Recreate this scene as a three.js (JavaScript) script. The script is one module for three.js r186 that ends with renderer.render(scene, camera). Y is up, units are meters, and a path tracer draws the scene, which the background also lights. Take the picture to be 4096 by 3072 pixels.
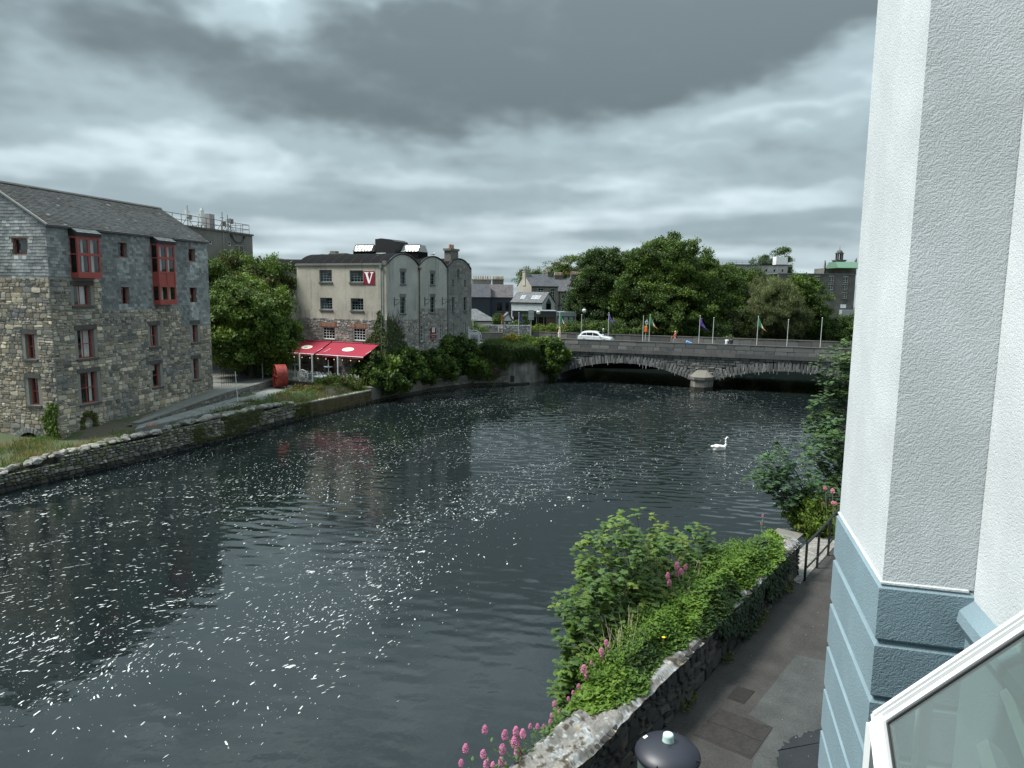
import * as THREE from 'three';
import { mergeGeometries, mergeVertices } from 'three/addons/utils/BufferGeometryUtils.js';
import { RoundedBoxGeometry } from 'three/addons/geometries/RoundedBoxGeometry.js';
import { MarchingCubes } from 'three/addons/objects/MarchingCubes.js';

// ---------------------------------------------------------------- camera, sky, sun, exposure
const scene = new THREE.Scene();
const camera = new THREE.PerspectiveCamera(56.813, 4 / 3, 0.1, 2000);
camera.position.set(0, 11.5, 0);
camera.rotation.order = 'YXZ';
camera.rotation.set(-0.13163, 0, 0.012);
scene.add(camera);
const renderer = new THREE.WebGLRenderer({ antialias: true });
renderer.toneMapping = THREE.LinearToneMapping;
renderer.toneMappingExposure = 4.2;
renderer.shadowMap.enabled = true;
const sun = new THREE.DirectionalLight(new THREE.Color(1, 0.985, 0.94), 1.5);
sun.position.set(-84, 123, -56);
sun.target.position.set(0, 0, -60);
sun.castShadow = true; sun.shadow.radius = 30; sun.shadow.mapSize.set(4096, 4096);
Object.assign(sun.shadow.camera, { left: -120, right: 120, top: 120, bottom: -120, near: 1, far: 400 });
scene.add(sun, sun.target);

// ---------------------------------------------------------------- random numbers and noise
function rng(seed) { let a = seed >>> 0; return () => { a |= 0; a = a + 0x6D2B79F5 | 0; let t = Math.imul(a ^ a >>> 15, 1 | a); t = t + Math.imul(t ^ t >>> 7, 61 | t) ^ t; return ((t ^ t >>> 14) >>> 0) / 4294967296; }; }
let RND = rng(11);
const rr = (a, b) => a + (b - a) * RND();
const pick = a => a[Math.floor(RND() * a.length)];
const lerp = (a, b, t) => a + (b - a) * t, clamp = (x, a = 0, b = 1) => Math.min(b, Math.max(a, x));
const sstep = (a, b, x) => { const t = clamp((x - a) / (b - a)); return t * t * (3 - 2 * t); };
const PERM = (() => { const r = rng(99), p = [...Array(256).keys()]; for (let i = 255; i > 0; i--) { const j = Math.floor(r() * (i + 1)); [p[i], p[j]] = [p[j], p[i]]; } return new Uint8Array([...p, ...p, ...p]); })();
const fade = t => t * t * t * (t * (t * 6 - 15) + 10);
const h3 = (x, y, z) => PERM[PERM[PERM[x & 255] + (y & 255)] + (z & 255)] / 127.5 - 1;
function n3(x, y, z = 0) {   // smooth value noise, about -1 to 1
  const X = Math.floor(x), Y = Math.floor(y), Z = Math.floor(z), u = fade(x - X), v = fade(y - Y), w = fade(z - Z);
  const L = lerp;
  return L(L(L(h3(X, Y, Z), h3(X + 1, Y, Z), u), L(h3(X, Y + 1, Z), h3(X + 1, Y + 1, Z), u), v), L(L(h3(X, Y, Z + 1), h3(X + 1, Y, Z + 1), u), L(h3(X, Y + 1, Z + 1), h3(X + 1, Y + 1, Z + 1), u), v), w);
}
function pn(x, y, per, s = 0) {   // tileable noise
  const X = Math.floor(x), Y = Math.floor(y), u = fade(x - X), v = fade(y - Y), m = k => ((k % per) + per) % per;
  return lerp(lerp(h3(m(X), m(Y), s), h3(m(X + 1), m(Y), s), u), lerp(h3(m(X), m(Y + 1), s), h3(m(X + 1), m(Y + 1), s), u), v);
}
function pfbm(x, y, per, oct, s = 0) { let a = 0, k = 0.5; for (let i = 0; i < oct; i++) { a += k * pn(x, y, per, s + i * 7); x *= 2; y *= 2; per *= 2; k *= 0.5; } return a; }
function fbm(x, y, z, oct) { let a = 0, k = 0.5; for (let i = 0; i < oct; i++) { a += k * n3(x, y, z); x = x * 2.03 + 11.3; y = y * 2.03 + 5.7; z = z * 2.03 + 3.1; k *= 0.5; } return a; }

// ---------------------------------------------------------------- the sky: one deck of cloud in rolls, thinner towards the horizon
{
  const W = 2048, Hh = 1024, d = new Float32Array(W * Hh * 4);
  const ex = 1 / 3.1;
  const dark = [0.107, 0.139, 0.152], mid = [0.288, 0.366, 0.398], light = [0.70, 0.82, 0.868];
  const K = [[-9, -1.2], [-5, -2.6], [-2.9, -3.55], [-1.7, -4.1], [-0.8, -4.22], [0.05, -3.98], [0.6, -3.4], [1.1, -2.9], [1.6, -2.2], [3, -0.6], [9, 5]];
  const edge = x => { if (x <= K[0][0]) return K[0][1]; for (let i = 0; i < K.length - 1; i++) if (x < K[i + 1][0]) return lerp(K[i][1], K[i + 1][1], (x - K[i][0]) / (K[i + 1][0] - K[i][0])); return K[10][1]; };
  for (let j = 0; j < Hh; j++) {
    const el = ((j + 0.5) / Hh - 0.5) * Math.PI, y = Math.max(Math.sin(el), 0.0), c = Math.cos(el);
    for (let i = 0; i < W; i++) {
      const az = ((i + 0.5) / W - 0.5) * 2 * Math.PI, x = Math.cos(az) * c, z = Math.sin(az) * c;
      const yy = y + 0.045, qx = x / yy, qz = z / yy;
      const far = 1 / (1 + 0.02 * (qx * qx + qz * qz));
      const s = qz - edge(qx) + 0.3 * fbm(qx * 1.1 + 3.1, qz * 0.9, 1.7, 4) + 0.75 * fbm(x * 7 + 1, z * 7, y * 16, 5) + 0.16 * Math.abs(fbm(x * 13 + 1, z * 13, y * 30, 4));   // distance across the rolls of cloud
      const roll = lerp(0.42, 1, sstep(-2.4, -0.6, qx + 0.5 * n3(qx, qz, 5))) * sstep(-0.5, 0.75, s) * (1 - 0.86 * sstep(1.45, 2.3, s)) * (1 - sstep(2.6, 3.6, s)) + 0.7 * sstep(4.2, 5.0, s) * (1 - sstep(6.2, 7.4, s)) + 0.6 * sstep(9, 10, s) * (1 - sstep(12, 14, s));
      const band = sstep(-1.3, -1.9, s) * (1 - sstep(-2.7, -3.5, s)) * 0.5 + sstep(-4.6, -5.2, s) * (1 - sstep(-6.4, -7.5, s)) * 0.32;
      const big = fbm(qx * 0.55 + 20, qz * 0.7 - 7, 4.2, 5), fine = 0.35 * fbm(qx * 1.5 - 4, qz * 2.0 + 9, 9.1, 5) + 0.8 * fbm(x * 5.5 + 3, z * 5.5, y * 15, 5) + 0.55 * (0.42 - Math.abs(fbm(x * 9 + 8, z * 9, y * 24, 5)) * 2.4) * (0.4 + 0.6 * far);
      let t = 0.53 + 0.34 * big + 0.36 * fine * (0.5 + 0.5 * far) * (1 - 0.42 * clamp(roll)) - 0.6 * roll * (0.9 + 0.25 * big) - 0.34 * band * (0.8 + 0.9 * big);
      t += Math.exp(-y / 0.075) * (0.22 + 0.42 * fbm(qx * 0.16, qz * 0.3 + 2, 6.6, 4));
      t = clamp(t, 0, 1.2);
      const o = (j * W + i) * 4, zen = 0.76 + 1.9 * y;   // an overcast sky is brighter overhead
      for (let k = 0; k < 3; k++) {
        const v = t < 0.5 ? lerp(dark[k], mid[k], sstep(0, 0.5, t)) : lerp(mid[k], light[k], (t - 0.5) / 0.5);
        d[o + k] = v * ex * zen;
      }
      d[o + 3] = 1;
    }
  }
  const sky = new THREE.DataTexture(d, W, Hh, THREE.RGBAFormat, THREE.FloatType);
  sky.mapping = THREE.EquirectangularReflectionMapping; sky.magFilter = sky.minFilter = THREE.LinearFilter; sky.needsUpdate = true;
  scene.background = sky; scene.environment = sky;
}

// ---------------------------------------------------------------- helpers: names, textures, materials, geometry
const taken = {};
function numbered(n) { if (!(n in taken)) { taken[n] = 0; return n; } taken[n]++; return n + '_' + String(taken[n]).padStart(3, '0'); }
function tag(o, label, category, group, kind) { o.userData.label = label; if (category) o.userData.category = category; if (group) o.userData.group = group; if (kind) o.userData.kind = kind; return o; }
function thing(name, label, category, [x, y, z] = [0, 0, 0], turn = 0, group) { const o = new THREE.Group(); o.name = numbered(name); o.position.set(x, y, z); o.rotation.y = turn; scene.add(o); return tag(o, label, category, group); }
function mesh(name, geo, m, parent = scene) { const o = new THREE.Mesh(geo, m); o.name = parent === scene ? numbered(name) : name; o.castShadow = o.receiveShadow = true; parent.add(o); return o; }
function structure(name, geo, m, label, category) { return tag(mesh(name, geo, m), label, category, null, 'structure'); }
function tex(w, h, fn, { srgb = true, rep = 1 } = {}) {   // fn(u, v, x, y) -> [r, g, b] 0..1 or a number
  const d = new Uint8Array(w * h * 4);
  for (let y = 0; y < h; y++) for (let x = 0; x < w; x++) {
    const c = fn(x / w, y / h, x, y), o = (y * w + x) * 4, n = typeof c === 'number';
    for (let k = 0; k < 3; k++) d[o + k] = clamp(n ? c : c[k]) * 255;
    d[o + 3] = 255;
  }
  const t = new THREE.DataTexture(d, w, h); t.wrapS = t.wrapT = THREE.RepeatWrapping; t.magFilter = THREE.LinearFilter; t.minFilter = THREE.LinearMipmapLinearFilter; t.generateMipmaps = true;
  if (srgb) t.colorSpace = THREE.SRGBColorSpace; t.repeat.set(rep, rep); t.needsUpdate = true; return t;
}
const lin2s = v => v <= 0.0031308 ? v * 12.92 : 1.055 * Math.pow(v, 1 / 2.4) - 0.055;
const sc = (c, f) => c.map(v => lin2s(clamp(v * f)));
function canvasTex(w, h, draw) { const c = document.createElement('canvas'); c.width = w; c.height = h; draw(c.getContext('2d'), w, h); const t = new THREE.CanvasTexture(c); t.colorSpace = THREE.SRGBColorSpace; return t; }
function M(c, rough = 0.8, o = {}) { const m = new THREE.MeshStandardMaterial({ roughness: rough, ...o }); if (Array.isArray(c)) m.color.setRGB(...c); else m.color.set(c); return m; }
function VM(rough = 0.85, o = {}) { return new THREE.MeshStandardMaterial({ vertexColors: true, roughness: rough, ...o }); }
function boxUV(g, s = 1) {
  const p = g.attributes.position, n = g.attributes.normal, uv = new Float32Array(p.count * 2);
  for (let i = 0; i < p.count; i++) {
    const ax = Math.abs(n.getX(i)), ay = Math.abs(n.getY(i)), az = Math.abs(n.getZ(i)), x = p.getX(i), y = p.getY(i), z = p.getZ(i);
    const [a, b] = ay > ax && ay > az ? [x, z] : ax > az ? [z, y] : [x, y];
    uv[2 * i] = a * s; uv[2 * i + 1] = b * s;
  }
  g.setAttribute('uv', new THREE.BufferAttribute(uv, 2)); return g;
}
const clean = g => { const q = g.index ? g.toNonIndexed() : g; for (const k of Object.keys(q.attributes)) if (!['position', 'normal', 'uv'].includes(k)) q.deleteAttribute(k); return q; };
function merge(list) { return boxUV(mergeGeometries(list.map(clean), false)); }
function box(w, h, d, x = 0, y = 0, z = 0, ry = 0, rz = 0, rx = 0) { const g = new THREE.BoxGeometry(w, h, d); if (rx) g.rotateX(rx); if (rz) g.rotateZ(rz); if (ry) g.rotateY(ry); g.translate(x, y, z); return boxUV(g); }
function span(x0, x1, y0, y1, z0, z1) { return box(Math.abs(x1 - x0), Math.abs(y1 - y0), Math.abs(z1 - z0), (x0 + x1) / 2, (y0 + y1) / 2, (z0 + z1) / 2); }
function rod(a, b, r, r2 = r, n = 8) { const A = new THREE.Vector3(...a), B = new THREE.Vector3(...b), L = A.distanceTo(B); const g = new THREE.CylinderGeometry(r2, r, L, n); g.translate(0, L / 2, 0); g.applyQuaternion(new THREE.Quaternion().setFromUnitVectors(new THREE.Vector3(0, 1, 0), B.clone().sub(A).normalize())); g.translate(...a); return g; }
function tube(pts, r, n = 8, seg = 24, closed = false) { return new THREE.TubeGeometry(new THREE.CatmullRomCurve3(pts.map(p => new THREE.Vector3(...p)), closed), seg, r, n, closed); }
function prism(pts, y0, y1) {   // plan outline [[x, z]...] raised from y0 to y1
  const s = new THREE.Shape(pts.map(([x, z]) => new THREE.Vector2(x, -z))); const g = new THREE.ExtrudeGeometry(s, { depth: y1 - y0, bevelEnabled: false }); g.rotateX(-Math.PI / 2); g.translate(0, y0, 0); return boxUV(g);
}
function ext(pts, depth, o = {}) { const s = pts instanceof THREE.Shape ? pts : new THREE.Shape(pts.map(p => new THREE.Vector2(...p))); const g = new THREE.ExtrudeGeometry(s, { depth, bevelEnabled: false, curveSegments: 12, ...o }); return boxUV(g); }
const face = (x, y, z, deg) => new THREE.Matrix4().makeRotationY(deg * Math.PI / 180).setPosition(x, y, z);
class PB {   // a soup of coloured triangles
  constructor() { this.p = []; this.c = []; }
  tri(a, b, c, k) { this.p.push(a[0], a[1], a[2], b[0], b[1], b[2], c[0], c[1], c[2]); for (let i = 0; i < 3; i++) this.c.push(k[0], k[1], k[2]); }
  quad(a, b, c, d, k) { this.tri(a, b, c, k); this.tri(a, c, d, k); }
  geo(mx) { const g = new THREE.BufferGeometry(); g.setAttribute('position', new THREE.Float32BufferAttribute(this.p, 3)); g.setAttribute('color', new THREE.Float32BufferAttribute(this.c, 3)); if (mx) g.applyMatrix4(mx); g.computeVertexNormals(); return boxUV(g); }
}
const shade = (c, f) => [c[0] * f, c[1] * f, c[2] * f];
const vary = (pal, a = 0.25) => shade(pick(pal), 1 + rr(-a, a));
// one stone: outline in a wall's plane, chamfered, standing proud
function stone(poly, d, col, bev = 0.02, tilt = 0.012) {
  const pb = new PB(), n = poly.length; let cx = 0, cy = 0; for (const [x, y] of poly) { cx += x / n; cy += y / n; }
  const tx = rr(-tilt, tilt), ty = rr(-tilt, tilt);
  const up = poly.map(([x, y]) => { const L = Math.hypot(x - cx, y - cy) || 1, k = Math.max(0.4, 1 - bev / L); const px = cx + (x - cx) * k, py = cy + (y - cy) * k; return [px, py, d + (px > cx ? tx : -tx) + (py > cy ? ty : -ty)]; });
  const lo = poly.map(([x, y]) => [x, y, -0.01]), c = [cx, cy, d * 1.12];
  for (let i = 0; i < n; i++) { const j = (i + 1) % n; pb.tri(c, up[i], up[j], col); pb.quad(lo[i], lo[j], up[j], up[i], col); }
  let A = 0; for (let i = 0; i < n; i++) { const j = (i + 1) % n; A += poly[i][0] * poly[j][1] - poly[j][0] * poly[i][1]; }
  pb.area = Math.abs(A / 2); pb.cx = cx; pb.cy = cy; return pb;
}
function rough4(x0, x1, b0, b1, t0, t1, cut) {   // a four-sided stone with its corners knocked off
  const q = [[x0[0], b0], [x1[0], b1], [x1[1], t1], [x0[1], t0]], out = [];
  for (let i = 0; i < 4; i++) { const a = q[i], p = q[(i + 3) % 4], n = q[(i + 1) % 4], f = rr(0.02, cut), g = rr(0.02, cut); out.push([lerp(a[0], p[0], f), lerp(a[1], p[1], f)], [lerp(a[0], n[0], g), lerp(a[1], n[1], g)]); }
  return out;
}
// rubble or coursed masonry over a W x H field; holes are [u0, u1, v0, v1]
function masonry(u0, u1, v0, v1, { h = [0.14, 0.3], w = [0.8, 2.4], gap = 0.012, amp = 0.03, cut = 0.28, d = [0.03, 0.06], pal, holes = [], inside, split = 0.25, bev = 0.02, varyBy = 0.3, slant = 0.25 }) {
  const out = []; let y = v0, k = 0; const bd = (i, x) => (i === 0 ? 0 : amp * n3(x * 1.7 + i * 13.7, i * 5.3));
  while (y < v1 - 0.04) {
    let hh = rr(...h); if (y + hh > v1 - h[0] * 0.6) hh = v1 - y; const y1 = y + hh, i0 = k, i1 = k + 1;
    const cuts = holes.filter(q => Math.min(q[3], y1) - Math.max(q[2], y) > 0.4 * hh).map(q => [q[0], q[1]]).sort((a, b) => a[0] - b[0]);
    const runs = []; let x = u0; for (const [a, b] of cuts) { if (a > x) runs.push([x, a]); x = Math.max(x, b); } if (x < u1) runs.push([x, u1]);
    for (const [a, b] of runs) {
      let x0 = a, j0 = [0, 0];
      while (x0 < b - 0.03) {
        let ww = hh * rr(...w); if (x0 + ww > b - hh * 0.5) ww = b - x0;
        const x1 = x0 + ww, j1 = x1 >= b - 1e-6 ? [0, 0] : [rr(-slant, slant) * hh * 0.5, rr(-slant, slant) * hh * 0.5];
        const cx = (x0 + x1) / 2, cy = (y + y1) / 2;
        if (!inside || inside(cx, cy, hh)) {
          const pieces = RND() < split && hh > h[0] * 1.25 ? [[0, rr(0.4, 0.6)], [0, 1]] : [[0, 1]]; if (pieces.length > 1) pieces[1][0] = pieces[0][1];
          for (const [f0, f1] of pieces) {
            const e = (xx, f) => lerp(y + bd(i0, xx), y1 + (y1 >= v1 - 1e-6 ? 0 : bd(i1, xx)), f);
            const L = f => x0 + lerp(j0[0], j0[1], f) + gap, Rr = f => x1 + lerp(j1[0], j1[1], f) - gap;
            const poly = rough4([L(f0), L(f1)], [Rr(f0), Rr(f1)], e(x0, f0) + gap, e(x1, f0) + gap, e(x0, f1) - gap, e(x1, f1) - gap, cut);
            out.push(stone(poly, rr(...d), vary(typeof pal === 'function' ? pal(cx, cy) : pal, varyBy), bev));
          }
        }
        x0 = x1; j0 = j1;
      }
    }
    y = y1; k++;
  }
  return out;
}
// the largest pieces as meshes of their own, the rest joined
function pieces(list, name, rest, m, parent, mx, most = 300) {
  list.sort((a, b) => b.area - a.area);
  for (const s of list.slice(0, most)) mesh(name, s.geo(mx), m, parent);
  const o = list.slice(most); if (!o.length) return;
  const pb = new PB(); for (const s of o) { for (const v of s.p) pb.p.push(v); for (const v of s.c) pb.c.push(v); }
  mesh(rest, pb.geo(mx), m, parent).userData.kind = 'stuff';
}
// a wall slab with openings: outline or [u0, u1, v0, v1]; front face at z = 0
function slab(outline, holes, t) {
  const pts = typeof outline[0] === 'number' ? [[outline[0], outline[2]], [outline[1], outline[2]], [outline[1], outline[3]], [outline[0], outline[3]]] : outline;
  const s = new THREE.Shape(pts.map(p => new THREE.Vector2(...p)));
  for (const [a, b, c, d] of holes) s.holes.push(new THREE.Path([new THREE.Vector2(a, c), new THREE.Vector2(a, d), new THREE.Vector2(b, d), new THREE.Vector2(b, c)]));
  const g = new THREE.ExtrudeGeometry(s, { depth: t, bevelEnabled: false }); g.translate(0, 0, -t); return boxUV(g);
}
// a window in an opening: frame with its bars, one mesh for each pane
function windowIn(parent, mx, u0, u1, v0, v1, { frame, glass, cols = 2, rows = 2, back = 0.16, fw = 0.06, bar = 0.03, open, sill, sillMat, curtain, name = 'window', deep = 0.07 }) {
  const z = -back, W = u1 - u0, H = v1 - v0, parts = [span(u0, u1, v0, v0 + fw, z - deep, z), span(u0, u1, v1 - fw, v1, z - deep, z), span(u0, u0 + fw, v0 + fw, v1 - fw, z - deep, z), span(u1 - fw, u1, v0 + fw, v1 - fw, z - deep, z)];
  const iu = u0 + fw, iv = v0 + fw, iw = W - 2 * fw, ih = H - 2 * fw;
  for (let i = 1; i < cols; i++) parts.push(span(iu + iw * i / cols - bar / 2, iu + iw * i / cols + bar / 2, iv, iv + ih, z - deep * 0.75, z - 0.012));
  for (let j = 1; j < rows; j++) parts.push(span(iu, iu + iw, iv + ih * j / rows - bar / 2, iv + ih * j / rows + bar / 2, z - deep * 0.72, z - 0.015));
  const w = mesh(name, merge(parts).applyMatrix4(mx), frame, parent);
  for (let i = 0; i < cols; i++) for (let j = 0; j < rows; j++) {
    const a = iu + iw * i / cols + (i ? bar / 2 : 0), b = iu + iw * (i + 1) / cols - (i < cols - 1 ? bar / 2 : 0), c = iv + ih * j / rows + (j ? bar / 2 : 0), d = iv + ih * (j + 1) / rows - (j < rows - 1 ? bar / 2 : 0);
    const g = box(b - a - 0.004, d - c - 0.004, 0.008); if (open && open(i, j)) { g.rotateX(-0.35); g.translate(0, 0, 0.12); } g.translate((a + b) / 2, (c + d) / 2, z - deep * 0.5);
    mesh('pane', g.applyMatrix4(mx), glass, w);
  }
  if (curtain) mesh('curtain', curtainGeo(iu + iw * curtain[0], iu + iw * curtain[1], iv + ih * (curtain[2] || 0), iv + ih, z - deep - 0.12).applyMatrix4(mx), MAT.curtain, w);
  if (sill) mesh('sill', span(u0 - 0.09, u1 + 0.09, v0 - sill, v0 - 0.003, z - 0.05, 0.11).applyMatrix4(mx), sillMat, w);
  return w;
}
function curtainGeo(a, b, c, d, z) { const pb = new PB(), n = Math.max(6, Math.round((b - a) / 0.06)); const f = i => [lerp(a, b, i / n), 0, z + 0.03 * Math.sin(i * 1.9)]; for (let i = 0; i < n; i++) { const p = f(i), q = f(i + 1); pb.quad([p[0], c, p[2]], [q[0], c, q[2]], [q[0], d, q[2]], [p[0], d, p[2]], [1, 1, 1]); } return pb.geo(); }
// tapered limb along points
function limb(pts, r0, r1, n = 7) {
  const c = new THREE.CatmullRomCurve3(pts.map(p => new THREE.Vector3(...p))), seg = Math.max(3, pts.length * 3), g = new THREE.TubeGeometry(c, seg, 1, n), p = g.attributes.position;
  const ctr = c.getSpacedPoints ? null : null; const v = new THREE.Vector3(), o = new THREE.Vector3();
  for (let i = 0; i <= seg; i++) { c.getPointAt(i / seg, o); const r = lerp(r0, r1, i / seg); for (let j = 0; j <= n; j++) { const k = i * (n + 1) + j; v.fromBufferAttribute(p, k).sub(o).multiplyScalar(r).add(o); p.setXYZ(k, v.x, v.y, v.z); } }
  g.computeVertexNormals(); return g;
}
// leaves
function leafGeo(kind, s = 1) {
  const pb = new PB(), w = [1, 1, 1];
  const fan = (out, z) => { for (let i = 0; i < out.length; i++) { const a = out[i], b = out[(i + 1) % out.length]; pb.tri([0, 0.42 * s, 0.05 * s], [a[0] * s, a[1] * s, z(a) * s], [b[0] * s, b[1] * s, z(b) * s], w); } };
  if (kind === 'lobed') fan([[0, 0], [0.3, 0.02], [0.52, 0.2], [0.34, 0.36], [0.56, 0.66], [0.24, 0.64], [0, 1.05], [-0.24, 0.64], [-0.56, 0.66], [-0.34, 0.36], [-0.52, 0.2], [-0.3, 0.02]], a => -0.1 * Math.abs(a[0]) - 0.12 * a[1] * a[1]);
  else if (kind === 'ivy') fan([[0, 0], [0.34, 0.08], [0.46, 0.42], [0.2, 0.6], [0, 0.92], [-0.2, 0.6], [-0.46, 0.42], [-0.34, 0.08]], a => -0.12 * Math.abs(a[0]) - 0.06 * a[1]);
  else if (kind === 'oval') fan([[0, 0], [0.22, 0.3], [0.2, 0.62], [0, 1], [-0.2, 0.62], [-0.22, 0.3]], a => -0.1 * a[1] * a[1]);
  else if (kind === 'blade') { pb.quad([-0.05 * s, 0, 0], [0.05 * s, 0, 0], [0.035 * s, 0.6 * s, 0.06 * s], [-0.035 * s, 0.6 * s, 0.06 * s], w); pb.tri([-0.035 * s, 0.6 * s, 0.06 * s], [0.035 * s, 0.6 * s, 0.06 * s], [0, 1 * s, 0.22 * s], w); }
  const g = pb.geo(); g.deleteAttribute('color'); return g;
}
function clumpGeo(kind, n, s, r, seed) { const keep = RND; RND = rng(seed); const l = []; for (let i = 0; i < n; i++) { const g = leafGeo(kind, s * rr(0.75, 1.25)); g.rotateX(rr(-1.5, 0.1)); g.rotateY(rr(0, 6.28)); g.rotateZ(rr(-0.5, 0.5)); const a = rr(0, 6.28), q = r * Math.cbrt(RND()), f = rr(-1, 1); g.translate(q * Math.cos(a) * Math.sqrt(1 - f * f), q * f * 0.75, q * Math.sin(a) * Math.sqrt(1 - f * f)); l.push(g); } RND = keep; const g = mergeGeometries(l.map(clean)); return g; }
const _m = new THREE.Matrix4(), _q = new THREE.Quaternion(), _p = new THREE.Vector3(), _s = new THREE.Vector3(), _c = new THREE.Color(), _e = new THREE.Euler();
function scatter(name, geo, m, list, parent = scene) {   // list of { p, e | q, s, c }
  const o = new THREE.InstancedMesh(geo, m, list.length); o.name = parent === scene ? numbered(name) : name;
  list.forEach((t, i) => { if (t.q) _q.copy(t.q); else _q.setFromEuler(_e.set(...(t.e || [0, 0, 0]), 'YXZ')); const k = t.s ?? 1; _m.compose(_p.set(...t.p), _q, Array.isArray(k) ? _s.set(...k) : _s.set(k, k, k)); o.setMatrixAt(i, _m); if (t.c) o.setColorAt(i, _c.setRGB(...t.c)); });
  o.castShadow = o.receiveShadow = true; o.userData.kind = 'stuff'; parent.add(o); return o;
}
const leafMat = (rough = 0.62) => new THREE.MeshPhysicalMaterial({ color: 0xffffff, roughness: rough, side: THREE.DoubleSide, transmission: 0.45, thickness: 0, specularIntensity: 0.35 });

// ---------------------------------------------------------------- materials
const tGrain = tex(512, 512, (u, v) => 0.5 + 0.5 * pfbm(u * 24, v * 24, 24, 4, 3), { srgb: false });
const tStucco = tex(1024, 1024, (u, v) => { const w = 0.35 * pfbm(u * 8, v * 8, 8, 2, 5); const a = pn(u * 48 + w * 6, v * 48 + w * 6, 48, 1), b = pn(u * 90, v * 90, 90, 2); return 0.5 + 0.42 * (1 - 2 * Math.abs(a)) * 0.8 + 0.18 * b; }, { srgb: false });
const tPaint = tex(512, 512, (u, v) => { const a = 0.93 + 0.07 * pfbm(u * 4, v * 4, 4, 5, 11) + 0.012 * pfbm(u * 40, v * 5, 40, 3, 14); return [a, a, a * 0.995]; });
const tStain = tex(1024, 1024, (u, v) => { const st = pfbm(u * 30, v * 2, 30, 4, 21), cl = pfbm(u * 5, v * 5, 5, 5, 31), f = pfbm(u * 64, v * 64, 64, 3, 41); const k = 0.80 + 0.20 * cl + 0.08 * f - 0.42 * Math.max(0, st - 0.12); return [lin2s(k * 0.92), lin2s(k * 0.92), lin2s(k * 0.90)].map(x => x); });
const tConc = tex(1024, 512, (u, v) => { const st = pfbm(u * 26, v * 2, 26, 4, 23), cl = pfbm(u * 6, v * 6, 6, 5, 33); const k = 0.62 + 0.3 * cl + 0.55 * Math.max(0, st - 0.05) - 0.35 * Math.max(0, -st - 0.1); return [lin2s(clamp(k)), lin2s(clamp(k)), lin2s(clamp(k * 0.97))]; });
const tAsph = tex(1024, 1024, (u, v) => { const a = pfbm(u * 6, v * 6, 6, 4, 51), b = pn(u * 240, v * 240, 240, 52), c = pn(u * 120, v * 120, 120, 54); const sp = b > 0.86 ? 0.5 : 0; const k = 0.55 + 0.22 * a + 0.14 * b + 0.1 * c + sp * 0.5; return [lin2s(clamp(k)), lin2s(clamp(k * 0.985)), lin2s(clamp(k * 0.965))]; });
const tWave = tex(1024, 1024, (u, v) => 0.5 + 0.5 * pfbm(u * 16, v * 16, 16, 5, 65), { srgb: false });
const tMetal = tex(256, 256, (u, v) => { const k = 0.85 + 0.3 * pfbm(u * 6, v * 6, 6, 4, 71); return [k, k, k]; });
function rep(t, x, y = x) { const c = t.clone(); c.repeat.set(x, y); c.needsUpdate = true; return c; }
const stainMap = rep(tStain, 0.11), grainB = rep(tGrain, 1.2), paintMap = rep(tPaint, 0.5), stuccoB = rep(tStucco, 1.5), asphMap = rep(tAsph, 0.45), grainFine = rep(tGrain, 5), concMap = rep(tConc, 0.13, 0.26);
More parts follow.
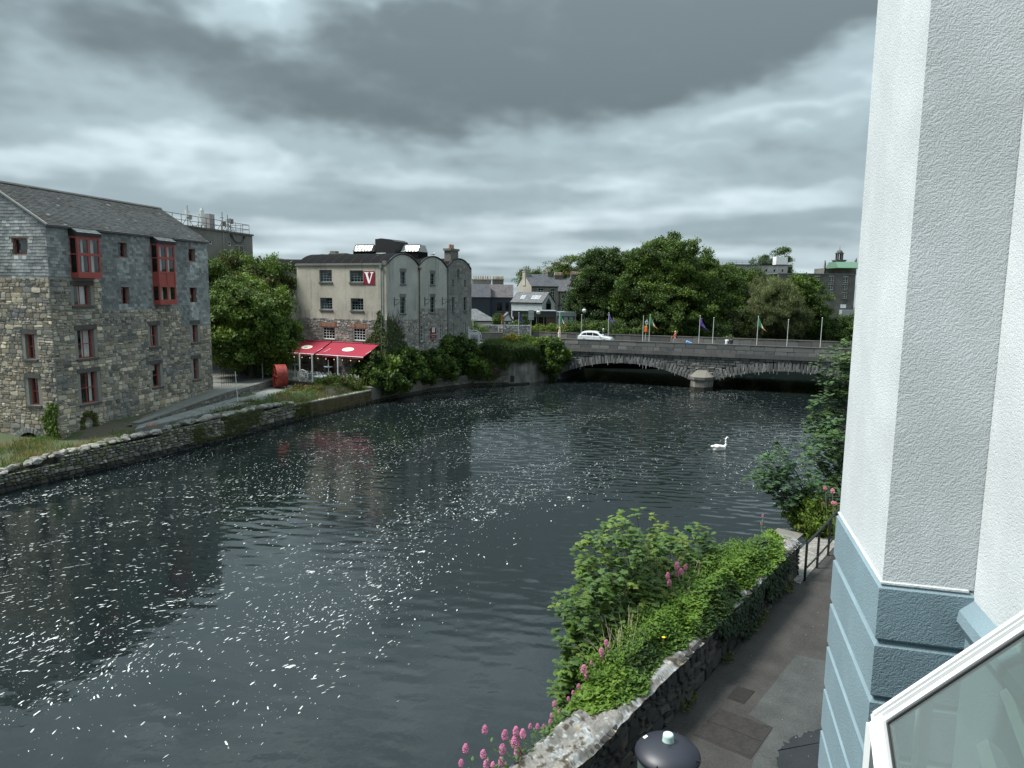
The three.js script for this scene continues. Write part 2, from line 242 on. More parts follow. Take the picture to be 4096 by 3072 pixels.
const MAT = {
  stone: VM(0.9, { bumpMap: grainB, bumpScale: 0.012 }),
  stoneNear: VM(0.92, { bumpMap: grainFine, bumpScale: 0.012 }),
  slate: VM(0.62, { bumpMap: grainB, bumpScale: 0.004 }),
  mortar: M([0.24, 0.232, 0.21], 0.95, { bumpMap: grainB, bumpScale: 0.01 }),
  mortarDark: M([0.05, 0.05, 0.048], 0.95),
  red: M([0.42, 0.085, 0.07], 0.5, { map: paintMap }),
  glass: new THREE.MeshPhysicalMaterial({ color: 0x0b0e10, roughness: 0.06, ior: 1.5 }),
  clear: new THREE.MeshPhysicalMaterial({ color: 0xffffff, roughness: 0.02, transmission: 1, thickness: 0, ior: 1.5 }),
  curtain: M([0.62, 0.62, 0.60], 0.95, { side: THREE.DoubleSide }),
  render: M([0.56, 0.525, 0.45], 0.9, { map: stainMap, bumpMap: grainB, bumpScale: 0.006 }),
  renderGrey: M([0.52, 0.52, 0.475], 0.9, { map: stainMap, bumpMap: grainB, bumpScale: 0.006 }),
  cement: M([0.21, 0.2, 0.18], 0.92, { map: stainMap }),
  concrete: M([0.25, 0.245, 0.225], 0.92, { map: concMap, bumpMap: grainB, bumpScale: 0.012 }),
  felt: new THREE.MeshPhysicalMaterial({ color: 0x1a1a1b, roughness: 0.95, specularIntensity: 0.15, bumpMap: grainB, bumpScale: 0.01 }),
  sash: M([0.17, 0.23, 0.25], 0.55), white: M([0.72, 0.74, 0.73], 0.5), whiteMetal: M([0.62, 0.66, 0.67], 0.45),
  lead: M([0.18, 0.19, 0.2], 0.6), sillStone: M([0.17, 0.165, 0.15], 0.92, { map: stainMap }),
  brick: VM(0.9), black: M([0.012, 0.012, 0.014], 0.5), darkMetal: M([0.02, 0.022, 0.024], 0.45, { metalness: 0.3 }),
  steel: M([0.45, 0.46, 0.46], 0.4, { metalness: 0.7 }), asphalt: M([0.062, 0.058, 0.054], 0.95, { map: asphMap, bumpMap: grainFine, bumpScale: 0.006 }),
  patch: M([0.085, 0.092, 0.09], 0.95, { map: asphMap, bumpMap: grainFine, bumpScale: 0.008 }),
  wet: M([0.022, 0.022, 0.024], 0.22, { map: asphMap }), iron: M([0.05, 0.042, 0.038], 0.6, { metalness: 0.35, map: rep(tMetal, 3) }),
  bark: M([0.10, 0.085, 0.065], 0.95, { bumpMap: grainFine, bumpScale: 0.02 }),
  leaf: leafMat(), leafShiny: leafMat(0.6), grass: leafMat(0.8),
  earth: VM(0.97, { bumpMap: grainB, bumpScale: 0.03 }), stucco: M([0.60, 0.638, 0.655], 0.85, { map: paintMap, bumpMap: stuccoB, bumpScale: 0.0027 }),
  stuccoBlue: M([0.20, 0.285, 0.33], 0.8, { map: paintMap, bumpMap: stuccoB, bumpScale: 0.0027 }),
  upvc: M([0.64, 0.66, 0.655], 0.35), maroon: M([0.23, 0.012, 0.028], 0.75),
};

// ---------------------------------------------------------------- water
const WL = [[-34, -22], [-31, -31], [-28.3, -38], [-26.8, -41.2], [-23.8, -47.3], [-21.9, -52.7], [-18.4, -62.3], [-13.4, -72.6], [-9.6, -79.2], [-4.6, -84.6], [-0.4, -86.2], [1.7, -87.7], [3.5, -90.05], [6.3, -91.2]];   // the far bank at the water line
const leftOf = (x, z) => { for (let i = 0; i < WL.length - 1; i++) { const [a, b] = WL[i], [c, d] = WL[i + 1]; if (z <= b && z > d) return lerp(a, c, (z - b) / (d - b)); } return z > -22 ? -34 : 6; };
const amp = (x, z) => { // how ruffled the river is
  const n = 0.5 + 0.5 * n3(x * 0.09 + 5, z * 0.06, 2.2), m = 0.5 + 0.5 * n3(x * 0.25, z * 0.12 + 7, 5.5);
  const breeze = sstep(-34, -42, z) * (1 - sstep(-72, -85, z)) * sstep(-6, 10, x - 0.12 * (z + 50));
  return (0.2 + 0.6 * n * m) * (1 - 0.45 * sstep(-36, -22, z)) + 0.9 * breeze;
};
function wave(x, z) {
  const w = 0.9 * n3(x * 0.35, z * 0.35, 0.4), w2 = 0.8 * n3(x * 0.21 + 9, z * 0.21, 3.4);
  let h = 0;
  h += 0.0065 * Math.sin(z * 5.2 + x * 0.9 + w * 3.2) ;
  h += 0.0055 * Math.sin(z * 7.9 - x * 2.1 + w2 * 4.1);
  h += 0.0035 * Math.sin(z * 12.3 + x * 3.7 + w * 5.0);
  h += 0.010 * n3(x * 1.0, z * 2.1, 8.8) + 0.007 * n3(x * 2.2 + 40, z * 4.4, 1.8);
  // the swan's wake: two trains of ripples opening behind it
  const sx = 15.5, sz = -51.2, dx = sx - x, dz = z - sz, along = dx * 0.86 + dz * 0.5, off = -dx * 0.5 + dz * 0.86;
  let k = 0; if (along > 0 && along < 16) { const e = Math.abs(off) - along * 0.36; k = Math.exp(-e * e / (0.5 + 0.1 * along)) * Math.exp(-along / 9); h += k * 0.02 * Math.sin((Math.abs(off) * 1.1 + along * 0.5) * 7); }
  return h * amp(x, z);
}
{
  const xs = [], zs = []; for (let x = -36; x <= 48; x += 0.19) xs.push(x); for (let z = -4, i = 0; z > -106; z -= z > -60 ? 0.125 : 0.2) zs.push(z);
  const nx = xs.length, nz = zs.length, p = new Float32Array(nx * nz * 3), uv = new Float32Array(nx * nz * 2), idx = [];
  for (let j = 0; j < nz; j++) for (let i = 0; i < nx; i++) { const o = j * nx + i; p[o * 3] = xs[i]; p[o * 3 + 1] = wave(xs[i], zs[j]); p[o * 3 + 2] = zs[j]; uv[o * 2] = xs[i] / 5.3; uv[o * 2 + 1] = zs[j] / 5.3; }
  for (let j = 0; j < nz - 1; j++) for (let i = 0; i < nx - 1; i++) { const a = j * nx + i; if (xs[i + 1] < leftOf(0, zs[j]) - 1.5) continue; idx.push(a, a + 1, a + nx, a + 1, a + nx + 1, a + nx); }
  const g = new THREE.BufferGeometry(); g.setAttribute('position', new THREE.BufferAttribute(p, 3)); g.setAttribute('uv', new THREE.BufferAttribute(uv, 2)); g.setIndex(idx); g.computeVertexNormals();
  // the calm reaches beyond
  const flat = (x0, x1, z0, z1) => { const q = new THREE.PlaneGeometry(x1 - x0, z1 - z0, 1, 1); q.rotateX(-Math.PI / 2); q.translate((x0 + x1) / 2, 0, (z0 + z1) / 2); const a = q.attributes.uv, b = q.attributes.position; for (let i = 0; i < 4; i++) a.setXY(i, b.getX(i) / 5.3, b.getZ(i) / 5.3); return q; };
  const river = new THREE.MeshPhysicalMaterial({ roughness: 0.04, ior: 1.48, bumpMap: tWave, bumpScale: 0.004 }); river.color.setRGB(0.0075, 0.0118, 0.012);
  const w = structure('water', mergeGeometries([g, flat(-36, 160, -105.9, -220), flat(-40, 48, 40, -3.95), flat(47.9, 160, -3, -105.9)]), river, 'dark rippled river water flowing under the bridge', 'river');
}
// foam flecks drifting down the river
{
  RND = rng(31);
  const mk = seed => { const keep = RND; RND = rng(seed); const pb = new PB(), n = 9, o = []; for (let i = 0; i < n; i++) { const a = i / n * 6.283, r = rr(0.55, 1.15); o.push([Math.cos(a) * r, 0, -Math.sin(a) * r * 0.62]); } for (let i = 0; i < n; i++) pb.tri([0, 0.06, 0], o[i], o[(i + 1) % n], [1, 1, 1]); RND = keep; const g = pb.geo(); g.deleteAttribute('color'); return g; };
  const lists = [[], [], []];
  const flow = (x, z) => 1.05 + 0.9 * n3(x * 0.11, z * 0.11, 3.3) + 0.7 * n3(x * 0.4, z * 0.4, 7.7);
  const thick = (x, z) => {
    if (x < leftOf(x, z) + 0.3) return 0;
    const clear = (x + 5.8) * 0.88 + (z + 21) * 0.47;   // the slack water by the near wall carries none
    let d = 1 - sstep(-3.5, 4.0, clear - 2.4 * n3(x * 0.15, z * 0.15, 6)) * (1 - 0.75 * sstep(-36, -48, z));
    const al = x * 0.5 - z * 0.87, ac = x * 0.87 + z * 0.5; d *= 0.1 + 1.7 * Math.pow(clamp(0.5 + 0.9 * fbm(ac * 0.42 + 0.8 * n3(x * 0.2, z * 0.2, 1), al * 0.1, 4.4, 4)), 2.6);
    if (x > 27 && z < -40) d *= 0.35;
    if (z < -42) d *= 0.62; return clamp(d * 1.0, 0, 1.2);
  };
  const put = (x, z, s, a, l = 1) => lists[Math.floor(RND() * 3)].push({ p: [x, wave(x, z) + 0.006, z], e: [0, a, 0], s: [s * l, s * 0.35, s * 0.8], c: shade([0.6, 0.63, 0.62], rr(0.32, 1)) });
  let tries = 0; while (tries++ < 260000) {
    const z = -6 - 92 * RND(), x = -33 + 72 * RND(); if (RND() > thick(x, z)) continue;
    const s = (Math.pow(RND(), 3.6) * 0.066 + 0.0105) * (z < -40 ? 0.75 : 0.85); put(x, z, s, flow(x, z) + rr(-0.6, 0.6), rr(1.0, 2.6));
  }
  for (let k = 0; k < 170; k++) {   // threads and eddies
    let x = rr(-28, 14), z = rr(-48, -9); if (RND() > thick(x, z) * 1.2) continue; const n = Math.floor(rr(5, 18)), s0 = rr(0.015, 0.045);
    for (let i = 0; i < n; i++) { const a = flow(x, z) + 0.5 * n3(x * 0.9, z * 0.9, k); x += Math.cos(a) * 0.11; z -= Math.sin(a) * 0.11; if (RND() < 0.85) put(x + rr(-0.03, 0.03), z + rr(-0.03, 0.03), s0 * rr(0.5, 1.25), a, rr(1.4, 2.6)); }
  }
  for (let k = 0; k < 34; k++) { const x = rr(-26, 4), z = rr(-40, -12); if (thick(x, z) < 0.25) continue; for (let i = 0; i < 7; i++) put(x + rr(-0.2, 0.2), z + rr(-0.1, 0.1), rr(0.025, 0.1), flow(x, z) + rr(-0.6, 0.6), 1.6); }
  const foamM = M([1, 1, 1], 0.9); const o = new THREE.Group(); o.name = 'foam'; scene.add(o); tag(o, 'white foam flecks drifting in streaks over the dark river', 'foam', null, 'stuff');
  lists.forEach((l, i) => scatter('foam_flecks', mk(5 + i), foamM, l, o));
}

// ---------------------------------------------------------------- land
const earthCol = (x, z) => { const n = fbm(x * 0.5, z * 0.5, 1, 3); return n > 0.1 ? [0.085, 0.075, 0.05] : [0.055, 0.07, 0.028]; };
function field(x0, x1, z0, z1, step, h, col, ok) { // a coloured height field
  const pb = new PB(); for (let x = x0; x < x1; x += step) for (let z = z0; z > z1; z -= step) { if (ok && !ok(x + step / 2, z - step / 2)) continue; const P = (a, b) => [a, h(a, b), b]; pb.quad(P(x, z), P(x + step, z), P(x + step, z - step), P(x, z - step), col(x, z)); } return mergeVerts(pb.geo());
}
function mergeVerts(g) { g.deleteAttribute('normal'); g.deleteAttribute('uv'); const q = mergeVertices(g, 1e-3); q.computeVertexNormals(); const p = q.attributes.position, uv = new Float32Array(p.count * 2); for (let i = 0; i < p.count; i++) { uv[2 * i] = p.getX(i); uv[2 * i + 1] = p.getZ(i); } q.setAttribute('uv', new THREE.BufferAttribute(uv, 2)); return q; }
const bankTop = z => z > -41 ? lerp(1.0, 1.4, clamp((-38 - z) / 3)) : z > -50 ? lerp(1.4, 1.75, (-41 - z) / 9) : z > -57 ? 1.75 : z > -62 ? lerp(1.75, 1.45, (-57 - z) / 5) : z > -73 ? lerp(1.45, 1.05, (-62 - z) / 11) : 1.05;
const bankH = (x, z) => { const d = leftOf(x, z) - x; const base = bankTop(z); return base - 0.08 + (z < -57 && z > -72 ? (1.93 - base + 0.08) * sstep(0.5, 1.9, d) * sstep(-71.5, -69.5, z) : 0.22 * sstep(0.3, 2.2, d) * (z < -62 ? 0.3 : 1)) + 0.07 * n3(x * 0.8, z * 0.8, 2) - (z > -46 ? 0.25 * sstep(1.2, 3, d) : 0); };
structure('bank_ground', field(-60, 8, -20, -92, 0.7, (x, z) => x > leftOf(x, z) - 0.45 ? -0.6 : bankH(x, z), earthCol, (x, z) => x < leftOf(x, z) + 0.3), MAT.earth, 'earthy grassed river bank below the stone buildings', 'ground');
const upland = [[-200, -92.5], [-30, -92.5], [-24, -83], [-12, -91.8], [-4.2, -91.2], [-2, -89.8], [3.4, -91.3], [6.1, -91.9], [10.5, -103.2], [10, -115], [31, -112], [38, -118], [60, -122], [90, -128], [200, -120], [260, -400], [-260, -400]];
structure('ground', prism(upland, -1, 4.15), M([0.07, 0.08, 0.04], 0.95), 'street level ground behind the bridge and houses', 'ground');
structure('right_bank', prism([[-60, 30], [-6.6, 0.6], [0.3, -8.85], [6.7, -17.5], [9.6, -20.5], [16, -31], [30, -59], [42, -78], [56, -82], [300, -60], [300, 60]], -1.2, 4.42), M([0.08, 0.075, 0.06], 0.95), 'ground of the near bank under the walkway', 'ground');

// ---------------------------------------------------------------- the bridge (its own axes: x along it to the right, z towards the camera)
{
  RND = rng(201);
  const b = thing('stone_bridge', 'grey stone road bridge with two low arches across the river', 'bridge', [6.05, 0, -90.6], -19.83 * Math.PI / 180);
  const arch = (u0, u1, sp, rise) => { const s = u1 - u0, R = (s * s / 4 + rise * rise) / (2 * rise), cx = (u0 + u1) / 2, cy = sp + rise - R, a = Math.asin(s / 2 / R); return { u0, u1, sp, R, cx, cy, a }; };
  const A1 = arch(0.2, 16.35, 1.0, 1.65), A2 = arch(18.85, 36.3, 0.95, 1.6);
  const arcPts = (A, n = 30) => [...Array(n + 1).keys()].map(i => { const t = -A.a + 2 * A.a * i / n; return [A.cx + A.R * Math.sin(t), A.cy + A.R * Math.cos(t)]; });
  const out = [[-7, -1], [0.2, -1], ...arcPts(A1), [16.35, -1], [18.85, -1], ...arcPts(A2), [36.3, -1], [48, -1], [48, 3.9], [-7, 3.9]];
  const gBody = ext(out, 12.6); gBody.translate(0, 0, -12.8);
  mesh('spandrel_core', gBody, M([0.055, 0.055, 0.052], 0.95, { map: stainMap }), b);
  const pal = [[0.122, 0.126, 0.123], [0.138, 0.141, 0.136], [0.108, 0.113, 0.112], [0.152, 0.152, 0.145]], front = face(0, 0, -0.2, 0);
  // voussoirs, each a wedge
  const ring = (A, n, list) => { for (let i = 0; i < n; i++) { const t0 = -A.a + 2 * A.a * i / n + 0.0016, t1 = -A.a + 2 * A.a * (i + 1) / n - 0.0016, d = rr(0.95, 1.12); const P = (t, r) => [A.cx + r * Math.sin(t), A.cy + r * Math.cos(t)]; const m = (t0 + t1) / 2; list.push(stone([P(t1, A.R - 0.01), P(t1, A.R + d), P(m, A.R + d + 0.02), P(t0, A.R + d), P(t0, A.R - 0.01)].reverse(), rr(0.17, 0.24), vary(pal, 0.28), 0.035, 0.02)); } };
  const vs = []; ring(A1, 42, vs); ring(A2, 45, vs); pieces(vs, 'voussoir', 'voussoirs', MAT.stone, b, front);
  const over = A => (x, y) => Math.hypot(x - A.cx, y - A.cy) > A.R + 1.02 || x < A.u0 - 0.1 || x > A.u1 + 0.1;
  const o1 = over(A1), o2 = over(A2);
  const cs = masonry(-3, 46, 0.2, 3.9, { h: [0.26, 0.34], w: [1.5, 3.6], gap: 0.014, amp: 0, cut: 0.08, d: [0.1, 0.16], pal, inside: (x, y) => o1(x, y) && o2(x, y) && !(x > 16.4 && x < 19.2 && y < 1.4), split: 0, bev: 0.03, slant: 0.02 });
  pieces(cs, 'spandrel_stone', 'spandrel_stones', MAT.stone, b, front);
  // lime run out of the joints
  { const pb = new PB(), w = [0.62, 0.62, 0.58]; for (const A of [A1, A2]) for (let i = 0; i < 130; i++) { const t = -A.a + 2 * A.a * Math.floor(rr(2, 42)) / (A === A1 ? 42 : 45), r = A.R + rr(0.1, 1.0), L = rr(0.12, 0.6), e = rr(0.01, 0.035); if (RND() < 0.35) continue; const x = A.cx + r * Math.sin(t), y = A.cy + r * Math.cos(t); pb.quad([x - e, y - L, 0.028], [x + e * 0.5, y - L * rr(0.8, 1.1), 0.028], [x + e, y, 0.028], [x - e, y, 0.028], shade(w, rr(0.6, 1))); } for (let i = 0; i < 60; i++) { const x = rr(1, 34), y = rr(1.9, 3.4), L = rr(0.2, 0.9); if (!o1(x, y) || !o2(x, y)) continue; pb.quad([x, y, 0.0], [x + L, y - 0.01, 0.0], [x + L, y + rr(0.02, 0.08), 0.0], [x, y + rr(0.02, 0.05), 0.0], shade(w, rr(0.5, 1))); } mesh('lime_streaks', pb.geo(), VM(0.95), b).userData.kind = 'stuff'; }
  // string course and parapets
  for (let x = -3; x < 46; x += 2.45) mesh('string_course', span(x, x + 2.44, 3.9, 4.36, -0.35, 0.16 + rr(-0.006, 0.006)), M(vary(pal, 0.15), 0.92, { map: stainMap, bumpMap: grainB, bumpScale: 0.01 }), b);
  mesh('parapet_core', merge([span(-3, 46, 4.36, 5.36, -0.42, -0.05), span(-9, 46, 4.36, 5.36, -12.8, -12.5)]), MAT.mortarDark, b);
  const lower = masonry(-3, 46, 4.36, 4.78, { h: [0.42, 0.42], w: [1.6, 3.4], gap: 0.008, amp: 0, cut: 0.04, d: [0.03, 0.05], pal, varyBy: 0.12, split: 0, bev: 0.015, slant: 0 }), upper = masonry(-3, 46, 4.79, 5.34, { h: [0.55, 0.55], w: [2.2, 4.4], gap: 0.008, amp: 0, cut: 0.03, d: [0.03, 0.05], pal, varyBy: 0.12, split: 0, bev: 0.015, slant: 0 });
  pieces([...lower, ...upper], 'parapet_stone', 'parapet_stones', MAT.stone, b, face(0, 0, -0.04, 0));
  pieces(masonry(-9, 46, 4.36, 5.34, { h: [0.98, 0.98], w: [1.0, 1.8], gap: 0.01, amp: 0, cut: 0.02, d: [0.03, 0.045], pal: [[0.1, 0.1, 0.096], [0.115, 0.113, 0.106]], split: 0, bev: 0.015, slant: 0 }), 'far_parapet_slab', 'slabs', MAT.stone, b, face(0, 0, -12.52, 0));
  const cop = M([0.125, 0.122, 0.112], 0.92, { map: stainMap });
  for (let x = -3; x < 46; x += 1.86) { mesh('coping_stone', span(x, x + 1.85, 5.35, 5.44, -0.46, 0.03), cop, b); } for (let x = -9; x < 46; x += 1.86) mesh('coping_stone', span(x, x + 1.85, 5.35, 5.46, -12.84, -12.44), cop, b);
  // the pier's cutwater with its cap
  const hex = k => [[16.45 - k, -0.3], [16.6 - k, 1.2], [17.15 - k * 0.6, 2.0 + k], [18.2 + k * 0.6, 2.0 + k], [18.95 + k, 1.2], [19.1 + k, -0.3]];
  const cutw = mesh('cutwater', prism(hex(0), -1, 1.15), MAT.concrete, b);
  mesh('cap_moulding', merge([prism(hex(0.07), 1.15, 1.28), prism(hex(0.14), 1.283, 1.6)]), M([0.16, 0.155, 0.14], 0.92, { map: stainMap }), cutw);
  { const pb = new PB(), h = hex(0.05), top = [[17.2, 2.25, -0.1], [18.3, 2.25, -0.1]]; for (let i = 0; i < 5; i++) { const a = h[i], c = h[i + 1], A = [a[0], 1.6, a[1]], C = [c[0], 1.6, c[1]], t = i < 2 ? top[0] : i > 2 ? top[1] : null, k = [0.15, 0.14, 0.12]; if (t) pb.tri(A, C, t, k); else pb.quad(A, C, top[1], top[0], k); } mesh('cap_dome', pb.geo(), VM(0.95), cutw); }
  mesh('waterline_weed', prism([...hex(0.012)], -0.5, 0.42), M([0.022, 0.02, 0.014], 0.9), cutw);
  structure('road', span(-40, 48, 4.2, 4.32, -12.5, -0.42).applyMatrix4(new THREE.Matrix4().makeRotationY(-19.83 * Math.PI / 180).setPosition(6.05, 0, -90.6)), M([0.055, 0.055, 0.056], 0.95), 'tarmac road deck running across the bridge', 'road');
  structure('pavement', merge([span(-40, 48, 4.325, 4.45, -12.49, -10.4), span(-40, 48, 4.325, 4.45, -2.3, -0.43)]).applyMatrix4(new THREE.Matrix4().makeRotationY(-19.83 * Math.PI / 180).setPosition(6.05, 0, -90.6)), M([0.16, 0.16, 0.15], 0.95), 'raised footpaths along both sides of the bridge road', 'pavement');
}
// the round concrete abutment
{
  const pl = [[-5.2, -85.2], [-0.4, -86.2], [1.0, -86.75], [2.4, -88.0], [3.5, -90.05], [6.2, -91.1], [6.2, -93.5], [-5.2, -93]];
  const a = thing('concrete_abutment', 'stained concrete retaining wall at the left end of the bridge', 'wall', [0, 0, 0]);
  mesh('wall', prism(pl, -1, 3.3), MAT.concrete, a);
  mesh('drain_opening', box(0.5, 0.75, 0.1, 0.02, 0.72, -86.35, 0.2), MAT.black, a);
  mesh('footing', prism([[-1.6, -85.9], [-0.2, -85.8], [1.6, -86.6], [2.2, -87.6], [0, -87.5], [-2, -86.6]], -1, 0.16), M([0.02, 0.02, 0.017], 0.9), a);
}

// ---------------------------------------------------------------- the near bank: walkway, wall, hotel
structure('walkway', prism([[-9, 6], [-3.6, -2.4], [0.86, -8.43], [7.25, -17.05], [9.2, -19.9], [40, -60], [40, 6]], 4.3, 4.5), MAT.asphalt, 'dark tarmac riverside walkway between the low wall and hotel', 'walkway');
{
  const d = [0.5955, -0.8034], tr = (x, y, z) => [x, y, z];
  const patchShape = (pts, y, m, name, label, cat) => { const s = new THREE.Shape(pts.map(([x, z]) => new THREE.Vector2(x, -z))); const g = new THREE.ShapeGeometry(s); g.rotateX(-Math.PI / 2); g.translate(0, y, 0); return structure(name, boxUV(g), m, label, cat); };
  patchShape([[5.62, -13.06], [7.4, -12.2], [6.6, -8], [3.9, -7.2], [3.1, -8.6], [3.72, -9.9], [4.31, -10.71], [4.03, -11.06]], 4.504, MAT.patch, 'tarmac_patch', 'paler relaid tarmac patch on the walkway by the hotel', 'tarmac patch');
  RND = rng(44); const wet = [], w0 = [[4.15, -10.1], [4.5, -10.45], [4.9, -10.6], [5.4, -10.9], [6.5, -10.6], [6.2, -8], [4.2, -7.6], [3.7, -8.6], [3.85, -9.3]]; for (let i = 0; i < w0.length; i++) { const a = w0[i], c = w0[(i + 1) % w0.length]; for (let k = 0; k < 9; k++) wet.push([lerp(a[0], c[0], k / 9) + rr(-0.04, 0.04), lerp(a[1], c[1], k / 9) + rr(-0.05, 0.05)]); }
  patchShape(wet, 4.508, MAT.wet, 'wet_stain', 'dark wet stain spreading over the walkway by the hotel', 'stain');
  const cover = (pts, y, name, label, plates) => { const t = thing(name, label, 'manhole cover', [0, 0, 0]); const lerp2 = (a, c, f) => [lerp(a[0], c[0], f), lerp(a[1], c[1], f)]; const sh = k => { const c = pts.reduce((s, p) => [s[0] + p[0] / 4, s[1] + p[1] / 4], [0, 0]); return pts.map(p => lerp2(c, p, k)); };
    mesh('frame', prism(sh(1), 4.4, y), M([0.028, 0.025, 0.023], 0.7), t);
    for (let i = 0; i < plates; i++) { const q = sh(0.965), f0 = i / plates + 0.006, f1 = (i + 1) / plates - 0.006; const P = [lerp2(q[0], q[3], f0), lerp2(q[1], q[2], f0), lerp2(q[1], q[2], f1), lerp2(q[0], q[3], f1)]; const pl = mesh('plate', prism(P, 4.41, y + 0.006), MAT.iron, t); const ribs = []; for (let k = 1; k < 30; k++) { const a = lerp2(P[0], P[1], k / 30), c = lerp2(P[3], P[2], k / 30); ribs.push(rod([a[0], y + 0.006, a[1]], [c[0], y + 0.006, c[1]], 0.0035, 0.0035, 4)); } mesh('ribs', mergeGeometries(ribs.map(clean)), MAT.iron, pl).userData.kind = 'stuff'; mesh('lifting_hole', new THREE.CylinderGeometry(0.018, 0.018, 0.004, 10).translate(lerp(P[1][0], P[3][0], 0.08), y + 0.011, lerp(P[1][1], P[3][1], 0.08)), MAT.black, pl); }
  };
  cover([[4.1, -11.94], [4.37, -11.76], [4.04, -11.36], [3.80, -11.55]], 4.506, 'manhole_cover', 'small square iron manhole cover in the walkway', 1);
  cover([[3.56, -11.26], [4.31, -10.71], [3.68, -9.92], [2.96, -10.5]], 4.51, 'manhole_cover', 'large double plate access cover in the walkway near the bin', 2);
  // scraps of litter and leaf
  RND = rng(9); const bits = []; for (let i = 0; i < 60; i++) { const t = rr(1, 11), o = rr(0.2, 2.6); bits.push({ p: [0.86 + d[0] * t + 0.8 * o, 4.506 + 0.006, -8.43 + d[1] * t + 0.6 * o], e: [-1.5, rr(0, 6), 0], s: rr(0.012, 0.03), c: pick([[0.5, 0.5, 0.48], [0.35, 0.25, 0.12], [0.45, 0.42, 0.3]]) }); }
  tag(scatter('leaf_litter', leafGeo('oval'), MAT.grass, bits), 'tiny pale scraps and leaves scattered on the walkway', 'litter', null, 'stuff');
}
// parapet wall along the walkway
const PW = { o: [0.86, 4.5, -8.43], turn: 53.45 * Math.PI / 180, at: (x, y, z) => { const c = 0.5955, s = 0.8034; return [0.86 + c * x + s * z, 4.5 + y, -8.43 - s * x + c * z]; } };
const topH = (x, z) => 0.9 + 0.035 * n3(x * 1.3, z * 3, 1) + 0.014 * n3(x * 5, z * 6, 2) + 0.007 * n3(x * 14, z * 14, 3) - 0.06 * sstep(-0.1, 0, z) - 0.05 * sstep(-0.6, -0.68, z);
{
  RND = rng(71);
  const w = thing('riverside_wall', 'low rough stone wall with mossy top beside the walkway', 'wall', PW.o, PW.turn);
  mesh('wall_core', merge([span(-13, 10.7, -5.6, 0.84, -0.66, -0.03)]), MAT.mortarDark, w);
  const pal = [[0.035, 0.033, 0.031], [0.046, 0.043, 0.039], [0.028, 0.028, 0.028], [0.06, 0.055, 0.047]];
  pieces(masonry(-6, 10.72, -0.02, 0.87, { h: [0.13, 0.3], w: [0.8, 2.2], gap: 0.003, amp: 0.085, cut: 0.42, d: [0.03, 0.06], pal, split: 0.4, bev: 0.035, varyBy: 0.28, slant: 0.7 }), 'stone', 'small_stones', MAT.stoneNear, w, face(0, 0, -0.035, 0));
  pieces(masonry(0, 0.64, -0.02, 0.88, { h: [0.16, 0.3], w: [0.9, 1.8], gap: 0.008, amp: 0.02, d: [0.02, 0.05], pal: [[0.13, 0.12, 0.1], [0.1, 0.095, 0.085]], bev: 0.03 }), 'end_stone', 'end_stones', MAT.stoneNear, w, face(10.69, 0, -0.02, 90));
  pieces(masonry(-6, 10.7, -4.6, 0.85, { h: [0.25, 0.45], w: [1, 2.6], gap: 0.015, amp: 0.04, d: [0.02, 0.06], pal }).map(s => s), 'river_face_stone', 'river_face_stones', MAT.stoneNear, w, face(0, 0, -0.66, 180).multiply(new THREE.Matrix4().makeScale(1, 1, 1)).multiply(new THREE.Matrix4().makeTranslation(-4.7, 0, 0)), 120);
  // weathered top: grit, pale lichen, rusty crumbs
  const nx = 900, nz = 30, p = [], c = [], idx = [];
  for (let i = 0; i <= nx; i++) for (let j = 0; j <= nz; j++) {
    const x = lerp(-6, 10.74, i / nx), z = lerp(-0.69, 0.02, j / nz); p.push(x, topH(x, z), z + 0.014 * n3(x * 4, j * 0.2, 9) * (j === nz ? 1 : j === 0 ? 1 : 0.6));
    const a = fbm(x * 3, z * 3, 4, 4), l = n3(x * 6 + 30, z * 6, 7), l2 = n3(x * 13, z * 13, 17), g = n3(x * 45, z * 45, 2); const mixc = (p, q, t) => p.map((v, i) => lerp(v, q[i], t)); let k = mixc([0.125, 0.12, 0.11], [0.2, 0.19, 0.172], sstep(-0.2, 0.25, a)); k = mixc(k, [0.25, 0.257, 0.255], sstep(0.25, 0.6, l + 0.5 * l2)); k = mixc(k, [0.36, 0.36, 0.345], sstep(0.62, 0.72, n3(x * 19, z * 19, 17) + 0.25 * l)); k = mixc(k, [0.065, 0.05, 0.032], sstep(0.35, 0.7, -n3(x * 11 + 7, z * 11, 3) - 0.4 * g)); k = mixc(k, [0.36, 0.25, 0.07], sstep(0.9, 0.96, n3(x * 9, z * 11, 31))); c.push(...shade(k, 1 + 0.38 * g));
  }
  for (let i = 0; i < nx; i++) for (let j = 0; j < nz; j++) { const a = i * (nz + 1) + j; idx.push(a, a + 1, a + nz + 1, a + 1, a + nz + 2, a + nz + 1); }
  const g = new THREE.BufferGeometry(); g.setAttribute('position', new THREE.Float32BufferAttribute(p, 3)); g.setAttribute('color', new THREE.Float32BufferAttribute(c, 3)); g.setIndex(idx); g.computeVertexNormals(); const uv = new Float32Array(p.length / 3 * 2); for (let i = 0; i < p.length / 3; i++) { uv[2 * i] = p[3 * i]; uv[2 * i + 1] = p[3 * i + 2]; } g.setAttribute('uv', new THREE.BufferAttribute(uv, 2));
  mesh('wall_top', g, MAT.stoneNear, w);
}
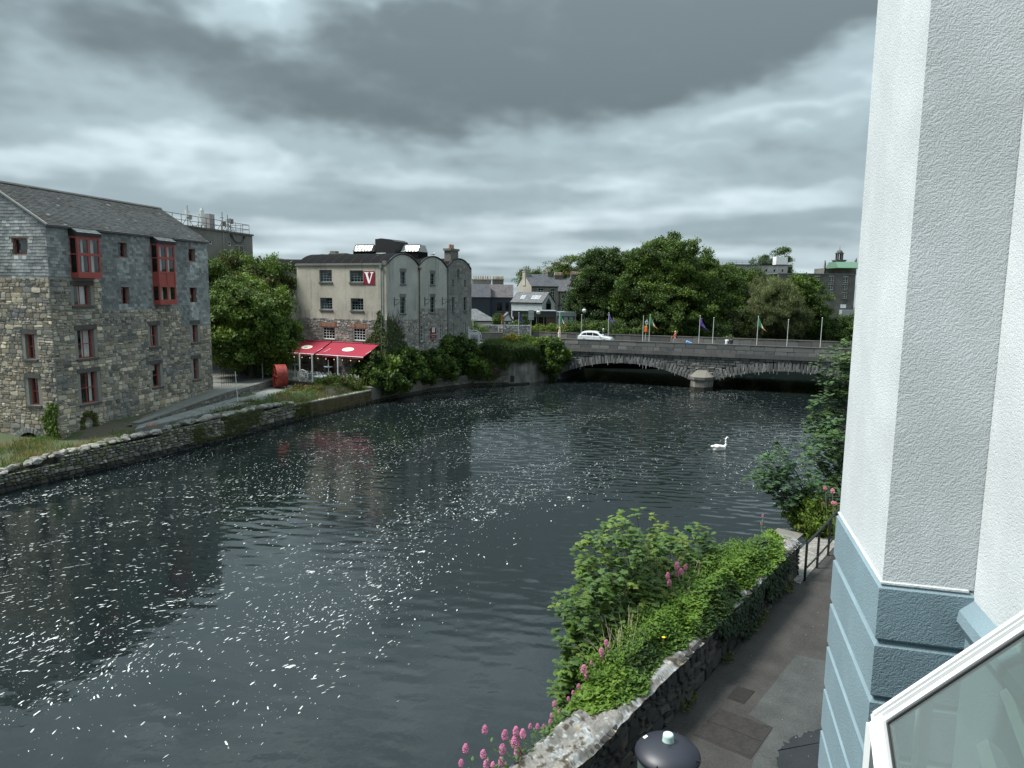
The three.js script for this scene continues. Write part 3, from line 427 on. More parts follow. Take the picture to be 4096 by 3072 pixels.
// hotel wall: pilaster with a rusticated blue base, the return wall and the wing at the camera's back
{
  RND = rng(81);
  const h = thing('hotel', 'white stucco hotel wall with pilaster and rusticated blue base', 'building', [2.46, 4.5, -4.51], -14.9 * Math.PI / 180);
  const block = (x0, x1, z0, z1, y0, y1, c) => { const pb = new PB(), k = [1, 1, 1], R = (y, i) => [[x0 + i, y, z1 - i], [x1 - i, y, z1 - i], [x1 - i, y, z0 + i], [x0 + i, y, z0 + i]], L = [R(y0, c), R(y0 + c, 0), R(y1 - c, 0), R(y1, c)]; for (let a = 0; a < 3; a++) for (let i = 0; i < 4; i++) { const j = (i + 1) % 4; pb.quad(L[a][i], L[a][j], L[a + 1][j], L[a + 1][i], k); } pb.quad(L[3][0], L[3][1], L[3][2], L[3][3], k); pb.quad(L[0][3], L[0][2], L[0][1], L[0][0], k); return pb.geo(); };
  mesh('pilaster', block(0.02, 3, -1.57, -0.02, 5.1, 15, 0.004), MAT.stucco, h);
  mesh('ledge', block(0.008, 0.53, -1.582, -0.008, 5.085, 5.108, 0.006), MAT.stucco, h);
  let y = 5.09; while (y > 0.05) { const y0 = Math.max(0, y - 0.405); mesh('rustication_block', block(0, 0.58, -1.59, 0, y0, y, 0.028), MAT.stuccoBlue, h); y = y0 - 0.002; }
  mesh('return_wall', span(0.56, 3, 5.0, 15, -0.015, 7.6), MAT.stucco, h);
  // base of the return wall with a weathered sloping ledge
  { const s = ext([[0.47, 4.9], [0.48, 4.97], [0.565, 5.05], [0.565, 4.8], [0.52, 4.8]], 7.3); s.translate(0, 0, 0); mesh('sloping_ledge', s, MAT.stuccoBlue, h); }
  mesh('return_base', span(0.53, 3, 0, 4.8, -0.012, 7.6), MAT.stuccoBlue, h);
  // wing behind the viewer
  const win = [-2.3, -0.25, 5.9, 8.7], mw = face(0, 0, 7.4, 180);
  mesh('wing_wall', slab([-0.6, 6, 0, 15], [[0.25, 2.3, 5.9, 8.7]], 0.4).applyMatrix4(mw), MAT.stucco, h);
  mesh('wing_room', merge([span(-6, 0.6, 0, 15, 11, 11.3)]), MAT.stucco, h);
  windowIn(h, mw, 0.25, 2.3, 5.9, 8.7, { frame: MAT.upvc, glass: MAT.clear, cols: 1, rows: 1, back: 0.2 });
}
// the lean-to glass roof below the window
{
  const P0 = [2.245, 8.97, -3.95], up = [2.76, 9.72, -3.62], al = [-0.257, 0, 0.966];
  const c = thing('glazed_lean_to', 'white framed sloping glass roof against the hotel wall', 'glass roof');
  const add = (a, b, k = 1) => a.map((v, i) => v + b[i] * k), sub = (a, b) => a.map((v, i) => v - b[i]);
  const V = a => new THREE.Vector3(...a), sl = V(sub(up, P0)), A = V(al), N = new THREE.Vector3().crossVectors(A, sl).normalize(); if (N.y < 0) N.negate();
  const L = sl.length(), S = sl.clone().normalize(), bm = new THREE.Matrix4().makeBasis(S, N, A).setPosition(...P0);   // x up the slope, y out of it, z towards the camera
  const A2 = new THREE.Vector3().crossVectors(S, N).normalize(); bm.makeBasis(S, N, A2).setPosition(...P0);
  const inS = g => g.applyMatrix4(bm);
  const rail = mesh('verge_rail', inS(merge([span(-0.05, L + 0.5, -0.05, 0.04, -0.055, 0.0), span(-0.03, L + 0.5, -0.02, 0.02, 0.001, 0.04)])), MAT.upvc, c);
  mesh('rail_cover', inS(span(-0.02, L + 0.5, 0.041, 0.055, -0.042, -0.012)), MAT.upvc, rail);
  mesh('seal', inS(span(0.03, L + 0.5, -0.012, 0.014, 0.051, 0.062)), MAT.black, c);
  mesh('eave_rail', inS(merge([span(-0.07, 0.03, -0.05, 0.04, 0.001, 3.2)])), MAT.upvc, c);
  mesh('eave_seal', inS(span(0.031, 0.043, -0.012, 0.014, 0.06, 3.2)), MAT.black, c);
  const tint = new THREE.MeshPhysicalMaterial({ color: 0xbcc9c6, roughness: 0.06, transmission: 0.88, thickness: 0, ior: 1.5 });
  for (let k = 0; k < 3; k++) { mesh('glass_pane', inS(span(0.032, L + 0.48, -0.004, 0.004, 0.063 + k * 1.05, 1.03 + k * 1.05)), tint, c); if (k) mesh('glazing_bar', inS(span(0.03, L + 0.5, -0.03, 0.03, -0.012 + k * 1.05, 0.06 + k * 1.05)), MAT.upvc, c); }
  // what shows through: a tie beam, the posts and the pale floor
  mesh('tie_beam', inS(span(0.28, 0.36, -0.5, -0.38, 0.02, 3.2)), MAT.upvc, c); mesh('wall_plate', inS(span(0.62, 0.68, -0.3, -0.2, 0.02, 3.2)), MAT.upvc, c);
  mesh('end_frame', merge([span(2.17, 2.24, 6.3, 8.93, -4.0, -3.93), span(2.27, 2.33, 6.3, 8.95, -3.985, -3.93), span(2.44, 2.5, 6.3, 9.15, -3.96, -3.9)]), MAT.upvc, c);
  mesh('end_glass', span(2.335, 2.435, 6.3, 8.95, -3.95, -3.94), MAT.clear, c);
  mesh('floor', inS(span(-0.05, 1.2, -1.45, -1.4, 0.02, 3.2)), M([0.15, 0.185, 0.18], 0.8), c);
}
// bin
{
  const b = thing('litter_bin', 'round litter bin with dark domed lid and pale green knob', 'bin', [2.13, 4.5, -8.73]);
  const prof = [[0, 1.085], [0.1, 1.083], [0.2, 1.068], [0.3, 1.034], [0.38, 0.985], [0.425, 0.93], [0.432, 0.9], [0.425, 0.875], [0.395, 0.865]];
  const lathe = (p, n = 56) => new THREE.LatheGeometry(p.map(q => new THREE.Vector2(...q)), n);
  const lidM = new THREE.MeshPhysicalMaterial({ roughness: 0.46 }); lidM.color.setRGB(0.016, 0.017, 0.026);
  const lid = mesh('lid', lathe(prof), lidM, b);
  mesh('knob', lathe([[0, 1.195], [0.05, 1.195], [0.068, 1.185], [0.072, 1.16], [0.075, 1.095], [0.085, 1.078], [0.0, 1.078]], 28), M([0.42, 0.56, 0.52], 0.4), lid);
  for (const a of [2.6, -0.55, 1.0]) { const g = box(0.012, 0.02, 0.13, 0, 0, 0.385); g.rotateX(0.0); g.rotateY(a); g.translate(0, 0.958, 0); mesh('lid_slot', g, MAT.black, lid); }
  { const g = box(0.06, 0.003, 0.045, 0, 0, 0, 0.4); g.rotateZ(0.35); g.translate(-0.27, 1.036, -0.16); mesh('sticker', g, MAT.white, lid); }
  mesh('body', lathe([[0.36, 0.0], [0.375, 0.02], [0.39, 0.81], [0.405, 0.82], [0.405, 0.865], [0.38, 0.87]]), M([0.10, 0.13, 0.12], 0.55), b);
  const ribs = []; for (let i = 0; i < 28; i++) { const g = box(0.022, 0.76, 0.012, 0, 0.42, 0.385); g.rotateY(i / 28 * 6.283); ribs.push(g); } mesh('ribs', merge(ribs), M([0.08, 0.105, 0.1], 0.55), b);
}
// handrail, setts and flag edging at the end of the wall
{
  const rail = (pts, label, bars) => { const t = thing('handrail', label, 'handrail'); pts.forEach(([x, y, z, top]) => mesh('post', box(0.05, top - y, 0.05, x, (top + y) / 2, z, 0.9), MAT.darkMetal, t)); for (let i = 0; i < pts.length - 1; i++) { const [a, b] = [pts[i], pts[i + 1]]; mesh('top_rail', rod([a[0], a[3] + 0.02, a[2]], [b[0], b[3] + 0.02, b[2]], 0.032), MAT.darkMetal, t); mesh('lower_rail', rod([a[0], lerp(a[1], a[3], 0.32), a[2]], [b[0], lerp(b[1], b[3], 0.32), b[2]], 0.022), MAT.darkMetal, t); if (bars) for (let k = 1; k < bars; k++) { const f = k / bars, P = (q, w) => lerp(a[q], b[q], f); mesh('baluster', rod([P(0), lerp(P(1), P(3), 0.32), P(2)], [P(0), P(3) - 0.08, P(2)], 0.008), MAT.darkMetal, t); } } return t; };
  rail([[7.25, 4.5, -16.68, 5.44], [7.9, 4.5, -17.5, 5.47], [8.58, 4.5, -18.4, 5.5], [9.6, 4.5, -19.8, 5.55]], 'black metal handrail running from the end of the wall');
  rail([[9.33, 4.5, -20.27, 5.55], [10.9, 4.5, -20.4, 5.55]], 'black railing panel with thin bars behind the handrail', 11);
  RND = rng(17); const s = thing('sett_paving', 'strip of grey stone setts under the handrail', 'paving');
  const c = 0.612, sn = 0.79; for (let i = 0; i < 30; i++) for (let j = 0; j < 7; j++) { const a = i * 0.125 + (j % 2) * 0.06, o = j * 0.115, x = 7.0 + c * a - sn * o * 0.9 + 0.05, z = -16.55 - sn * a - c * o * 0.75; const g = new RoundedBoxGeometry(0.115, 0.03, 0.105, 1, 0.012); g.rotateY(0.91 + rr(-0.03, 0.03)); g.translate(x, 4.508 + rr(-0.004, 0.004), z); mesh('sett', boxUV(g), M(vary([[0.2, 0.19, 0.17]], 0.25), 0.9), s); }
  for (let i = 0; i < 9; i++) { const a = i * 0.42; const g = box(0.41, 0.05, 0.75, 0, 0, 0, 0.91); g.translate(6.75 + c * a - 0.62, 4.5 + rr(-0.008, 0.008), -17.05 - sn * a - 0.45); mesh('flagstone', g, M(vary([[0.22, 0.21, 0.185]], 0.2), 0.92, { map: stainMap }), s); }
}

// ---------------------------------------------------------------- the slate-hung stone mill on the far bank
{
  RND = rng(301);
  const m = thing('stone_mill', 'tall rubble stone mill hung with grey slates and red windows', 'building', [-29.45, 0, -45.5], 78.3 * Math.PI / 180);
  const F = face(0, 0, 0, 0), G = face(0, 0, 0, -90), W = 16.34, D = 8.8, EV = 15.3, RG = 18.0;   // gable: x runs towards the camera, so its field is -D..0
  const holesF = [[6.05, 6.95, 13.5, 14.55], [6.08, 6.92, 10.1, 11.42], [13.8, 14.68, 13.52, 14.55], [13.78, 14.66, 10.1, 11.42], [1.86, 3.3, 10.12, 11.46], [1.92, 3.35, 6.55, 8.5], [1.92, 3.4, 3.45, 5.6], [8.86, 9.7, 6.85, 8.5], [8.88, 9.76, 3.7, 5.5], [13.79, 14.6, 6.82, 8.38], [13.75, 14.5, 3.72, 5.48], [1.9, 3.55, 12.35, 14.5], [9.55, 11.2, 12.6, 14.5], [9.55, 11.2, 10.25, 11.5]];
  const holesG = [[-2.66, -1.44, 13.38, 14.4], [-2.2, -1.48, 6.68, 8.3], [-2.2, -1.45, 3.65, 5.45], [-5.6, -4.9, 6.6, 8.3], [-5.6, -4.9, 3.6, 5.4]];
  const wallM = MAT.mortar;
  const wf = mesh('front_wall', slab([0, W, 0, EV], holesF, 0.4).applyMatrix4(F), wallM, m);
  const archHole = s => { const p = new THREE.Path(); p.moveTo(-3.45, 0.2); p.lineTo(-3.45, 0.75); p.absarc(-2.4, 0.75, 1.05, Math.PI, 0, true); p.lineTo(-1.35, 0.2); p.closePath(); s.holes.push(p); return s; };
  { const s = new THREE.Shape([[-D, 0], [-0.4, 0], [-0.4, EV + 0.2], [-D / 2, RG], [-D, EV]].map(p => new THREE.Vector2(...p))); for (const [a, b, c, d] of holesG) s.holes.push(new THREE.Path([[a, c], [a, d], [b, d], [b, c]].map(p => new THREE.Vector2(...p)))); archHole(s); const g = new THREE.ExtrudeGeometry(s, { depth: 0.4, bevelEnabled: false }); g.translate(0, 0, -0.4); mesh('gable_wall', boxUV(g).applyMatrix4(G), wallM, m); }
  mesh('inner_walls', merge([span(0.4, W, 0, EV, -D, -D + 0.3), span(W - 0.3, W, 0, EV, -D + 0.3, -0.41), span(0.4, W - 0.31, 8.9, 9.1, -D + 0.3, -0.45), span(0.4, W - 0.31, 11.95, 12.15, -D + 0.3, -0.45), span(0.4, W - 0.31, 5.9, 6.1, -D + 0.3, -0.45), span(5, 5.2, 0, EV, -D + 0.3, -0.45), span(12.2, 12.4, 0, EV, -D + 0.3, -0.45), span(0.45, W - 0.31, 0, EV, -2.6, -2.5)]), M([0.10, 0.095, 0.085], 0.9), m);
  { const g = ext([[-D, EV - 0.01], [0, EV - 0.01], [-D / 2, RG - 0.05]], 0.3); g.rotateY(-Math.PI / 2); g.rotateY(Math.PI); mesh('far_gable', g.translate(0, 0, 0).applyMatrix4(new THREE.Matrix4().makeTranslation(W - 0.3, 0, -D)), wallM, m); }
  // stone below, slate above
  const pal = (x, y) => (n3(x * 0.35, y * 0.35, 2) + 0.18 * (x > 3) > -0.05 ? [[0.312, 0.278, 0.216], [0.392, 0.344, 0.263], [0.231, 0.216, 0.187], [0.508, 0.437, 0.330], [0.294, 0.240, 0.165], [0.357, 0.328, 0.278]] : [[0.191, 0.183, 0.168], [0.254, 0.235, 0.206], [0.155, 0.153, 0.146], [0.369, 0.328, 0.252], [0.299, 0.257, 0.201]]);
  const slateLine = x => x < 4.22 ? 11.9 : x < 12.45 ? 9.82 : 8.28;
  const lint = h => [h[0] - 0.25, h[1] + 0.25, h[2] - 0.14, h[3] + 0.32];
  const stoneHoles = holesF.filter(h => h[3] < 9 || h[0] === 1.86);
  const st = masonry(0.02, W - 0.02, 1.0, 11.9, { h: [0.13, 0.36], w: [0.75, 2.1], gap: 0.014, amp: 0.05, cut: 0.33, d: [0.02, 0.06], pal, holes: stoneHoles.map(lint), inside: (x, y, hh) => y + hh / 2 < slateLine(x) + 0.03, split: 0.3, varyBy: 0.42 });
  pieces(st, 'stone', 'small_stones', MAT.stone, wf, F);
  const quoin = []; for (let y = 1.0; y < 11.6; y += rr(0.3, 0.5)) { const h = Math.min(0.42, 11.9 - y); const w = rr(0.3, 0.65); quoin.push(stone(rough4([-0.01, -0.01], [w, w], y, y, y + h * 0.8, y + h * 0.8, 0.1), 0.062, vary(pal(5, y), 0.2), 0.02)); }
  const gstones = masonry(-D, -0.02, 0.6, 11.88, { h: [0.15, 0.36], w: [0.8, 2.2], gap: 0.013, amp: 0.045, cut: 0.3, d: [0.02, 0.055], pal: (x, y) => pal(x, y), holes: [...holesG.slice(1).map(lint)], inside: (x, y) => Math.hypot(x + 2.4, y - 0.75) > 1.45 && !(Math.abs(x + 2.4) < 1.4 && y < 0.75), split: 0.25, varyBy: 0.4 });
  const gw = m.children.find(o => o.name === 'gable_wall'); pieces(gstones, 'stone', 'small_stones', MAT.stone, gw, G);
  { const vs = []; for (let i = 0; i < 15; i++) { const a = Math.PI * i / 15 + 0.01, b = Math.PI * (i + 1) / 15 - 0.01, P = (t, r) => [-2.4 - r * Math.cos(t), 0.75 + r * Math.sin(t)]; vs.push(stone([P(a, 1.04), P(b, 1.04), P(b, 1.42), P(a, 1.42)].reverse(), 0.07, vary([[0.2, 0.2, 0.195], [0.25, 0.25, 0.24]], 0.15))); } pieces(vs, 'arch_stone', 'arch_stones', MAT.stone, gw, G); mesh('culvert_dark', span(-3.6, -1.2, -0.5, 2, -1.4, -1.3).applyMatrix4(G), MAT.black, gw); }
  const slates = (u0, u1, v1, v0f, holes, inside) => { const out = []; const ex = 0.205; let k = 0; for (let y = v1; y > 7.5; y -= ex, k++) { let x = u0 + (k % 2 ? -0.15 : 0); while (x < u1) { const w = 0.31 + rr(-0.03, 0.03), a = Math.max(u0, x) + 0.004, b = Math.min(u1, x + w) - 0.004; x += w; if (b - a < 0.05) continue; const cx = (a + b) / 2, cy = y - ex / 2; if (inside && !inside(cx, cy)) continue; if (holes.some(h => cx > h[0] - 0.02 && cx < h[1] + 0.02 && cy > h[2] - 0.02 && cy < h[3] + 0.02)) continue; if (cy < v0f(cx)) continue; const pb = new PB(), d = rr(0.022, 0.034), j = rr(-0.012, 0.012), light = pick([[0.118, 0.125, 0.123], [0.142, 0.149, 0.145], [0.095, 0.102, 0.105], [0.165, 0.171, 0.165]]), bad = n3(cx * 0.45, cy * 0.35, 8); const c = shade(light, 1.75 * (holes.some(h => h[3] - h[2] < 1.5 && Math.abs(cx - (h[0] + h[1]) / 2) < 0.62 && cy < h[2] && cy > h[2] - 1.5) ? 1.45 : 1) * (bad > 0.25 ? 0.75 : bad < -0.45 ? 1.35 : 1) * rr(0.75, 1.2)); const B = y - ex + j, T = y + 0.02; pb.quad([a, B, d], [b, B, d], [b, T, 0.006], [a, T, 0.006], c); pb.quad([a, B, 0], [b, B, 0], [b, B, d], [a, B, d], c); pb.quad([a, B, 0], [a, B, d], [a, T, 0.006], [a, T, 0], c); pb.quad([b, B, d], [b, B, 0], [b, T, 0], [b, T, 0.006], c); pb.area = (b - a) * ex + 0.1 * RND(); out.push(pb); } } return out; };
  const sh = holesF.filter(h => h[2] > 9.9 && h[0] !== 1.86).concat([[1.74, 3.72, 11.8, 15.0], [9.4, 11.35, 10.0, 15.0]]);
  pieces(slates(-0.03, W + 0.02, EV - 0.02, slateLine, sh), 'wall_slate', 'small_slates', MAT.slate, wf, F);
  pieces(slates(-D, 0.03, RG, () => 11.9, holesG, (x, y) => y < (x > -D / 2 ? EV + (RG - EV) * (-x) / (D / 2) : EV + (RG - EV) * (D + x) / (D / 2)) - 0.05), 'wall_slate', 'small_slates', MAT.slate, gw, G);
  // roof
  const roofN = new THREE.Matrix4(), L = Math.hypot(D / 2 + 0.25, RG - EV + 0.15), pitch = Math.atan2(RG - EV, D / 2);
  const roof = mesh('roof', merge([span(-0.12, W + 0.12, -0.1, 0, 0, L).applyMatrix4(new THREE.Matrix4().makeRotationX(pitch)).translate(0, RG + 0.06, -D / 2), span(-0.12, W + 0.12, -0.1, 0, -L, 0).applyMatrix4(new THREE.Matrix4().makeRotationX(-pitch)).translate(0, RG + 0.06, -D / 2)]), MAT.lead, m);
  { const pb = new PB(), ex = 0.2; let k = 0; for (let s = L; s > 0.1; s -= ex, k++) { let x = -0.12 + (k % 2 ? -0.14 : 0); while (x < W + 0.12) { const w = 0.28 + rr(-0.03, 0.03), a = Math.max(-0.12, x) + 0.004, b = Math.min(W + 0.12, x + w) - 0.004; x += w; if (b - a < 0.04) continue; const moss = fbm(x * 0.28 + 3, s * 0.5, 4, 4), d = rr(0.02, 0.035); let c = pick([[0.085, 0.088, 0.085], [0.11, 0.112, 0.105], [0.07, 0.072, 0.072]]); if (moss > 0.02) c = pick([[0.05, 0.042, 0.034], [0.062, 0.054, 0.042], [0.045, 0.042, 0.034], [0.09, 0.088, 0.08]]); if (RND() < 0.012) c = [0.34, 0.34, 0.33]; c = shade(c, 0.45 * rr(0.7, 1.3)); const P = (t, q) => [q, -(t * Math.sin(pitch)) , t * Math.cos(pitch)]; const up = (p, h) => [p[0], p[1] + RG + 0.065 + h * Math.cos(pitch), p[2] - D / 2 + h * Math.sin(pitch)]; const s1 = Math.max(0, s - ex - 0.02), j = rr(-0.012, 0.012), A = up(P(s + j, a), d), B = up(P(s + j, b), d), C = up(P(s1, b), 0.006), E = up(P(s1, a), 0.006); pb.quad(A, B, C, E, c); pb.quad(up(P(s + j, a), 0), up(P(s + j, b), 0), B, A, c); } } mesh('roof_slates', pb.geo(), MAT.slate, roof).userData.kind = 'stuff'; }
  for (let x = -0.15; x < W; x += 0.45) mesh('ridge_tile', ext([[-0.16, -0.1], [-0.13, -0.06], [0, 0.05], [0.13, -0.06], [0.16, -0.1]], 0.44).rotateY(Math.PI / 2).translate(x, RG + 0.13, -D / 2), M(vary([[0.08, 0.08, 0.075]], 0.2), 0.8), roof);
  for (const z of [0, 1]) mesh('verge', box(0.1, 0.09, L, -0.13, 0, L / 2 * (z ? -1 : 1)).rotateX((z ? -1 : 1) * pitch).translate(0, RG + 0.09, -D / 2), M([0.26, 0.26, 0.24], 0.9), roof);
  // plain casements, with stone sills and lintels
  const lintM = M([0.12, 0.118, 0.108], 0.92, { map: stainMap, bumpMap: grainB, bumpScale: 0.01 });
  const W1 = (mx, h, o = {}) => { windowIn(m, mx, h[0], h[1], h[2], h[3], { frame: MAT.red, glass: MAT.clear, cols: 2, rows: 2, back: 0.24, fw: 0.075, bar: 0.055, ...o }); if (o.lintel !== false) { mesh('lintel', span(h[0] - 0.24, h[1] + 0.24, h[3] + 0.004, h[3] + 0.3, -0.2, 0.055).applyMatrix4(mx), lintM, m); mesh('window_sill', span(h[0] - 0.22, h[1] + 0.22, h[2] - 0.13, h[2] - 0.004, -0.2, 0.12).applyMatrix4(mx), lintM, m); } };
  W1(F, holesF[0], { cols: 1, rows: 1, lintel: false }); W1(F, holesF[1], { cols: 2, rows: 1, lintel: false, curtain: [0, 0.4] }); W1(F, holesF[2], { cols: 1, rows: 1, lintel: false }); W1(F, holesF[3], { cols: 2, rows: 1, lintel: false });
  W1(F, holesF[4], { cols: 2, rows: 1, curtain: [0.55, 1] }); W1(F, holesF[5], { curtain: [0.5, 1] }); W1(F, holesF[6], { curtain: [0.78, 1] });
  for (const i of [7, 8, 9, 10]) W1(F, holesF[i], { cols: i < 8 ? 2 : 1, curtain: i === 8 ? [0, 1, 0.72] : [0.7, 1] });
  W1(G, holesG[0], { cols: 1, rows: 1, lintel: false }); for (const i of [1, 2, 3, 4]) W1(G, holesG[i]);
  // red oriels
  const oriel = (u0, u1, v0, v1, rows, panel) => {
    const d = 0.6, t = mesh('oriel_window', merge([span(u0, u1, v0, v0 + 0.32, 0, d), span(u0 - 0.02, u1 + 0.02, v0 - 0.03, v0, 0, d + 0.03), span(u0, u1, v1 - 0.14, v1, 0.02, d), span(u0, u0 + 0.12, v0 + 0.32, v1 - 0.14, d - 0.12, d), span(u1 - 0.1, u1, v0 + 0.32, v1 - 0.14, d - 0.1, d), span(u0, u0 + 0.05, v0 + 0.32, v1 - 0.14, 0, 0.06), span(u1 - 0.05, u1, v0 + 0.32, v1 - 0.14, 0, 0.06), span((u0 + u1) / 2 - 0.04, (u0 + u1) / 2 + 0.04, v0 + 0.32, v1 - 0.14, d - 0.085, d - 0.015), ...rows.map(v => span(u0 + 0.12, u1 - 0.1, v - 0.045, v + 0.045, d - 0.09, d - 0.01)), ...rows.map(v => span(u0 + 0.005, u0 + 0.05, v - 0.04, v + 0.04, 0.06, d - 0.12))]), MAT.red, m);
    const lv = [v0 + 0.32, ...rows, v1 - 0.14], um = (u0 + u1) / 2;
    for (let i = 0; i < lv.length - 1; i++) { const a = lv[i] + (i ? 0.045 : 0), b = lv[i + 1] - (i < lv.length - 2 ? 0.045 : 0), solid = panel === i; for (const [p, q] of [[u0 + 0.12, um - 0.04], [um + 0.04, u1 - 0.1]]) { mesh(solid ? 'panel' : 'pane', span(p, q, a, b, d - 0.055, d - 0.045), solid ? MAT.red : MAT.clear, t); if (!solid) mesh('sash', merge([span(p, p + 0.05, a, b, d - 0.04, d - 0.012), span(q - 0.05, q, a, b, d - 0.04, d - 0.012), span(p + 0.05, q - 0.05, a, a + 0.05, d - 0.04, d - 0.012), span(p + 0.05, q - 0.05, b - 0.05, b, d - 0.04, d - 0.012)]), MAT.red, t); } mesh(solid ? 'panel' : 'side_pane', span(u0 + 0.02, u0 + 0.03, a, b, 0.062, d - 0.122), solid ? MAT.red : MAT.glass, t); mesh('side_pane', span(u1 - 0.03, u1 - 0.02, a, b, 0.062, d - 0.102), MAT.glass, t); if (!solid) { mesh('curtain', curtainGeo(um - 0.28, um - 0.06, a, b, 0.2), MAT.curtain, t); mesh('curtain', curtainGeo(u1 - 0.42, u1 - 0.14, a, b, 0.2), MAT.curtain, t); } }
    const rf = mesh('oriel_roof', ext([[0, v1 + 0.005], [d + 0.1, v1 + 0.005], [d + 0.1, v1 + 0.2], [0, v1 + 0.62]], u1 - u0 + 0.12).rotateY(-Math.PI / 2).translate(u1 + 0.06, 0, 0), MAT.black, t);
    const pb = new PB(); for (let k = 0; k < 4; k++) for (let x = u0 - 0.07; x < u1 + 0.05; x += 0.29) { const e = Math.min(x + 0.282, u1 + 0.07), s0 = 1 - k / 4, s1 = 1 - (k + 1) / 4; const P = (s, hh) => [v1 + 0.64 - 0.43 * s + hh, s * (d + 0.14)]; const a = P(s0, 0.03), b = P(s1, 0.012); const c = shade([0.12, 0.125, 0.12], rr(0.7, 1.2)); pb.quad([x, a[0], a[1]], [e, a[0], a[1]], [e, b[0], b[1]], [x, b[0], b[1]], c); pb.quad([x, a[0] - 0.03, a[1]], [e, a[0] - 0.03, a[1]], [e, a[0], a[1]], [x, a[0], a[1]], c); } mesh('oriel_slates', pb.geo(), MAT.slate, rf || t).userData.kind = 'stuff';
    mesh('flashing', span(u0 - 0.1, u1 + 0.1, v1 + 0.6, v1 + 0.72, 0.03, 0.06), M([0.3, 0.31, 0.31], 0.6), t);
  };
  oriel(1.76, 3.72, 11.98, 14.68, [13.5]); oriel(9.42, 11.33, 10.08, 14.68, [11.5, 12.5, 13.6], 1);
}

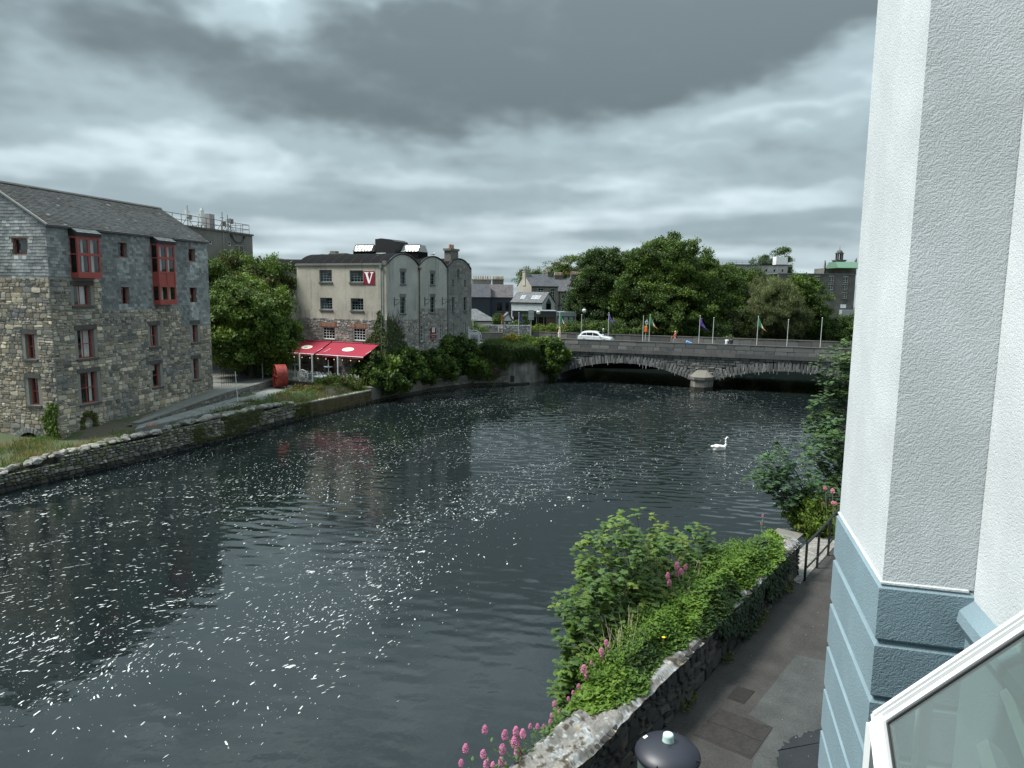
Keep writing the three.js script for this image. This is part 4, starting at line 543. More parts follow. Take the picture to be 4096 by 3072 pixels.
// ---------------------------------------------------------------- the cement-rendered mill with barrel roofs
{
  RND = rng(401);
  const v = thing('barrel_roofed_mill', 'grey rendered riverside mill with black barrel roofs and three round gables', 'building', [-13.15, 0, -74.25], -25.5 * Math.PI / 180);
  const F = face(0, 0, 0, 0), Rf = face(0, 0, 0, 90), L = 11.95, EV = 14.05;
  const hF = [[-8.8, -7.08, 12.12, 13.42], [-4.7, -2.94, 12.12, 13.36], [-8.78, -7.1, 9.15, 10.43], [-4.62, -2.96, 9.15, 10.43], [-8.54, -6.84, 5.95, 7.27], [-4.4, -2.76, 5.95, 7.27], [-3.1, -1.6, 2.9, 4.4], [-8.2, -7.1, 1.6, 4.1]];
  const hR = [[2.55, 3.55, 11.98, 13.3], [8.52, 9.5, 11.98, 13.26], [14.7, 15.22, 12.9, 13.95], [13.45, 13.85, 12.05, 12.7], [16.4, 16.8, 12.05, 12.7], [2.5, 3.5, 8.82, 10.6], [8.53, 9.53, 8.78, 10.6], [13.4, 14.0, 8.8, 10.55], [16.25, 17.0, 8.82, 10.57], [2.62, 3.2, 5.6, 7.38], [6.45, 7.22, 5.6, 7.4], [10.53, 11.2, 5.65, 7.4], [13.44, 13.93, 5.65, 7.4], [16.37, 16.85, 5.85, 7.46]];
  const gable = [[0.25, 6.1], [6.15, 12.2], [12.3, 18.0]], rise = 1.12;
  const arcs = (a, b, n = 20) => { const R = ((b - a) ** 2 / 4 + rise * rise) / (2 * rise), cx = (a + b) / 2, cy = 14.02 + rise - R, t = Math.asin((b - a) / 2 / R); return [...Array(n + 1).keys()].map(i => [cx + R * Math.sin(-t + 2 * t * i / n), cy + R * Math.cos(-t + 2 * t * i / n)]); };
  const front = mesh('front_wall', slab([-L, 0, 0.5, EV], hF, 0.35).applyMatrix4(F), MAT.render, v);
  mesh('gable_wall', slab([[0.36, 0.5], [12.25, 0.5], [12.25, 14.02], ...arcs(...gable[1]).reverse(), [6.12, 14.0], ...arcs(...gable[0]).reverse(), [0.36, 14.05]], hR.filter(h => h[0] < 12.2), 0.35).applyMatrix4(Rf), MAT.renderGrey, v);
  const g3 = mesh('stone_gable_wall', slab([[12.26, 0.5], [18.25, 0.5], [18.25, 14.0], ...arcs(...gable[2]).reverse(), [12.26, 14.0]], hR.filter(h => h[0] > 12.2), 0.35).applyMatrix4(Rf), MAT.mortar, v);
  mesh('back_walls', merge([span(-L, 0, 0.5, EV, -18.3, -18.0), span(-L, -L + 0.3, 0.5, EV, -17.99, -0.36), span(-L + 0.31, -0.36, 8.5, 8.7, -17.9, -0.4), span(-L + 0.31, -0.36, 11.4, 11.6, -17.9, -0.4), span(-L + 0.31, -0.36, 4.6, 4.8, -17.9, -0.4), span(-L + 0.31, -0.36, 0.5, EV, -4, -3.9), span(-3, -2.9, 0.5, EV, -17.9, -4.01)]), MAT.render, v);
  // barrel roofs
  for (const [a, b] of gable) { const o = arcs(a - 0.14, b + 0.14, 24), i = arcs(a + 0.02, b - 0.02, 24).map(p => [p[0], p[1] - 0.02]); const g = ext([...o.map(p => [p[0], p[1] + 0.1]), ...i.reverse()], L + 0.1); g.applyMatrix4(Rf); g.translate(-L - 0.02, 0, 0); mesh('barrel_roof', g, MAT.felt, v); }
  { const laps = []; for (let x = -L + 1.2; x < -0.3; x += 1.22) { const o = arcs(gable[0][0] - 0.14, gable[0][1] + 0.14, 24).map(p => new THREE.Vector3(x, p[1] + 0.112, -p[0])); laps.push(new THREE.TubeGeometry(new THREE.CatmullRomCurve3(o), 24, 0.018, 5)); } mesh('felt_laps', mergeGeometries(laps.map(clean)), M([0.035, 0.035, 0.037], 0.6), v).userData.kind = 'stuff'; }
  for (let i = 0; i < 3; i++) { const [a, b] = gable[i], o = arcs(a - 0.05, b + 0.05, 24).map(p => new THREE.Vector3(0.04, p[1] + 0.06, -p[0])); mesh('gable_coping', new THREE.TubeGeometry(new THREE.CatmullRomCurve3(o), 30, 0.085, 6), M([0.03, 0.03, 0.032], 0.7), v); }
  mesh('eaves_gutter', merge([span(-L - 0.05, -0.45, EV - 0.16, EV + 0.06, 0.001, 0.14)]), M([0.22, 0.22, 0.2], 0.8, { map: stainMap }), v);
  mesh('corner_kneeler', merge([span(-0.42, 0.08, EV - 0.12, EV + 0.3, -0.28, 0.1)]), MAT.cement, v);
  // rubble below the render
  const pal = [[0.25, 0.235, 0.215], [0.31, 0.29, 0.265], [0.18, 0.172, 0.163], [0.4, 0.375, 0.34], [0.28, 0.245, 0.21]];
  const brk = [[-8.9, -6.55, 7.3, 7.75], [-4.75, -2.5, 7.3, 7.75]], lr = h => [h[0] - 0.04, h[1] + 0.04, h[2] - 0.1, h[3] + 0.02];
  mesh('rubble_backing', slab([-L + 0.02, -0.02, 1.5, 8.22], hF.slice(4), 0.03).applyMatrix4(face(0, 0, 0.012, 0)), MAT.mortar, front);
  pieces(masonry(-L + 0.02, -0.05, 1.6, 8.22, { h: [0.14, 0.34], w: [0.8, 2.2], gap: 0.02, amp: 0.05, cut: 0.32, d: [0.02, 0.045], pal, holes: [...hF.slice(4).map(lr), ...brk], split: 0.3, varyBy: 0.35 }), 'stone', 'small_stones', MAT.stone, front, face(0, 0, 0.012, 0));
  { const bs = []; for (const [a, b, c, d] of brk) for (let x = a; x < b - 0.05; x += 0.098) bs.push(stone([[x, c], [x + 0.085, c], [x + 0.085, d], [x, d]], 0.035, vary([[0.26, 0.105, 0.065], [0.32, 0.15, 0.1], [0.22, 0.11, 0.075], [0.3, 0.2, 0.15]], 0.25), 0.008, 0.003)); pieces(bs, 'brick', 'bricks', MAT.brick, front, face(0, 0, 0.012, 0)); }
  const gwm = v.children.find(o => o.name === 'gable_wall');
  mesh('rubble_backing', merge([slab([0.36, 6.0, 1.5, 8.2], hR.filter(h => h[3] < 8 && h[0] < 6), 0.03), slab([6.2, 12.2, 1.5, 9.32], [hR[6], hR[10], hR[11]].map(h => [h[0], h[1], h[2], Math.min(h[3], 9.3)]), 0.03)].map(g => g.applyMatrix4(face(0.012, 0, 0, 90)))), MAT.mortar, gwm);
  pieces([...masonry(0.36, 6.0, 3.0, 8.2, { h: [0.15, 0.34], w: [0.8, 2.0], gap: 0.018, amp: 0.04, d: [0.02, 0.045], pal, holes: hR.filter(h => h[3] < 8 && h[0] < 6).map(lr) }), ...masonry(6.2, 12.2, 3.0, 9.3, { h: [0.15, 0.34], w: [0.8, 2.0], gap: 0.018, amp: 0.04, d: [0.02, 0.045], pal, holes: [hR[6], hR[10], hR[11]].map(lr) })], 'stone', 'small_stones', MAT.stone, gwm, face(0.012, 0, 0, 90), 200);
  pieces(masonry(12.27, 18.24, 3, 15.0, { h: [0.3, 0.42], w: [1.2, 2.6], gap: 0.009, amp: 0, cut: 0.05, d: [0.012, 0.03], pal: [[0.19, 0.185, 0.17], [0.22, 0.213, 0.198], [0.165, 0.16, 0.15]], holes: hR.filter(h => h[0] > 12.2).map(lr), inside: (x, y) => y < 13.9 || Math.hypot(x - 15.15, (y - 14.0) * 2.6) < 2.8, split: 0, slant: 0, bev: 0.012, varyBy: 0.16 }), 'ashlar_block', 'ashlar_blocks', MAT.stone, g3, Rf);
  // windows
  hF.slice(0, 4).forEach((h, i) => windowIn(v, F, ...h, { frame: MAT.sash, glass: MAT.glass, cols: 4, rows: 4, fw: 0.09, bar: 0.035, back: 0.14, sill: 0.13, sillMat: MAT.sillStone, open: (a, b) => b === 3 && (i < 2 ? a > 1 : a < 2) }));
  hF.slice(4, 7).forEach((h, i) => windowIn(v, F, ...h, { frame: MAT.white, glass: MAT.glass, cols: i === 1 ? 4 : 4, rows: i === 2 ? 3 : 4, fw: 0.09, bar: 0.04, back: 0.1, sill: 0.12, sillMat: MAT.sillStone, open: (a, b) => i === 0 && b === 3 && a > 1, curtain: i === 1 ? [0, 1] : null }));
  mesh('terrace_door', merge([span(-8.19, -7.11, 1.6, 4.09, -0.2, -0.14)]), M([0.1, 0.02, 0.02], 0.6), v);
  hR.forEach((h, i) => windowIn(v, Rf, ...h, { frame: i > 8 ? MAT.white : MAT.sash, glass: MAT.glass, cols: h[1] - h[0] > 0.55 ? 2 : 1, rows: h[3] - h[2] > 1.5 ? 4 : h[3] - h[2] > 1 ? 3 : 2, fw: 0.07, bar: 0.032, back: 0.16, sill: 0.12, sillMat: MAT.sillStone }));
  for (const h of [hR[0], hR[1], hR[5], hR[6]]) mesh('window_head', span(h[0] - 0.12, h[1] + 0.12, h[3] + 0.003, h[3] + 0.36, -0.05, 0.02).applyMatrix4(Rf), MAT.cement, v);
  // rain pipes
  const pipe = (mx, u, v0, v1, m, n = 'rain_pipe') => { const p = mesh(n, merge([rod([u, v0, 0.12], [u, v1, 0.12], 0.062), rod([u, v0 + 2.6, 0.12], [u, v0 + 2.75, 0.12], 0.082), rod([u, v0 + 5.2, 0.12], [u, v0 + 5.35, 0.12], 0.082)]).applyMatrix4(mx), m, v); mesh('hopper', ext([[-0.12, 0], [0.12, 0], [0.2, 0.3], [-0.2, 0.3]], 0.24).translate(u, v1 - 0.05, 0.01).applyMatrix4(mx), m, p); };
  pipe(F, -0.56, 4.4, 13.6, M([0.10, 0.17, 0.15], 0.6)); pipe(Rf, 6.12, 5.3, 13.6, M([0.13, 0.085, 0.06], 0.8)); pipe(Rf, 12.36, 4.8, 13.7, M([0.16, 0.18, 0.185], 0.5));
  mesh('pipe_foot', rod([-0.56, 3.3, 0.12], [-0.56, 4.4, 0.12], 0.07).applyMatrix4(F), MAT.white, v);
  // chimney
  const ch = mesh('chimney', merge([span(13.3, 15.1, 14.6, 16.1, -1.0, -0.1), span(13.15, 15.25, 16.1, 16.35, -1.1, 0.0)]).applyMatrix4(Rf), MAT.cement, v); for (const u of [13.9, 14.45]) mesh('chimney_pot', new THREE.CylinderGeometry(0.16, 0.2, 0.5, 12).translate(u, 16.6, -0.55).applyMatrix4(Rf), M([0.32, 0.17, 0.11], 0.85), ch);
  // rooflights and tank house on the roof behind
  const lantern = (x0, x1, z) => { const t = mesh('roof_lantern', merge([span(x0, x1, 14.6, 15.65, z - 2.0, z)]), MAT.felt, v); mesh('glazing', ext([[-2.0, 15.66], [0, 15.66], [-0.5, 16.42], [-1.5, 16.42]], x1 - x0).rotateY(Math.PI / 2).scale(1, 1, 1).applyMatrix4(new THREE.Matrix4().makeRotationY(Math.PI)).translate(x1, 0, z), M([0.42, 0.43, 0.4], 0.25), t); const zig = []; for (let k = 0; k < 5; k++) { const a = lerp(x0 + 0.15, x1 - 0.15, k / 5), b = lerp(x0 + 0.15, x1 - 0.15, (k + 0.5) / 5), c = lerp(x0 + 0.15, x1 - 0.15, (k + 1) / 5); zig.push(rod([a, 15.75, z - 0.02], [b, 16.35, z - 0.42], 0.035), rod([b, 16.35, z - 0.42], [c, 15.75, z - 0.02], 0.035)); } mesh('bracing', merge(zig), M([0.62, 0.62, 0.58], 0.6), t); mesh('frame', merge([rod([x0, 15.66, z + 0.02], [x1, 15.66, z + 0.02], 0.06), rod([x0, 16.44, z - 0.5], [x1, 16.44, z - 0.5], 0.06), rod([x0, 15.66, z + 0.02], [x0, 16.44, z - 0.5], 0.05), rod([x1, 15.66, z + 0.02], [x1, 16.44, z - 0.5], 0.05)]), MAT.black, t); };
  lantern(-8.55, -6.0, -5.6); lantern(-3.1, -0.75, -7.2);
  { const t = mesh('tank_house', ext([[-5.75, 14.8], [-3.05, 14.8], [-3.05, 16.75], [-3.6, 16.98], [-4.9, 17.12], [-5.75, 17.05]], 2.6).translate(0, 0, -8.6), MAT.black, v); mesh('vent', span(-5.6, -4.3, 15.1, 15.5, -6.0, -5.95), MAT.white, t); }
  mesh('rear_chimney', merge([span(-11.3, -9.0, 14.5, 15.45, -5.4, -4.6), span(-11.2, -10.4, 15.45, 15.7, -5.3, -4.7)]), MAT.cement, v);
}
// flat signs on that mill
{
  const sgn = (name, label, geo, t, mx, rim) => { const s = thing(name, label, 'sign', [-13.15, 0, -74.25], -25.5 * Math.PI / 180); mesh('board', geo.applyMatrix4(mx), M([0.2, 0.01, 0.025], 0.5), s); mesh('face', t.applyMatrix4(mx), rim, s); return s; };
  const maroon = '#7d1a2e';
  const vt = canvasTex(256, 256, (c, w, h) => { c.fillStyle = maroon; c.fillRect(0, 0, w, h); c.fillStyle = '#fff'; c.font = 'bold 300px serif'; c.textAlign = 'center'; c.textBaseline = 'middle'; c.fillText('V', w / 2, h * 0.5); });
  const plane = (a, b, c, d, z) => { const g = new THREE.PlaneGeometry(b - a, d - c); g.translate((a + b) / 2, (c + d) / 2, z); return g; };
  sgn('letter_sign', 'square maroon sign with large white letter V on rendered wall', span(-2.86, -1.43, 11.88, 13.27, 0.01, 0.05), plane(-2.86, -1.43, 11.88, 13.27, 0.054), face(0, 0, 0, 0), new THREE.MeshStandardMaterial({ map: vt, roughness: 0.5 }));
  const st = canvasTex(256, 384, (c, w, h) => { c.fillStyle = '#5a1524'; c.fillRect(0, 0, w, h); c.fillStyle = '#efeae0'; c.fillRect(70, 25, 116, 125); c.fillStyle = '#222'; c.font = 'bold 120px serif'; c.textAlign = 'center'; c.fillText('V', w / 2, 130); c.fillStyle = '#efe6d6'; c.font = 'bold 46px serif'; c.fillText('IL VICOLO', w / 2, 225); c.font = '34px serif'; c.fillText('restaurant', w / 2, 280); c.fillText('& wine bar', w / 2, 330); });
  const shield = new THREE.Shape(); shield.moveTo(8.4, 5.75); shield.quadraticCurveTo(8.75, 5.75, 9.02, 5.5); shield.quadraticCurveTo(9.3, 5.75, 9.65, 5.75); shield.lineTo(9.65, 6.95); shield.quadraticCurveTo(9.35, 7.0, 9.25, 7.2); shield.lineTo(8.8, 7.2); shield.quadraticCurveTo(8.7, 7.0, 8.4, 6.95); shield.closePath();
  const fg = new THREE.ShapeGeometry(shield, 8); { const p = fg.attributes.position, u = fg.attributes.uv; for (let i = 0; i < p.count; i++) u.setXY(i, (p.getX(i) - 8.4) / 1.25, (p.getY(i) - 5.5) / 1.7); } fg.translate(0, 0, 0.1);
  sgn('shield_sign', 'maroon and white shield shaped sign with small V between windows', ext(shield, 0.06).translate(0, 0, 0.035), fg, face(0, 0, 0, 90), new THREE.MeshStandardMaterial({ map: st, roughness: 0.5 }));
}
// iron sign brackets with scrolls
for (const [u, lb] of [[1.35, 'scrolled iron wall bracket on the first round gable'], [7.3, 'left scrolled iron bracket on the second round gable'], [11.1, 'right scrolled iron bracket on the second round gable']]) {
  const t = thing('iron_bracket', lb, 'bracket', [-13.15, 0, -74.25], -25.5 * Math.PI / 180, 'scrolled iron brackets on the mill'); const Rf = face(0, 0, 0, 90);
  mesh('back_bar', rod([u, 9.6, 0.06], [u, 10.6, 0.06], 0.03).applyMatrix4(Rf), MAT.darkMetal, t);
  mesh('scroll', mergeGeometries([tube([[u, 10.3, 0.06], [u + 0.3, 10.35, 0.4], [u + 0.5, 10.15, 0.7], [u + 0.35, 9.95, 0.75], [u + 0.3, 10.1, 0.55]], 0.025, 6), tube([[u, 9.8, 0.06], [u + 0.25, 9.9, 0.3], [u + 0.4, 10.2, 0.5]], 0.022, 6), tube([[u + 0.5, 10.15, 0.7], [u + 0.7, 10.3, 0.95], [u + 0.75, 10.15, 1.05], [u + 0.65, 10.08, 0.95]], 0.02, 6)].map(clean)).applyMatrix4(Rf), MAT.darkMetal, t);
}

// ---------------------------------------------------------------- trees and bushes
const CL = { far: clumpGeo('oval', 16, 0.34, 0.62, 1), far2: clumpGeo('oval', 16, 0.34, 0.62, 2), fine: clumpGeo('oval', 14, 0.17, 0.34, 3), lob: clumpGeo('lobed', 9, 0.22, 0.34, 4), droop: clumpGeo('blade', 14, 0.55, 0.3, 5), willow: clumpGeo('blade', 20, 0.55, 0.6, 6) };
function foliage(lobes, { n, per = 14, r = 0.9, size = 1, pal, seed, floor = -99, inner = 0.25, flat = 0.75, wob = 0.22 }) {
  RND = rng(seed); const out = [], wsum = lobes.reduce((s, l) => s + l[3] * l[4], 0);
  for (const l of lobes) {
    const k = Math.max(3, Math.round(n * l[3] * l[4] / wsum));
    for (let i = 0; i < k; i++) {
      const f = 1 - 2 * (i + RND()) / k, a = i * 2.39996 + rr(-0.5, 0.5), q = Math.sqrt(Math.max(0, 1 - f * f)), d = [q * Math.cos(a), f, q * Math.sin(a)];
      const rad = (RND() < inner ? rr(0.35, 0.8) : rr(0.82, 1)) * (1 + wob * 1.6 * n3(d[0] * 2.2 + seed, d[1] * 2.2, d[2] * 2.2) + wob * rr(-0.5, 0.6));
      const c = [l[0] + d[0] * l[3] * rad, l[1] + d[1] * l[4] * rad, l[2] + d[2] * (l[5] || l[3]) * rad]; if (c[1] < floor) continue;
      const tint = vary(pal, 0.2), m = Math.round(per * rr(0.6, 1.3)), R = r * rr(0.7, 1.25);
      for (let j = 0; j < m; j++) { const t = rr(0, 6.283), g = rr(-1, 1), h = R * Math.cbrt(RND()), w = Math.sqrt(1 - g * g); out.push({ p: [c[0] + h * w * Math.cos(t), c[1] + h * g * flat, c[2] + h * w * Math.sin(t)], e: [rr(-0.5, 0.5), rr(0, 6.283), rr(-0.5, 0.5)], s: size * rr(0.7, 1.25), c: shade(tint, rr(0.82, 1.18)) }); }
    }
  }
  return out;
}
function trunk(pts, r0, r1, branches) { const g = [limb(pts, r0, r1)]; for (const [a, b, r] of branches) g.push(limb([a, [lerp(a[0], b[0], 0.5), lerp(a[1], b[1], 0.5) + 0.3, lerp(a[2], b[2], 0.5)], b], r, r * 0.25, 6)); return mergeGeometries(g.map(clean)); }
function tree(name, label, [x, y, z], lobes, o, group = 'trees around the river') {
  const t = thing(name, label, 'tree', [x, y, z], 0, group); RND = rng(o.seed + 5);
  const H = lobes[0][1], br = []; for (const l of lobes) for (let i = 0; i < 3; i++) { const a = rr(0, 6.28); br.push([[rr(-0.2, 0.2), H * rr(0.25, 0.5), rr(-0.2, 0.2)], [l[0] + Math.cos(a) * l[3] * 0.55, l[1] + rr(-0.1, 0.5) * l[4], l[2] + Math.sin(a) * l[3] * 0.55], o.tr * 0.45]); }
  mesh('trunk', trunk([[0, -0.3, 0], [rr(-0.2, 0.2), H * 0.35, 0.1], [lobes[0][0] * 0.6, H * 0.8, lobes[0][2] * 0.6]], o.tr, o.tr * 0.45, br), MAT.bark, t);
  scatter('crown', o.geo || CL.far, MAT.leaf, foliage(lobes, o), t); return t;
}
function bush(name, label, [x, y, z], lobes, o, cat = 'bush', group) { const t = thing(name, label, cat, [x, y, z], 0, group); RND = rng(o.seed + 7); const st = []; for (let i = 0; i < 7; i++) { const l = pick(lobes), a = rr(0, 6.28); st.push(limb([[rr(-0.2, 0.2) * l[3], -0.1, rr(-0.2, 0.2) * l[3]], [l[0] * 0.6 + rr(-0.2, 0.2), l[1] * 0.5, l[2] * 0.6], [l[0] + Math.cos(a) * l[3] * 0.6, l[1] + l[4] * 0.3, l[2] + Math.sin(a) * l[3] * 0.6]], 0.035, 0.008, 5)); } mesh('stems', mergeGeometries(st.map(clean)), MAT.bark, t); scatter('foliage', o.geo || CL.fine, o.mat || MAT.leaf, foliage(lobes, o), t); return t; }
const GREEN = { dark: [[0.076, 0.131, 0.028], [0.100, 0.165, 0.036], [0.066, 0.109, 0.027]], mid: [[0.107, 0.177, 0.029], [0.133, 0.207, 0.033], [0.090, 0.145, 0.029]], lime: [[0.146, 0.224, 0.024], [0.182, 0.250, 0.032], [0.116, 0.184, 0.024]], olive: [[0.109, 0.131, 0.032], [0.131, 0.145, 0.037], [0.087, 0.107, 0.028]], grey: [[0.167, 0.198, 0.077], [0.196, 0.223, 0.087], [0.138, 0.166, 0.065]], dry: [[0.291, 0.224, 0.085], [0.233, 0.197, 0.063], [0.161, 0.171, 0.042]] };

// ---------------------------------------------------------------- far bank in front of the mills
{
  RND = rng(501);
  const w = thing('river_wall', 'rough dry stone river wall along the far bank', 'wall'), pal = (x, y) => y < 0.45 ? [[0.045, 0.042, 0.035], [0.06, 0.055, 0.04], [0.035, 0.033, 0.03]] : [[0.19, 0.185, 0.165], [0.25, 0.24, 0.21], [0.14, 0.135, 0.125], [0.3, 0.285, 0.25], [0.2, 0.18, 0.14], [0.12, 0.135, 0.06], [0.15, 0.15, 0.09]], all = [];
  for (let i = 0; i < 6; i++) {
    const [a, b] = WL[i], [c, d] = WL[i + 1], L = Math.hypot(c - a, d - b), phi = Math.atan2(-(d - b), c - a) * 180 / Math.PI, mx = face(a, 0, b, phi), top = Math.min(bankTop(b), bankTop(d));
    mesh('wall_core', span(-0.1, L + 0.1, -0.6, top - 0.05, -0.5, -0.02).applyMatrix4(mx), MAT.mortarDark, w);
    for (const s of masonry(0, L, -0.2, top, { h: [0.14, 0.32], w: [0.8, 2.2], gap: 0.015, amp: 0.06, cut: 0.4, d: [0.02, 0.13], pal, split: 0.3, varyBy: 0.4, bev: 0.05 })) { const v = new THREE.Vector3(); for (let k = 0; k < s.p.length; k += 3) { v.set(s.p[k], s.p[k + 1], s.p[k + 2]).applyMatrix4(mx); s.p[k] = v.x; s.p[k + 1] = v.y; s.p[k + 2] = v.z; } if (b < -28) all.push(s); }
  }
  pieces(all, 'stone', 'small_stones', MAT.stone, w);
  for (let i = 0; i < 135; i++) { const z = -33 - 28 * (i + RND()) / 135, x = leftOf(0, z) - rr(0.05, 0.75), g = new THREE.IcosahedronGeometry(1, 1), p = g.attributes.position, s = rr(0.13, 0.3), sd = i * 3.7; for (let k = 0; k < p.count; k++) { const v = [p.getX(k), p.getY(k), p.getZ(k)], n = 1 + 0.4 * n3(v[0] * 1.4 + sd, v[1] * 1.4, v[2] * 1.4); p.setXYZ(k, v[0] * n * s * 1.4, v[1] * n * s * 0.7, v[2] * n * s); } g.rotateY(rr(0, 6)); g.translate(x, bankTop(z) + s * 0.18, z); g.computeVertexNormals(); mesh('cap_stone', boxUV(g), M(vary([[0.23, 0.22, 0.195], [0.3, 0.29, 0.26], [0.16, 0.155, 0.14]], 0.2), 0.92, { bumpMap: grainFine, bumpScale: 0.02 }), w); }
  // weedy yellow wall and the coursed one after it
  const yw = thing('weedy_quay_wall', 'low quay wall stained yellow brown with weed below the terrace', 'wall'); { const [a, b] = WL[6], [c, d] = WL[7], L = Math.hypot(c - a, d - b), mx = face(a, 0, b, Math.atan2(-(d - b), c - a) * 180 / Math.PI); mesh('wall', span(0, L, -0.6, 1.22, -0.5, 0.02).applyMatrix4(mx), M([0.14, 0.125, 0.09], 0.95, { map: concMap }), yw); const l = []; for (let k = 0; k < 2600; k++) { const u = rr(0, L), v = rr(0.05, 1.2); l.push({ p: [u, v, 0.03], e: [rr(1.9, 2.7), rr(-0.5, 0.5), rr(-0.4, 0.4)], s: rr(0.12, 0.26), c: v < 0.3 ? [0.03, 0.028, 0.016] : vary([[0.19, 0.13, 0.03], [0.13, 0.1, 0.03], [0.24, 0.17, 0.04], [0.08, 0.08, 0.03]], 0.2) }); } for (const q of l) { const v = new THREE.Vector3(...q.p).applyMatrix4(mx); q.p = [v.x, v.y, v.z]; } scatter('weed', leafGeo('blade'), MAT.grass, l, yw); mesh('lichen_coping', span(0, L, 1.222, 1.34, -0.55, 0.06).applyMatrix4(mx), M([0.34, 0.34, 0.31], 0.95, { map: concMap }), yw); }
  const qw = thing('block_quay_wall', 'coursed stone quay wall under the bushes beside the mill', 'wall'); for (let i = 7; i < 10; i++) { const [a, b] = WL[i], [c, d] = WL[i + 1], L = Math.hypot(c - a, d - b), mx = face(a, 0, b, Math.atan2(-(d - b), c - a) * 180 / Math.PI); mesh('wall_core', span(-0.1, L + 0.1, -0.6, 1.35, -0.5, -0.02).applyMatrix4(mx), MAT.mortarDark, qw); pieces(masonry(0, L, -0.2, 1.4, { h: [0.24, 0.3], w: [1.6, 3.2], gap: 0.012, amp: 0.01, cut: 0.1, d: [0.02, 0.05], pal: (x, y) => y < 0.3 ? [[0.04, 0.038, 0.03]] : [[0.13, 0.125, 0.105], [0.16, 0.15, 0.125]], split: 0 }), 'stone', 'stones', MAT.stone, qw, mx); }
  // path and low wall
  const pth = (pts, y, m, n, lb) => structure(n, prism(pts, 0.5, y), m, lb, 'path');
  pth([[-25.15, -46.6], [-24.5, -48.6], [-22.9, -54], [-21.4, -59.5], [-20.9, -64], [-21.0, -67.0], [-21.6, -69.2], [-23.0, -68.9], [-24.25, -59.2], [-25.75, -48.2]], 1.97, M([0.27, 0.275, 0.265], 0.95, { map: rep(tStain, 0.35), bumpMap: grainB, bumpScale: 0.02 }), 'path', 'grey concrete riverside path between the river wall and low wall');
  const ln = [[-25.75, -48.2, 2.1], [-24.25, -59.2, 2.62], [-23.0, -69.0, 2.62]], lw = thing('low_stone_wall', 'low stone wall with flat coping edging the far path', 'wall'); const lst = [];
  for (let i = 0; i < 2; i++) { const [a, b, t0] = ln[i], [c, d, t1] = ln[i + 1], L = Math.hypot(c - a, d - b), mx = face(a, 0, b, Math.atan2(-(d - b), c - a) * 180 / Math.PI), tp = u => lerp(t0, t1, u / L); mesh('wall_core', ext([[0, 1.5], [L, 1.5], [L, t1 - 0.08], [0, t0 - 0.08]], 0.5).translate(0, 0, -0.52).applyMatrix4(mx), MAT.mortar, lw); mesh('coping', ext([[-0.02, t0 - 0.078], [L, t1 - 0.078], [L, t1], [-0.02, t0]], 0.62).translate(0, 0, -0.57).applyMatrix4(mx), M([0.22, 0.22, 0.205], 0.92, { map: stainMap }), lw); for (const s of masonry(0, L, 1.9, 2.56, { h: [0.12, 0.24], w: [0.8, 2.2], gap: 0.012, amp: 0.03, cut: 0.35, d: [0.02, 0.06], pal: [[0.16, 0.15, 0.13], [0.2, 0.19, 0.16], [0.12, 0.115, 0.1]], inside: (x, y, h) => y + h / 2 < tp(x) - 0.06 })) { const v = new THREE.Vector3(); for (let k = 0; k < s.p.length; k += 3) { v.set(s.p[k], s.p[k + 1], s.p[k + 2]).applyMatrix4(mx); s.p[k] = v.x; s.p[k + 1] = v.y; s.p[k + 2] = v.z; } lst.push(s); } }
  pieces(lst, 'stone', 'small_stones', MAT.stone, lw);
  { const pb = new PB(), k = [0.2, 0.2, 0.185]; const q = (a, b, c, d) => pb.quad(a, b, c, d, k); q([-26.0, 2.0, -48.2], [-24.6, 2.5, -59.2], [-26.6, 2.5, -61.4], [-28.6, 1.4, -49]); q([-24.6, 2.5, -59.2], [-23.3, 2.5, -69], [-26, 2.5, -76], [-26.6, 2.5, -61.4]); q([-26.6, 2.5, -61.4], [-26, 2.5, -76], [-60, 2.5, -80], [-60, 2.5, -61]); structure('raised_walk', pb.geo(), VM(0.95, { map: stainMap, side: THREE.DoubleSide }), 'raised walk between the slate mill and low wall', 'path'); }
  // railing beyond the mill corner
  const mr = thing('garden_railing', 'dark thin railing in shade behind the slate mill corner', 'railing'); mesh('top_rail', rod([-26.2, 4.0, -63.5], [-25.2, 4.0, -71], 0.03), MAT.darkMetal, mr); mesh('low_rail', rod([-26.2, 2.8, -63.5], [-25.2, 2.8, -71], 0.02), MAT.darkMetal, mr); for (let i = 0; i <= 20; i++) mesh('bar', rod([lerp(-26.2, -25.2, i / 20), 2.5, lerp(-63.5, -71, i / 20)], [lerp(-26.2, -25.2, i / 20), 4.0, lerp(-63.5, -71, i / 20)], 0.015), MAT.darkMetal, mr);
  // grass on the bank
  const gl = []; RND = rng(77); for (let i = 0; i < 46000; i++) { const z = rr(-31, -76), x = leftOf(0, z) - Math.pow(RND(), 1.3) * 6.4 - 0.05; const onPath = z < -46.5 && z > -69.3 && x < lerp(-24.6, -21.1, clamp((-48 - z) / 16)); if (onPath) continue; if (n3(x * 0.7, z * 0.7, 3) + rr(-0.4, 0.4) < -0.25) continue; const d = leftOf(0, z) - x; if (z > -62 && d < 0.9 && RND() < 0.6) continue; gl.push({ p: [x, Math.max(bankTop(z) - 0.02, bankH(x, z)) - 0.03, z], e: [rr(-0.6, 0.9), rr(0, 6.283), rr(-0.4, 0.4)], s: rr(0.14, 0.42), c: vary(n3(x * 0.4, z * 0.4, 9) > 0.05 ? GREEN.olive : n3(x * 0.9, z * 0.9, 19) > 0.15 ? GREEN.dry : GREEN.mid, 0.25) }); }
